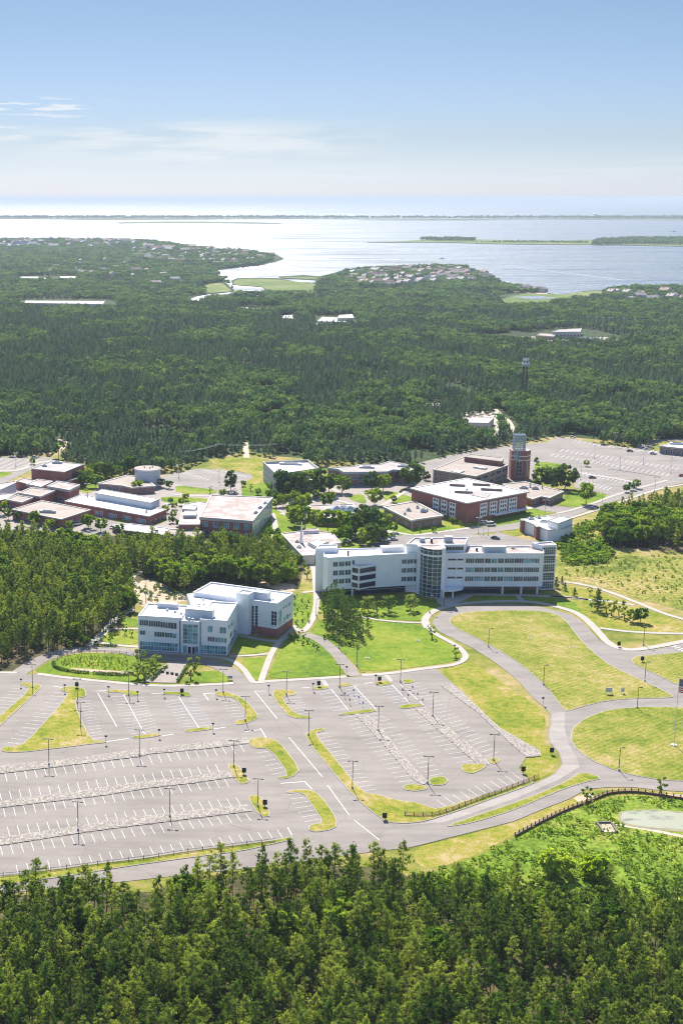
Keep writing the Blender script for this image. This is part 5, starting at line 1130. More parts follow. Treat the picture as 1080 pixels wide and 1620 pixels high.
# --- the great wood behind the campus
def far_pine(seed, h=12):
    rnd.seed(seed); b = MB(); b.bar((0, 0, 0), (0, 0, h * .6), .3, M_bark, .15, 3)
    for t in range(6):
        z = h * (.36 + .60 * t / 5.4); r_ = 2.1 * (1 - (t / 6.3) ** 1.6) * rnd.uniform(.8, 1.15); n = 8 - t // 2
        for k in range(n):
            a = 6.28 * k / n + rnd.random() * .6; L = r_ * rnd.uniform(.65, 1.15); d = .45
            c = Vector((math.cos(a), math.sin(a), 0)); s_ = Vector((-c.y, c.x, 0)) * L * .36
            top = Vector((0, 0, z + h * .07)) + c * .12; tip = Vector((0, 0, z - h * .01 + rnd.uniform(-.3, .3))) + c * L
            b.face([top, Vector((0, 0, z)) + c * L * .5 + s_, tip, Vector((0, 0, z)) + c * L * .5 - s_], M_pine_far)
    return b
def far_broad(seed, h=10, r0=3.6, mat=None):
    rnd.seed(seed); b = MB(); mat = mat or M_leaf_far
    for i in range(9):
        z = rnd.uniform(-.5, .9); a = rnd.random() * 6.28; k = math.sqrt(1 - z * z); c = Vector((math.cos(a) * r0 * k * .6, math.sin(a) * r0 * k * .6, h * .6 + z * h * .28)); rr = r0 * rnd.uniform(.4, .6)
        for _ in range(16):
            d = Vector((rnd.gauss(0, 1), rnd.gauss(0, 1), rnd.gauss(.4, .8))).normalized(); n = (d + Vector((rnd.gauss(0, .3), rnd.gauss(0, .3), rnd.gauss(0, .3)))).normalized()
            u = n.orthogonal().normalized() * rnd.uniform(.55, .95); v = n.cross(u); q = c + d * rr; b.face([q - u - v * .5, q + u * .3 - v, q + u + v * .5, q - u * .3 + v], mat)
    b.bar((0, 0, 0), (0, 0, h * .5), .4, M_bark, .3, 3)
    return b
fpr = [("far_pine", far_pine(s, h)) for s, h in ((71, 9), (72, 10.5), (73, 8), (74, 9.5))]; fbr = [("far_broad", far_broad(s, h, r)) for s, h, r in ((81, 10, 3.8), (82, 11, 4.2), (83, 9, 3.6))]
CLEAR = [[(735, 660), (783, 655), (792, 682), (786, 694), (736, 694), (730, 675)], [(660, 638), (698, 636), (696, 649), (664, 650)], [(86, 700), (106, 700), (108, 725), (84, 725)], [(386, 698), (394, 698), (396, 722), (384, 722)],
         [(28, 474), (180, 473), (190, 486), (150, 491), (28, 488)], [(28, 437), (125, 436), (125, 445), (28, 446)], [(496, 500), (562, 498), (565, 516), (500, 518)], [(444, 498), (466, 498), (466, 508), (444, 508)], [(376, 485), (452, 485), (450, 493), (376, 492)],
         [(735, 530), (850, 524), (880, 520), (925, 519), (1005, 536), (1005, 543), (900, 545), (850, 546), (740, 538)], [(310, 466), (372, 462), (425, 460), (425, 467), (375, 469), (330, 475), (300, 484), (294, 470)],
         [(368, 439), (500, 437), (500, 466), (368, 466)], [(322, 450), (355, 446), (370, 462), (322, 466)], [(790, 464), (884, 464), (960, 459), (955, 470), (905, 477), (835, 488), (795, 488)], [(0, 384), (66, 384), (66, 391), (0, 391)], [(650, 449), (655, 442), (710, 434), (714, 438), (690, 446)],
         [(800, 690), (830, 690), (815, 668), (790, 645), (775, 645)]]
BIG1 = [(-100, 722), (0, 722), (82, 722), (110, 740), (160, 754), (240, 754), (300, 741), (330, 724), (385, 720), (400, 720), (430, 724), (500, 738), (560, 736), (610, 730), (640, 738), (672, 730), (735, 714), (790, 706), (850, 696), (870, 690), (930, 697), (940, 702), (1020, 710), (1030, 698), (1080, 692), (1300, 690), (1400, 540), (-300, 540)]
BIG2 = [(-300, 540), (1400, 540), (2000, 452), (1080, 456), (965, 458), (925, 464), (884, 470), (800, 452), (775, 440), (733, 424), (675, 422), (617, 425), (560, 428), (528, 436), (500, 450), (372, 462), (358, 448), (342, 434), (342, 427), (410, 420), (430, 414), (430, 406), (400, 399), (345, 396), (300, 391), (245, 382), (130, 379), (0, 379.5), (-600, 380)]
TOWNS = [([(545, 445), (560, 432), (617, 426), (675, 423), (730, 425), (765, 434), (775, 442), (740, 447), (690, 450), (620, 455), (560, 452)], 110, "house among trees in the packed waterfront town at the middle of the far shore"),
         ([(205, 405), (215, 392), (300, 392), (345, 397), (400, 400), (436, 405), (440, 410), (420, 415), (360, 421), (300, 418), (250, 416)], 90, "house in the pale far town at the left end of the bay"),
         ([(60, 432), (150, 405), (285, 419), (300, 436), (288, 456), (200, 450)], 24, "roof half hidden in the leafy far left wood short of the bay"),
         ([(0, 384), (20, 381.5), (130, 380.5), (240, 384), (230, 392), (100, 394), (0, 392)], 50, "house on the hazy far left shore of the bay"),
         ([(960, 474), (965, 466), (1010, 462), (1085, 464), (1085, 478), (1010, 480)], 16, "house among trees on the right shore of the bay")]
def back_pts(poly, sp, hs, excl=CLEAR, thin=None):
    out = []
    for p in grid(poly, sp, excl=excl, umin=-40, umax=1120):
        u, v = P((p[0], p[1], 0))
        if thin and not thin(u, v, p): continue
        if NZ.noise((p[0] * .022, p[1] * .016, 21)) < -.44 or rnd.random() < .04: continue
        d = p[1]; bias = -.12
        if v > 655 and (u > 480 or rnd.random() < .35): bias = .12
        if v > 600 and u > 640: bias = .10
        if 430 < v < 505: bias = .16
        if v < 430: bias = .2
        if 505 < v < 600 and u > 620: bias = .03
        n = NZ.fractal((p[0] * .010, p[1] * .006, 3), 1, 2, 3) * .75 + NZ.noise((p[0] * .04, p[1] * .03, 9)) * .45 + bias - .05 + rnd.uniform(-.3, .3)
        br = n > .17; s = rnd.uniform(.72, 1.2) * hs
        out.append((p[0], p[1], 0, rnd.random() * 6.28, s * (sp / 4.4 if sp > 5 else 1.0) * (.95 if br else 1), s * (1 if br else 1.0), (4 + rnd.randrange(3)) if br else rnd.randrange(4)))
    return out
rnd.seed(99)
def intown(u, v, p):
    for poly, n, _ in TOWNS:
        if inside(u, v, poly): return rnd.random() < .85
    return True
pts = back_pts(BIG1, 4.5, 1.0)
print("big1", len(pts))
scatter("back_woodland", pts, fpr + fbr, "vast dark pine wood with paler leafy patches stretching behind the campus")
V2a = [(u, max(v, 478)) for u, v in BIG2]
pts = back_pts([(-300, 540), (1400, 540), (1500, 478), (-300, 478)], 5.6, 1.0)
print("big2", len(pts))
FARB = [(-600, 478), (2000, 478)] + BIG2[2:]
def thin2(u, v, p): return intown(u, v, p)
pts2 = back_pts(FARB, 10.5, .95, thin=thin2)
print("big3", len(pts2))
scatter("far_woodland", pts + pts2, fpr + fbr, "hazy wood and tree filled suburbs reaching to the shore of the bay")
# islands
pts = []
rnd.seed(12)
for poly, sp, keep, sc in (([(-40, 346.6), (-40, 345.3), (420, 345.4), (600, 345.9), (860, 345.7), (1120, 345.5), (1120, 347.5), (860, 346.4), (420, 346.4)], 42, .9, 3.2), ([(935, 389), (945, 381.5), (1000, 378.8), (1140, 378.8), (1140, 388.5), (1000, 387.2)], 15, .95, 1.3),
                          ([(664, 380.6), (672, 379.2), (722, 378.8), (752, 380), (750, 382.5), (700, 382)], 14, .8, 1.2), ([(752, 384), (800, 382), (930, 383), (930, 386), (800, 385)], 17, .85, .55)):
    for p in grid(poly, sp, keep=keep): s = rnd.uniform(.7, 1.25) * sc; pts.append((p[0], p[1], 1.2, rnd.random() * 6.28, s * 1.2, s * .75 if sc > 3 else s, rnd.randrange(3)))
scatter("island_woodland", pts, fbr, "low hazy trees on the marsh islands and the barrier beach out in the bay")

# --- single trees and shrubs about the campus
proto = {"b0": tree_proto("broadleaf_tree", broads[0], "", "tree"), "b1": tree_proto("broadleaf_tree", broads[1], "", "tree"), "b2": tree_proto("broadleaf_tree", broads[2], "", "tree"),
         "d0": tree_proto("broadleaf_tree", bdark[0], "", "tree"), "d1": tree_proto("conical_tree", bdark[1], "", "tree"), "l0": tree_proto("young_tree", light, "", "tree"), "l1": tree_proto("young_tree", light2, "", "tree"),
         "s0": tree_proto("sapling", small, "", "tree"), "w0": tree_proto("willow_bush", willow, "", "tree"), "c0": tree_proto("conifer", conif, "", "conifer")}
HT = {"b0": 10, "b1": 9.5, "b2": 11, "d0": 11.5, "d1": 10, "l0": 5.5, "l1": 5.5, "s0": 4.5, "w0": 8.5, "c0": 9}
TREES = [
 ("d1", 365, 777, 11, "dark blue green conical tree at the corner of the small back lot"),
 ("d0", 447, 783, 12, "big rounded tree left of the tall sculpture, nearest the grey block's corner"), ("d0", 467, 787, 12.5, "big tree in front of the grey three storey block, second from its corner"), ("b2", 486, 784, 12, "big tree directly behind the tall sculpture pole"), ("d0", 508, 783, 13, "big dark tree right of the tall sculpture pole"),
 ("b0", 520, 778, 8, "bright tree at the left front of the classroom block"), ("b1", 541, 780, 9, "round pale green tree before the classroom block's left wing"), ("b0", 448, 802, 6.5, "small grey green tree by the plaza steps, left one of three"), ("b1", 482, 806, 7.5, "broad grey green tree on the small central lawn, middle one of three"), ("b1", 518, 803, 7.5, "broad grey green tree on the small central lawn, right one of three"),
 ("b1", 592, 799, 8.5, "round pale tree alone on the lawn before the classroom block"), ("d0", 588, 775, 9, "dark spreading tree beside the classroom block's middle"), ("b0", 606, 777, 9, "spreading tree at the right front of the classroom block"), ("d0", 652, 771, 12, "very dark round tree between the classroom block and the courtyard block"),
 ("b1", 622, 795, 4, "low round tree left of the hedge circle by the courtyard block"), ("b1", 658, 787, 4.5, "low pale bush tree at the left face of the courtyard block"),
 ("b0", 466, 832, 9, "bright tree at the left end of the row behind the pale annex wing"), ("b2", 482, 838, 10, "tree second from left in the row behind the pale annex wing"), ("b0", 500, 840, 10, "tree in the middle of the row behind the pale annex wing"), ("b2", 518, 841, 10, "tree second from right in the row behind the pale annex wing"), ("b0", 536, 840, 9.5, "tree at the right end of the row behind the pale annex wing"), ("d0", 470, 822, 9, "dark crown rising behind the tree row at its left end"),
 ("d0", 586, 850, 13, "large very dark tree right of the skylit building"), ("d1", 562, 851, 11, "dark tree just left of the largest dark tree by the skylit building"), ("b0", 606, 846, 9, "dark tree touching the right side of the large one by the skylit building"), ("b0", 532, 857, 6, "pale tree at the corner behind the annex wing"), ("s0", 569, 861, 6, "thin tree by the parked cars behind the long white building"), ("b0", 622, 843, 6, "small tree on the lawn beside the brown roofed brick building"),
 ("b1", 431, 866, 8, "bright yellow green tree on the lawn left of the annex wing"), ("b0", 440, 871, 7, "tree close behind the annex wing's left wall"), ("b0", 349, 868, 7.5, "bright tree in front of the library's brick wall"), ("b1", 364, 872, 7, "tree right of the bright one before the library wall"), ("b0", 380, 876, 6, "tree by the library's white entrance frame"),
 ("b0", 926, 798, 10, "lone round tree on the bright lawn beside the campus road"), ("d0", 855, 771, 9.5, "dark tree at the left of the dark trio by the brick tower"), ("d0", 872, 774, 11, "dark tree in the middle of the dark trio by the brick tower"), ("d0", 893, 774, 12, "dark tree at the right of the dark trio, next to the far lot"),
 ("d1", 848, 735, 5.5, "small pointed tree alone by the lantern tower at the far lot's edge"), ("b0", 927, 738, 4.5, "small bright tree on the planted end of the far lot"), ("b0", 990, 779, 5, "small dark street tree, nearest of three between lot and road"), ("b1", 998, 776, 5, "small dark street tree, middle one of three between lot and road"), ("b0", 1006, 773, 5.5, "small dark street tree, farthest of three between lot and road"),
 ("b1", 135, 771, 7, "grey green tree beside the sports hall's right corner"), ("b0", 151, 772, 7, "tree next to the grey green one by the sports hall"), ("b0", 184, 757, 7, "round tree behind the round drum's annex"), ("b1", 217, 779, 6.5, "pale round tree in front of the metal drum"), ("b0", 256, 771, 5.5, "tree on the right of the metal drum"), ("b1", 268, 773, 5, "low tree farther right of the metal drum"), ("b1", 52, 735, 4.5, "round grey bush tree beside the far left lot"),
 ("b1", 294, 792, 4.5, "low grey tree on the strip lawn above the library"), ("b0", 428, 776, 5, "small tree by the grey block's lower left corner"), ("b0", 424, 786, 4, "low bright tree left of the library roof's far corner"), ("b1", 271, 828, 4, "little yellow green tree at the white roofed hall's corner"), ("b1", 283, 833, 4, "small bright tree between hall and library"),
 ("l0", 219, 1074, 6.5, "pale young tree at the left of the clump beside the plaza"), ("l0", 236, 1066, 6, "pale young tree at the back of the clump beside the plaza"), ("l0", 247, 1058, 6, "pale young tree nearest the entrance in the clump beside the plaza"), ("l1", 229, 1077, 5, "small pale tree at the kerb in the clump beside the plaza"), ("l1", 222, 1052, 6.5, "slim pale tree at the driveway behind the plaza clump"),
 ("l1", 302, 1076, 6.5, "pale airy tree right of the plaza, nearest the lot"), ("l1", 307, 1062, 6, "pale airy tree right of the plaza, nearest the building"),
 ("l0", 582, 968, 7.5, "pale tree before the long white building, half hidden behind the pine clump"), ("l0", 614, 968, 7.5, "pale round tree in the shade before the long white building, left of its twin"), ("l0", 649, 966, 7.5, "pale round tree in the shade before the long white building, right of its twin"), ("l1", 596, 972, 6, "slim pale tree between the round pale ones before the long white building"),
 ("s0", 683, 1010, 5, "small tree with its own shadow beside the loop walk"), ("s0", 720, 1040, 5.2, "small tree at the bend of the walk near the parking lot"), ("s0", 679, 998, 3, "tiny tree behind the one beside the loop walk"),
 ("c0", 944, 966, 10, "pointed dark conifer, tallest of the planted group right of the loop"), ("s0", 958, 969, 6, "small tree right of the pointed conifer in the planted group"), ("s0", 966, 974, 6, "third tree from the left in the planted group right of the loop"), ("l1", 978, 974, 7, "leafy tree in the middle of the planted group right of the loop"), ("s0", 987, 980, 6, "small tree right of the middle of the planted group"), ("b1", 1000, 984, 5.5, "round tree near the right end of the planted group"), ("b0", 1012, 985, 6.5, "broad tree at the right end of the planted group, nearest the walk"),
 ("c0", 879, 930, 5.5, "small conifer at the glazed right end of the long white building"), ("c0", 893, 934, 4, "little conifer right of the white building's glazed end"), ("c0", 908, 943, 4, "little conifer by the second walk right of the white building"), ("s0", 932, 941, 4, "small tree near the walk fork right of the white building"), ("c0", 888, 923, 3.5, "tiny conifer beside the upper walk at the white building's end"),
 ("s0", 927, 1270, 5.5, "small street tree at the left end of the timber wall"), ("s0", 1045, 1257, 5.8, "small street tree at the right end of the timber wall"),
 ("w0", 880, 1384, 7.6, "bright green willow bush below the wet meadow, left and larger of two"), ("w0", 941, 1391, 6.9, "bright green willow bush below the wet meadow, right and smaller of two"),
 ("s0", 175, 1018, 4.5, "thin sapling on the small lawn left of the white building"), ("s0", 198, 1004, 4, "thin sapling in the middle of the lawn left of the white building"), ("s0", 208, 1007, 3.5, "thin sapling nearest the white building's left wall"), ("b1", 135, 1022, 5, "leafy bush tree at the wood edge above the curved drive"), ("s0", 111, 1028, 4.5, "thin tree at the wood edge above the curved drive"),
 ("l0", 460, 1012, 3, "small bush at the brick corner's walk"),
]
def bunch(kinds, pts, h, lab):
    for i, (u, v) in enumerate(pts): TREES.append((kinds[i % len(kinds)], u, v, h * (.85 + .3 * ((i * 37) % 10) / 10), lab))
bunch(("b0", "d0", "b1"), ((550, 832), (573, 828), (557, 845), (574, 862), (590, 862), (600, 858), (546, 858)), 8, "tree in the shady grove right of the skylit building")
bunch(("b1", "b0"), ((436, 803), (430, 795), (442, 795), (458, 813), (466, 797), (500, 790), (473, 776), (497, 771)), 6, "leafy tree among the plantings below the grey three storey block")
bunch(("b1", "s0"), ((385, 770), (397, 777), (408, 783), (372, 783), (352, 786), (333, 781)), 4.5, "small tree on the green strip behind the library")
bunch(("b0", "b2", "d0"), ((140, 762), (160, 756), (172, 756), (196, 750), (206, 749), (126, 768), (148, 756)), 8, "tree between the sports hall and the round drum, at the wood edge")
bunch(("b1", "b0"), ((298, 808), (287, 800), (276, 806), (270, 797), (262, 812), (274, 820)), 4.5, "small tree between the white roofed hall and the library")
bunch(("s0", "b1"), ((700, 822), (716, 828), (728, 832), (686, 842), (664, 842)), 3.5, "small ornamental tree on the lawn below the courtyard block")
bunch(("b0", "d0"), ((640, 758), (650, 752), (664, 755), (674, 760), (632, 764)), 6.5, "tree between the classroom block and the tan brick building")
bunch(("s0",), ((864, 742), (880, 744), (872, 752), (888, 752)), 4, "small tree on the lawn right of the brick tower")
bunch(("b0", "b1"), ((8, 806), (2, 815), (14, 822), (30, 824), (55, 832), (80, 838), (110, 840), (140, 836), (160, 842), (190, 846)), 6, "leafy tree on the edge between the brick group and the left wood")
bunch(("b0", "b1", "s0"), ((462, 890), (470, 898), (480, 905), (452, 884), (458, 900), (486, 915), (466, 915)), 6, "small tree on the slope left of the long white building's end wall")
rnd.seed(3)
for k, u, v, h, lab in TREES:
    g = G(u, v); s = h / HT[k] * ((1.22 if k[0] in "bd" and v < 880 and h > 6 else 1.0)); place(proto[k], (g.x, g.y, 0), s, rnd.random() * 6.28, s * rnd.uniform(.95, 1.05), label=lab, group="trees planted about the campus")
pdk = [tree_proto("pine_tree", pine_mesh(7, 14, 1.0, .30, 14, .36, M_leaf_dark), "", "pine tree"), tree_proto("pine_tree", pine_mesh(8, 12.5, 1.0, .2, 14, .36, M_leaf_dark), "", "pine tree")]
for i, (u, v, s) in enumerate(((512, 985, .95), (521, 992, 1.0), (530, 978, 1.15), (538, 998, 1.0), (546, 988, .9), (552, 1003, .95), (560, 992, .85), (567, 1006, .8), (574, 994, .8), (533, 1010, .85), (556, 1014, .8), (582, 1004, .65), (524, 968, .9), (541, 970, .9), (516, 1000, .85), (526, 1004, .95), (535, 986, 1.1), (543, 1012, .85), (548, 998, 1.0), (554, 984, .95), (563, 1000, .85), (570, 1012, .7), (517, 974, .9), (528, 988, 1.05), (540, 980, 1.0))):
    g = G(u, v); place(pdk[i % 2], (g.x, g.y, 0), s * 1.0, rnd.random() * 6.28, s, label="pine in the dark clump on the lawn left of the long white building", group="pines of the clump on the lawn")
sp_ = tree_proto("sapling", broad_mesh(45, 1.8, .9, M_leaf_dark, low=.05, nclump=7, per=26, ls=.2), "", "shrub")
SHR = [(466, 958), (472, 966), (468, 975), (477, 972), (483, 962), (487, 975), (470, 988), (480, 985), (489, 953), (478, 952), (488, 985), (468, 948), (474, 1003), (482, 1010), (488, 1018), (470, 1012), (494, 1022), (464, 1016), (478, 1020), (500, 1028), (548, 1010), (540, 1020), (556, 1022), (512, 1012)]
for i, (u, v) in enumerate(SHR):
    g = G(u, v); s = rnd.uniform(.8, 1.3); west = v < 995
    place(sp_, (g.x, g.y, 0), s, rnd.random() * 6, s, label="small dark shrub dotting the narrow lawn left of the long white building" if west else "small dark shrub beside the curving drive between the two white buildings", group="shrubs on the narrow lawn" if west else "shrubs along the curving drive")
# bare trunk left of the white building
m = MB(); g = G(231, 953); m.bar((g.x, g.y, 0), (g.x + .2, g.y, 11.5), .3, M_bark, .1, 6)
for k in range(9): a = k * 2.1; z = 5 + k * .7; m.bar((g.x + .1, g.y, z), (g.x + .1 + math.cos(a) * 1.1, g.y + math.sin(a) * 1.1, z + .5), .08, M_bark, .03, 4)
tag(m.obj("bare_tree", org=(g.x, g.y, 0)), "tall bare tree trunk standing behind the left corner of the white three storey building", "bare tree")

# ------------------------------------------------------------------ lamps, signs, fences, cars, flag, far things
def part(mb, name, root, label=None):
    o = bpy.data.objects.new(name, mb.mesh(name)); COL.objects.link(o); o.parent = root
    if label: o['label'] = label
    return o
def bare(name, label, cat, group=None):
    o = empty(name, (0, 0, 0), label, cat, group); del o['_org']; return o
def lamp_proto(h, double, col, name="lamp_post"):
    r = bare(name, "", "lamp post"); m = MB(); m.cyl((0, 0), .32, -.1, .8, M_conc, 10); part(m, "base", r)
    m = MB(); m.bar((0, 0, .7), (0, 0, h), .24, col, .17, 8); part(m, "pole", r)
    m = MB(); m.bar((-1.0 if double else 0, 0, h - .08), (1.0, 0, h - .08), .14, col); part(m, "arm", r)
    for s_ in ((-1, 1) if double else (1,)):
        m = MB(); m.box((s_ * 1.15, 0), .85, .5, h - .2, h + .05, col); part(m, "lamp_head", r)
    return r
LP2 = lamp_proto(8.8, True, M_darkmetal); LP1 = lamp_proto(7.6, False, M_darkmetal); LPF = lamp_proto(9.0, True, M_metal)
used = {}
def put(proto, u, v, label, group=None, rz=0.0, sc=1.0, z=0.14, cat=None):
    if proto.name in used: o = copy_tree(proto)
    else: used[proto.name] = 1; o = proto
    g = G(u, v); o.location = (g.x, g.y, z); o.rotation_euler = (0, 0, rz); o.scale = (sc,) * 3; o['label'] = label
    if group: o['group'] = group
    if cat: o['category'] = cat
    return o
GL = "lamp posts of the parking lot"
for u, v, lab in ((52, 1088, "on the narrow island at far left of the lot"), (123, 1112, "at the top of the big triangular grass island"), (128, 1150, "on the right edge of the big triangular grass island"), (204, 1100, "on the third small island, left end"),
                  (78, 1211, "in the topmost gravel strip near its left end"), (221, 1196, "in the topmost gravel strip near its middle"), (124, 1315, "in the lowest gravel strip, left one of two"), (269, 1293, "in the lowest gravel strip, right one of two"),
                  (353, 1096, "on the hooked island by the entrance drive"), (388, 1141, "at the foot of the hooked island beside the main aisle"), (370, 1214, "on the grass end of the middle gravel strip"), (408, 1277, "on the grass end of the lowest gravel strip"),
                  (453, 1100, "on the island right of the main aisle's top"), (488, 1164, "at the top of the long grass island"), (557, 1248, "near the foot of the long grass island"), (537, 1088, "on the small island by the left crosswalk"), (633, 1080, "on the small island by the right crosswalk"),
                  (684, 1134, "in the right lot's outer gravel strip"), (598, 1157, "in the right lot's inner gravel strip, upper"), (676, 1240, "at the foot of the right lot's inner gravel strip"), (780, 1204, "at the foot of the right lot's outer gravel strip")):
    put(LP2, u, v, "dark twin headed lamp post " + lab, GL, rz=-.15, z=.2)
GR = "lamp posts along the loop road"
for u, v, lab in ((772, 1024, "on the mown oval's upper left edge"), (859, 1084, "on the mown oval's lower left edge"), (1019, 1079, "at the mown oval's lower right edge"), (1007, 1121, "at the top of the round grass circle"), (978, 1220, "at the bottom of the round grass circle"), (564, 1054, "on the lawn right of the curving drive"),
                  (536, 1026, "beside the curving drive's bend"), (1017, 1021, "by the side road's upper kerb"), (679, 970, "in the shade where the loop walk begins"), (702, 962, "in the shade on the loop walk, second from left"), (500, 975, "on the walk left of the pine clump")):
    put(LP1, u, v, "slim dark lamp post " + lab, GR, rz=.3)
GF = "lamp posts of the far lots"
for u, v, s, lab in ((939.5, 726, 1, "in the far right lot, nearest the wood"), (979.6, 744, 1, "in the middle of the far right lot"), (1016.5, 735, 1, "in the upper right of the far right lot"), (917.7, 759.5, 1, "in the far lot beside the dark tree trio"), (1034.8, 778, 1, "at the far right lot's lower corner"),
                     (951, 804, 1, "by the road below the lone round tree"), (1000, 787, .9, "among the three little street trees"), (1060, 750, .9, "near the right edge of the far right lot"), (1062, 726, .8, "before the low white fronted shop"), (971, 706, 1.1, "at the wood edge behind the far right lot"), (25.7, 738, 1, "in the far left lot"),
                     (346.7, 764, 1, "in the small back lot, right one"), (283, 757, 1, "in the small back lot, left one"), (756, 845, 1, "below the courtyard block, left one of three"), (764, 847, .9, "below the courtyard block, middle one of three"), (771.7, 848, .9, "below the courtyard block, right one of three"),
                     (861, 816, 1, "between the low brick building and the road"), (138.6, 789, 1, "behind the white roofed hall"), (651, 845, .8, "at the corner lawn of the brown roofed brick building"), (705, 701, 1, "by the wood behind the tan brick building")):
    put(LPF, u, v, "tall grey lamp post " + lab, GF, sc=s)
M_blue0 = surf("sign_blue", (.06, .12, .35), .05, 2, .6)
# short posts with a round head
r = bare("round_head_post", "", "sign post"); m = MB(); m.bar((0, 0, 0), (0, 0, 2.4), .12, M_darkmetal, .12, 6); part(m, "post", r)
m = MB(); m.cyl((0, 0), .42, 2.3, 2.9, M_darkmetal, 12); part(m, "head", r); RH = r
for u, v, lab in ((34, 1086, "narrow island at far left"), (103, 1095, "big triangular island's top"), (172, 1098, "third small island, left end"), (218, 1106, "third small island, right end"), (260, 1102, "small island fourth from left"), (342, 1103, "hooked island's left tip"), (425, 1096, "island right of the main aisle"),
                  (495, 1093, "island by the left crosswalk"), (594, 1080, "island by the right crosswalk"), (337, 1157, "right end of the thin lower strip"), (252, 1167, "thin strip left of the middle"), (168, 1177, "big triangular island's lower right tip"), (548, 1066, "mouth of the curving drive"), (858, 1116, "junction left of the round circle")):
    put(RH, u, v, "short post with a round dark head at the " + lab, "round headed posts of the lot", z=.25)
r = bare("parking_sign", "", "sign"); m = MB(); m.bar((0, 0, 0), (0, 0, 2.2), .09, M_metal, .09, 6); part(m, "post", r); m = MB(); m.box((0, -.06), .5, .06, 1.5, 2.2, M_blue0); part(m, "plate", r); PS = r
for u, v, lab in ((545, 1105, "left"), (553, 1115, "left"), (559, 1100, "left"), (567, 1111, "left"), (574, 1120, "left"), (636, 1099, "right"), (645, 1108, "right"), (652, 1095, "right"), (660, 1106, "right"), (668, 1115, "right")):
    put(PS, u, v, "thin blue parking sign post among the blue lined bays by the %s crosswalk" % lab, "blue parking signs by the crosswalks", z=.14)
r = bare("lot_sign", "", "sign"); m = MB(); m.bar((0, 0, 0), (0, 0, 1.2), .14, M_darkmetal); part(m, "post", r); m = MB(); m.box((0, 0), 1.3, .25, .6, 2.2, M_black); part(m, "panel", r); LS = r
for u, v, s, lab in ((122, 1089, 1, "at the head of the big triangular island"), (288, 1099, .9, "on the fourth island from the left"), (386, 1226, .9, "on the grass end of the middle gravel strip"), (419, 1277, .9, "on the grass end of the lowest gravel strip"), (504, 1087, .9, "on the island by the left crosswalk"), (600, 1080, .9, "on the island by the right crosswalk"),
                     (872, 1194, 1.5, "large, on the grass left of the round circle"), (1015, 1048, 1.4, "large, on the corner of the right hand grass triangle"), (978, 1024, .9, "where the side road leaves the loop"), (608, 1298, 1.1, "on the rounded foot of the long grass island"), (827, 1224, .9, "by the fence at the right lot's corner")):
    put(LS, u, v, "dark upright sign panel " + lab, "dark sign panels", z=.2)
def board(u, v, w_, h_, mat, label):
    r = bare("sign_board", label, "sign"); g = G(u, v); r.location = (g.x, g.y, .1)
    for s_ in (-1, 1): m = MB(); m.bar((s_ * w_ / 2, 0, 0), (s_ * w_ / 2, 0, h_), .12, M_metal); part(m, "post", r)
    m = MB(); m.box((0, -.1), w_, .1, h_ * .35, h_, mat); part(m, "panel", r)
board(962, 1099, 2.2, 2.6, M_louver, "white two post board near the bottom of the mown oval"); board(984, 1098, 1.0, 2.2, M_louver, "small white board right of the wider one on the mown oval"); board(364, 1076, 1.6, 1.6, M_gteal, "small white and teal sign by the driveway mouth")
# flag
M_blue = surf("flag_blue", (.03, .05, .22), .05, 2, .8); M_red = surf("flag_red", (.55, .03, .04), .05, 2, .8); M_fw = surf("flag_white", (.78, .78, .78), .03, 2, .8)
g = G(1065, 1180); r = bare("flagpole", "very tall white flagpole in the round grass circle at the right edge", "flagpole"); r.location = (g.x, g.y, .2)
m = MB(); m.bar((0, 0, 0), (0, 0, 23.2), .32, M_trim, .14, 10); part(m, "pole", r); m = MB(); m.cyl((0, 0), 1.0, -.1, .3, M_conc, 20); part(m, "base", r); m = MB(); m.cyl((0, 0), .22, 23.2, 23.6, M_paint_y, 10); part(m, "finial", r)
FW, FH, NX = 7.6, 4.6, 26; z0 = 18.2
def fpt(i, z): x = FW * i / NX; return (g.x + .12 + x * .82, g.y + .55 * math.sin(i * .55) * (i / NX) - x * .3, .2 + z0 + z - .11 * x)
m = MB(); can = MB()
for s_ in range(13):
    for i in range(NX):
        za, zb = FH * s_ / 13, FH * (s_ + 1) / 13; blue = s_ >= 6 and i < NX * .4
        m.face([fpt(i, za), fpt(i + 1, za), fpt(i + 1, zb), fpt(i, zb)], M_blue if blue else (M_red if s_ % 2 == 0 else M_fw))
for a in range(9):
    for b_ in range(6 if a % 2 == 0 else 5):
        i = (.7 + b_ * 1.7 + (0 if a % 2 == 0 else .85)); z = FH * (6 / 13) + (a + .6) * FH * (7 / 13) / 9.4
        p = Vector(fpt(i, z)) + Vector((-.3, -.82, 0)) * .05
        st = []
        for k in range(10): rr = .13 if k % 2 == 0 else .055; an = math.pi / 2 + k * math.pi / 5; st.append((p.x + .94 * rr * math.cos(an), p.y - .34 * rr * math.cos(an), p.z + rr * math.sin(an)))
        m.face(st, M_fw)
fo = m.obj("flag", org=(g.x, g.y, z0)); tag(fo, "United States flag flying from the tall pole at the right edge", "flag")
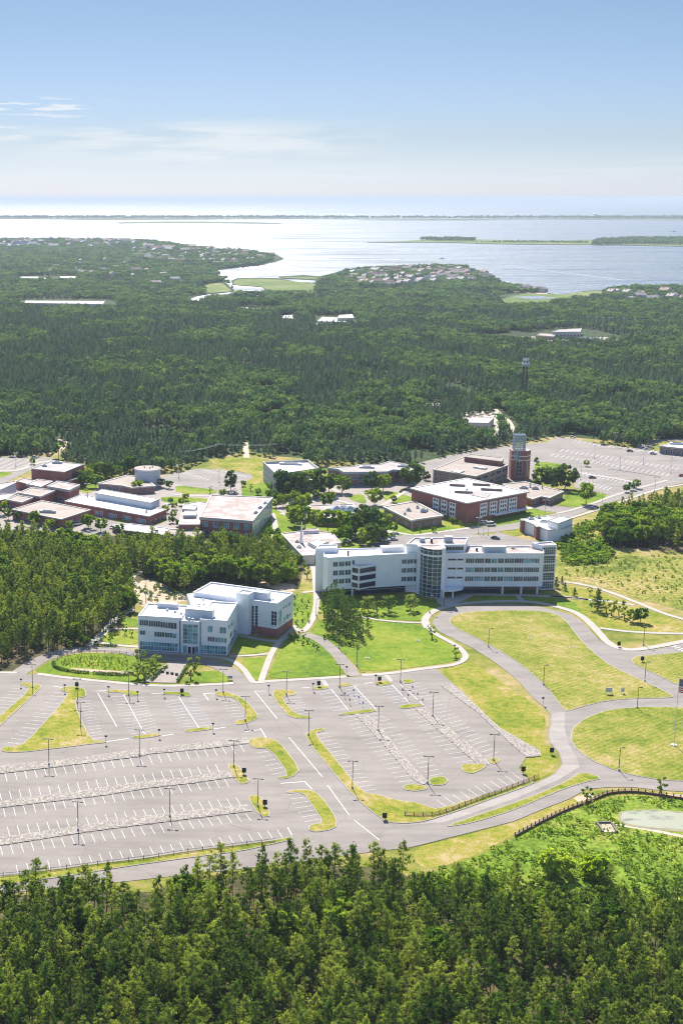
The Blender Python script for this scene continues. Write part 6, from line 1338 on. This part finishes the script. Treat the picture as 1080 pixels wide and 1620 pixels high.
# fences
def fence(name, px, h, sp, label, mat=M_wood, rails=3, wdt=.16, mesh=None, base=.1):
    pts = [tuple(G(*p)[:2]) for p in px]; pts = catmull(pts, 6) if len(pts) > 2 else pts
    r = bare(name, label, "fence"); r.location = (pts[0][0], pts[0][1], 0); o = Vector((pts[0][0], pts[0][1], 0))
    d = 0; acc = 0; pos = [Vector((*pts[0], 0))]
    for i in range(len(pts) - 1):
        a, b = Vector((*pts[i], 0)), Vector((*pts[i+1], 0)); L = (b - a).length
        while acc + L >= sp * len(pos): pos.append(a.lerp(b, (sp * len(pos) - acc) / L))
        acc += L
    k = max(1, math.ceil(len(pos) / 95))
    for p in pos:
        m = MB(); q = p - o; m.bar((q.x, q.y, 0), (q.x, q.y, h + .15), wdt, mat); part(m, "post", r)
    for j in range(rails):
        m = MB(); z = base + (h - base) * (j + .6) / rails
        for i in range(len(pts) - 1):
            a = Vector((*pts[i], z)) - o; b = Vector((*pts[i+1], z)) - o; m.bar(a, b, .12 if not mesh else .08, mat)
        part(m, "rail", r)
    if mesh:
        m = MB()
        for i in range(len(pts) - 1):
            a = Vector((*pts[i], 0)) - o; b = Vector((*pts[i+1], 0)) - o; dd = (b - a).normalized(); nn = Vector((-dd.y, dd.x, 0)) * .22
            m.prism([(a - nn)[:2], (b - nn)[:2], (b + nn)[:2], (a + nn)[:2]], 0, mesh, mat)
        part(m, "timber_wall", r)
fence("rail_fence", [(640, 1291), (662, 1292), (690, 1290), (727, 1278), (760, 1265), (800, 1251), (852, 1230)], 1.3, 2.6, "brown post and rail fence below the right hand parking lot")
fence("rail_fence", [(-20, 1389), (47, 1383), (155, 1369), (228, 1360), (300, 1349), (363, 1341), (435, 1332)], 1.3, 4.2, "long dark rail fence on the grass strip below the left parking lot", M_darkmetal, 2, .12)
fence("timber_wall_fence", [(814, 1324), (840, 1310), (867, 1296), (900, 1281), (935, 1268), (961, 1257), (995, 1254), (1029, 1257), (1080, 1265), (1140, 1272)], 1.35, 2.0, "curving dark timber wall with posts above the wet meadow", M_wood, 2, .25, mesh=.7)
fence("rail_fence", [(86, 1047), (100, 1039), (124, 1034), (151, 1032.5), (189, 1034.5), (222, 1039)], 1.1, 3.0, "curved dark railing between the driveway and the oval planted bed", M_darkmetal, 2, .12)
fence("kerb_rail", [(962, 743), (1000, 748), (1045, 756)], .6, 3.0, "low dark rail along the island of the far right lot", M_darkmetal, 1, .2)
# hedges
hr_ = random.Random(4)
for px, hh_, lab in (([(85, 1049), (87, 1056), (100, 1061), (120, 1064.5), (142, 1066)], 1.0, "low dark hedge curving round the left end of the oval bed"), ([(148, 1066.5), (170, 1068), (196, 1069), (212, 1066)], 1.0, "low dark hedge along the lower right of the oval bed"),
                     ([(148, 1021.5), (165, 1023), (186, 1023.5)], .9, "short dark hedge beside the walk left of the white building"), ([(240, 1078), (252, 1066), (264, 1056)], .9, "low hedge on the left side of the plaza"), ([(281, 1080), (290, 1066), (298, 1053)], .9, "low hedge on the right side of the plaza"), ([(632, 780), (640, 775), (655, 774), (664, 778)], 1.0, "dark curved hedge on the lawn by the courtyard block")):
    L, Rr = strip_poly(px, 1.2); m = MB(); rnd.seed(int(px[0][0]))
    for i in range(len(L) - 1):
        a, b = (L[i] + Rr[i]) / 2, (L[i+1] + Rr[i+1]) / 2; n = max(6, int((b - a).length * 34))
        for k in range(n):
            t = hr_.random(); p = a.lerp(b, t); leafq(m, (p.x + hr_.gauss(0, .3), p.y + hr_.gauss(0, .3), .2 + hr_.random() * hh_), .26, M_leaf_dark, .5, .7)
    g = G(*px[0]); tag(m.obj("hedge", org=(g.x, g.y, 0)), lab, "hedge")
for i, (u, v) in enumerate(((257.6, 1064), (265, 1066), (272.4, 1067), (279.5, 1068.4))):
    m = MB(); g = G(u, v); m.cyl(g[:2], .55, .2, 1.0, M_darkmetal, 14); m.cyl(g[:2], .62, .9, 1.05, M_darkmetal, 14)
    tag(m.obj("planter", org=(g.x, g.y, .2)), "round dark planter on the plaza, %s in the row of four" % ("leftmost", "second from left", "third from left", "rightmost")[i], "planter", "planters on the plaza")
# culvert
M_oldconc = surf("stained_concrete", (.16, .15, .14), .15, .6, .9)
g = G(963, 1316); r = bare("culvert", "grey concrete culvert with a short sandy chute between pond and wet meadow", "culvert"); r.location = (g.x, g.y, 0)
for s_ in (-1, 1): m = MB(); m.box((s_ * 2.0, 2.2), .5, 6, 0, .7, M_oldconc); part(m, "side_wall", r)
m = MB(); m.box((0, 5.0), 3.3, .5, 0, .8, M_oldconc); part(m, "head_wall", r); m = MB(); m.box((0, 1.9), 3.3, 5.6, .02, .35, M_dirt); part(m, "chute", r)
# sculpture with stacked white discs
g = G(494.5, 783); r = bare("disc_sculpture", "tall slim mast carrying staggered white discs among the central trees", "sculpture"); r.location = (g.x, g.y, .2)
m = MB(); m.bar((0, 0, 0), (0, 0, 13.5), .3, M_trim, .2, 8); part(m, "mast", r)
for i, (x, z) in enumerate(((1.6, 12.9), (2.1, 10.6), (-1.2, 10.3), (1.9, 9.1), (-1.0, 8.6), (1.8, 7.2), (1.5, 5.2))):
    m = MB(); m.bar((0, 0, z - .1), (x, 0, z), .12, M_metal); m.prism([(x + 1.1 * math.cos(k * .52), .5 + .8 * math.sin(k * .52)) for k in range(12)], z, z + .45, M_trim); part(m, "disc", r)
# lattice mast in the wood and slim poles
g = G(828, 632); r = bare("lattice_mast", "dark lattice mast with a wide antenna head rising from the wood above the tower", "mast"); r.location = (g.x, g.y, 0)
m = MB(); HM = 36
for s1, s2 in ((-1, -1), (1, -1), (1, 1), (-1, 1)): m.bar((s1 * 1.8, s2 * 1.8, 0), (s1 * 1.4, s2 * 1.4, HM), .38, M_darkmetal)
for k in range(12):
    z = HM * k / 12; z2 = HM * (k + 1) / 12; a = 1.75 - .35 * k / 12
    for (x1, y1, x2, y2) in ((-a, -a, a, -a), (a, -a, a, a), (a, a, -a, a), (-a, a, -a, -a)): m.bar((x1, y1, z), (x2, y2, z2), .2, M_darkmetal); m.bar((x1, y1, z2), (x2, y2, z2), .2, M_darkmetal)
part(m, "lattice", r)
m = MB(); m.cyl((0, 0), 3.4, 31, 31.6, M_metal, 12)
for k in range(9): a = k * .7; m.bar((3.2 * math.cos(a), 3.2 * math.sin(a), 29.5), (3.2 * math.cos(a), 3.2 * math.sin(a), 33), .5, M_trim)
m.cyl((0, 0), 2.6, 34.6, 35.0, M_metal, 12)
for k in range(8): a = k * .785; m.bar((2.5 * math.cos(a), 2.5 * math.sin(a), 33.8), (2.5 * math.cos(a), 2.5 * math.sin(a), 36.5), .5, M_trim)
part(m, "antenna_head", r)
for i, (u, v) in enumerate(((857, 531), (928, 530), (941, 531), (951, 532), (961, 532), (966, 532), (985, 533), (1002, 535))):
    m = MB(); g = G(u, v); m.bar((g.x, g.y, 0), (g.x, g.y, 24), .5, M_metal, .35, 6); m.box((g.x, g.y), 2.6, .6, 23.2, 24.4, M_metal)
    tag(m.obj("floodlight_pole", org=(g.x, g.y, 0)), "tall slim floodlight pole in the row behind the sandy clearing at right", "light pole", "floodlight poles of the clearing")
def upole(u, v, h, lab):
    r = bare("utility_pole", lab, "utility pole"); g = G(u, v); r.location = (g.x, g.y, 0); m = MB(); m.bar((0, 0, 0), (0, 0, h), .35, M_wood, .22, 8); part(m, "pole", r); m = MB(); m.bar((-1.6, -.2, h - .8), (1.6, -.2, h - .8), .18, M_wood); part(m, "crossarm", r); return Vector((g.x, g.y, h - .7))
a = upole(346.5, 727, 11.5, "wooden utility pole before the wood by the small back lot"); b = upole(437, 727, 11.5, "wooden utility pole at the right end of the back field"); c_ = upole(285, 740, 11.5, "wooden utility pole left of the small back lot")
m = MB()
for (p, q) in ((a, b), (c_, a)):
    for dx in (-1.4, 1.4):
        for k in range(8):
            t0, t1 = k / 8, (k + 1) / 8; s0 = p.lerp(q, t0) + Vector((0, dx, -4 * t0 * (1 - t0))); s1 = p.lerp(q, t1) + Vector((0, dx, -4 * t1 * (1 - t1))); m.bar(s0, s1, .09, M_metal)
tag(m.obj("power_line", org=tuple(a)), "thin power lines strung between the wooden poles before the back wood", "power line")
# cars
def car_proto(col, van=False, nm="parked_car"):
    pm_, nt, b = newmat(nm + "_paint"); b.inputs['Base Color'].default_value = (*col, 1); b.inputs['Roughness'].default_value = .25; b.inputs['Metallic'].default_value = .2; b.inputs['Coat Weight'].default_value = .5
    r = bare(nm, "", "car"); m = MB(); L, W = (4.6, 1.85) if not van else (5.4, 2.0); h1, h2 = (.95, 1.48) if not van else (1.2, 2.1)
    prof = [(-L/2, .35), (L/2, .35), (L/2, .7), (L/2 - .15, h1 - .08), (L * .22, h1), (-L * .36, h1), (-L/2 + .05, h1 - .05)]
    for s_ in (-1, 1): m.face([(x, s_ * W / 2, z) for x, z in (prof if s_ < 0 else prof[::-1])], pm_)
    for i in range(len(prof)): p, q = prof[i], prof[(i+1) % len(prof)]; m.face([(p[0], -W/2, p[1]), (p[0], W/2, p[1]), (q[0], W/2, q[1]), (q[0], -W/2, q[1])], pm_)
    part(m, "body", r)
    xs = (L * .22, L * .06, -L * .26, -L * .38) if not van else (L * .34, L * .24, -L * .46, -L * .48); m = MB()
    lo = [(xs[0], -W/2 + .05), (xs[0], W/2 - .05), (xs[3], W/2 - .05), (xs[3], -W/2 + .05)]; hi = [(xs[1], -W/2 + .22), (xs[1], W/2 - .22), (xs[2], W/2 - .22), (xs[2], -W/2 + .22)]
    for i in range(4): j = (i+1) % 4; m.face([(*lo[i], h1 - .02), (*lo[j], h1 - .02), (*hi[j], h2), (*hi[i], h2)], M_gdark)
    part(m, "windows", r); m = MB(); m.prism(hi, h2 - .02, h2 + .05, pm_); part(m, "roof_panel", r)
    for x in (-L * .31, L * .31):
        for s_ in (-1, 1):
            m = MB(); y = s_ * (W / 2 - .1); m.bar((x, y - .12, .34), (x, y + .12, .34), .68, M_black, .68, 14); part(m, "wheel", r)
    return r
CARS = {"dark": car_proto((.02, .02, .03)), "white": car_proto((.75, .75, .75)), "silver": car_proto((.4, .42, .45)), "red": car_proto((.5, .03, .03)), "van": car_proto((.78, .78, .78), True, "white_van"), "blue": car_proto((.05, .09, .2))}
for k, u, v, rz, lab in (("dark", 936, 757, 0, "black car alone in the near part of the far right lot"), ("dark", 995.5, 715, -.1, "dark car at the back of the far right lot by the wood"), ("silver", 1032, 719, -.1, "dark silver car in the far right lot before the low shop"), ("white", 1022, 712, .2, "pale car parked left of the low shop, nearer the lot"), ("silver", 1029, 710, .2, "silver car parked against the low shop"),
                       ("red", 1078, 754, 0, "red car at the right edge of the far right lot"), ("white", 765, 829, .2, "white car left of the van below the courtyard block"), ("van", 776, 832, .15, "white van on the road side below the courtyard block"), ("dark", 783, 853, -.5, "dark car in the yard behind the long white building"),
                       ("van", 122, 831, .6, "white van beside the flat brown roofed building"), ("white", 128, 829, .6, "white car next to the van by the flat brown roofed building"), ("blue", 134, 822, .3, "blue car at the corner of the flat brown roofed building"), ("silver", 548, 858, .2, "silver car in the row behind the annex wing, leftmost"), ("dark", 560, 857, .2, "black car in the row behind the annex wing"),
                       ("blue", 598, 856, .1, "dark blue car in the shade behind the long white building"), ("white", 610, 856, .1, "white car in the shade behind the long white building"), ("silver", 622, 855, .1, "silver car nearest the middle penthouse, behind the long white building"), ("white", 20, 724, 0, "white car at the back of the far left lot, leftmost"), ("dark", 32, 724, 0, "dark car at the back of the far left lot"), ("silver", 55, 725, 0, "silver car at the back of the far left lot, rightmost"),
                       ("white", 905, 693, 0, "white car on the track at the wood edge behind the far right lot"), ("dark", 186, 842, 1.2, "dark car in the small yard behind the left wood"), ("white", 178, 836, 1.2, "white car in the small yard behind the left wood")):
    o = put(CARS[k], u, v, lab, None, rz, z=.2)
# houses of the shore towns
def house_mesh(w_, d_, e, rdg, wm, rm):
    m = MB(); m.prism([(-w_/2, -d_/2), (w_/2, -d_/2), (w_/2, d_/2), (-w_/2, d_/2)], 0, e, wm)
    o = .5; A = [(-w_/2 - o, -d_/2 - o, e - .2), (w_/2 + o, -d_/2 - o, e - .2), (w_/2 + o, d_/2 + o, e - .2), (-w_/2 - o, d_/2 + o, e - .2)]; r1, r2 = (-w_/2 - o, 0, rdg), (w_/2 + o, 0, rdg)
    m.face([A[0], A[1], r2, r1], rm); m.face([A[2], A[3], r1, r2], rm); m.face([A[1], A[2], r2], wm); m.face([A[3], A[0], r1], wm)
    for x in (-w_ * .3, 0, w_ * .3): m.box((x, -d_/2 - .02), w_ * .12, .1, e * .35, e * .7, M_gdark)
    m.box((w_ * .2, d_ * .15), .9, .9, e, rdg + .8, M_brick)
    return m
rc = [surf("house_roof_%d" % i, c, .1, .3) for i, c in enumerate(((.16, .14, .14), (.34, .28, .26), (.42, .38, .36), (.26, .16, .13)))]; wc = [surf("house_wall_%d" % i, c, .05, .3) for i, c in enumerate(((.72, .72, .70), (.62, .56, .48), (.50, .55, .60)))]
HM_ = [house_mesh(12 + i, 9 + (i % 3), 5.5 + (i % 2) * 1.5, 8.5 + (i % 2) * 2, wc[i % 3], rc[i % 4]).mesh("house") for i in range(8)]
hs = random.Random(8); n = 0
def house(x, y, rz, sc, lab, grp):
    o = bpy.data.objects.new("house", HM_[hs.randrange(8)]); COL.objects.link(o); o.location = (x, y, .1); o.rotation_euler = (0, 0, rz); o.scale = (sc,) * 3; tag(o, lab, "house", grp)
for poly, cnt, lab in TOWNS:
    done = []; tries = 0; u0 = min(p[0] for p in poly); u1 = max(p[0] for p in poly); v0 = min(p[1] for p in poly); v1 = max(p[1] for p in poly)
    while len(done) < cnt and tries < 9000:
        tries += 1; u, v = hs.uniform(u0, u1), hs.uniform(v0, v1)
        if not inside(u, v, poly) or u > 1085: continue
        g = G(u, v)
        if any((g.x - a) ** 2 + (g.y - b) ** 2 < 22 ** 2 for a, b in done): continue
        done.append((g.x, g.y)); house(g.x, g.y, hs.choice((0, 1.57)) + .3, hs.uniform(.95, 1.3) if v > 400 else hs.uniform(1.3, 1.9), lab, lab.replace("house", "houses", 1))
for i, (u, v) in enumerate(((824, 461), (831, 461.5), (838, 462), (846, 462.3), (851, 462.6), (858, 463))):
    g = G(u, v); house(g.x, g.y, .2 * i, 1.25, "large house on the sand spit jutting into the bay, %s of six" % ("leftmost", "second from left", "third from left", "third from right", "second from right", "rightmost")[i], "houses on the spit")
mb = MB(); sheet(mb, [(812, 461), (840, 462.5), (866, 464), (864, 465.4), (830, 464.6), (812, 463.6)], .5, M_track); struct(mb, "sand_spit")
# water tower, boats, wakes
g = G(940, 346.2); r = bare("water_tower", "tiny pale water tower on the barrier beach near the right", "water tower"); r.location = (g.x, g.y, 0)
m = MB(); m.bar((0, 0, 0), (0, 0, 30), 9, M_trim, 6, 10); part(m, "stem", r)
m = MB()
for k in range(6):
    a0, a1_ = -1.57 + k * .524, -1.57 + (k + 1) * .524
    for j in range(14):
        p0, p1 = j * .449, (j + 1) * .449; f = lambda a, p: (13 * math.cos(a) * math.cos(p), 13 * math.cos(a) * math.sin(p), 36 + 9 * math.sin(a)); m.face([f(a0, p0), f(a0, p1), f(a1_, p1), f(a1_, p0)], M_trim)
part(m, "tank", r)
for i, (u, v, s, lab) in enumerate(((699, 410, 2.2, "small motor boat at the head of the long wake in the middle of the bay"), (1064, 367.2, 4.0, "distant motor boat drawing a straight wake behind the marsh island"))):
    g = G(u, v, -1); r = bare("motor_boat", lab, "boat"); r.location = (g.x, g.y, -1); r.scale = (s,) * 3; r.rotation_euler = (0, 0, 2.6 if i == 0 else 0)
    m = MB(); hull = [(-3.5, -1.2), (2, -1.2), (4.2, 0), (2, 1.2), (-3.5, 1.2)]; m.prism(hull, 0, 1.1, M_trim); part(m, "hull", r); m = MB(); m.box((0, 0), 2.2, 1.6, 1.0, 2.2, M_trim); m.box((.2, 0), 2.0, 1.7, 1.4, 1.9, M_gdark); part(m, "cabin", r)
M_foam = surf("wake_foam", (.30, .36, .43), .08, .02, .8)
mb = MB()
def wake(px, w0, w1, z=-.9):
    g = [G(u, v, z) for u, v in px]
    for i in range(len(g) - 1):
        wa = w0 + (w1 - w0) * i / len(g); wb = w0 + (w1 - w0) * (i + 1) / len(g); d = (g[i+1] - g[i]).normalized(); nn = Vector((-d.y, d.x, 0))
        mb.face([g[i] - nn * wa / 2, g[i+1] - nn * wb / 2, g[i+1] + nn * wb / 2, g[i] + nn * wa / 2], M_foam)
wake([(700, 410), (740, 413.5), (790, 419), (850, 427), (920, 435), (985, 443)], 4, 7); wake([(1064, 367.3), (1000, 367.8), (900, 368.6), (780, 369.4)], 16, 10)
tag(mb.obj("wake"), "thin pale foam trails left by the motor boats across the bay", "wake", kind='stuff')

# drain covers on the mown oval
for i, (u, v) in enumerate(((838, 1010), (903, 1024), (581, 1042), (660, 1014))):
    m = MB(); g = G(u, v); m.box(g[:2], 1.6, 1.2, 0, .36, M_conc); m.box(g[:2], 1.0, .7, .3, .40, M_darkmetal)
    tag(m.obj("drain_cover", org=(g.x, g.y, 0)), "pale concrete drain cover on the " + ("mown oval, left one", "mown oval, right one", "lawn, lower left of two near the pines", "lawn, right one of two near the pines")[i], "drain cover")
# remove unused prototypes
for p in list(bpy.data.objects):
    if p.type == 'EMPTY' and p.parent is None and not p.get('label'):
        for ch in list(p.children_recursive): bpy.data.objects.remove(ch)
        bpy.data.objects.remove(p)
for o in list(bpy.data.objects):
    if '_org' in o: del o['_org']

# ------------------------------------------------------------------ air
hz = bpy.data.materials.new("haze_air"); hz.use_nodes = True; nt = hz.node_tree
for n in list(nt.nodes): nt.nodes.remove(n)
o_ = nt.nodes.new("ShaderNodeOutputMaterial"); v_ = nt.nodes.new("ShaderNodeVolumePrincipled")
v_.inputs['Color'].default_value = (.60, .69, .80, 1); v_.inputs['Density'].default_value = 5.5e-5; v_.inputs['Anisotropy'].default_value = .12
nt.links.new(v_.outputs[0], o_.inputs['Volume'])
m = MB(); m.prism([(-260000, -900), (260000, -900), (260000, 340000), (-260000, 340000)], -2.0, H + 15, hz)
tag(m.obj("haze"), "thin blue sea haze over the land and the bay", "haze", kind='stuff')
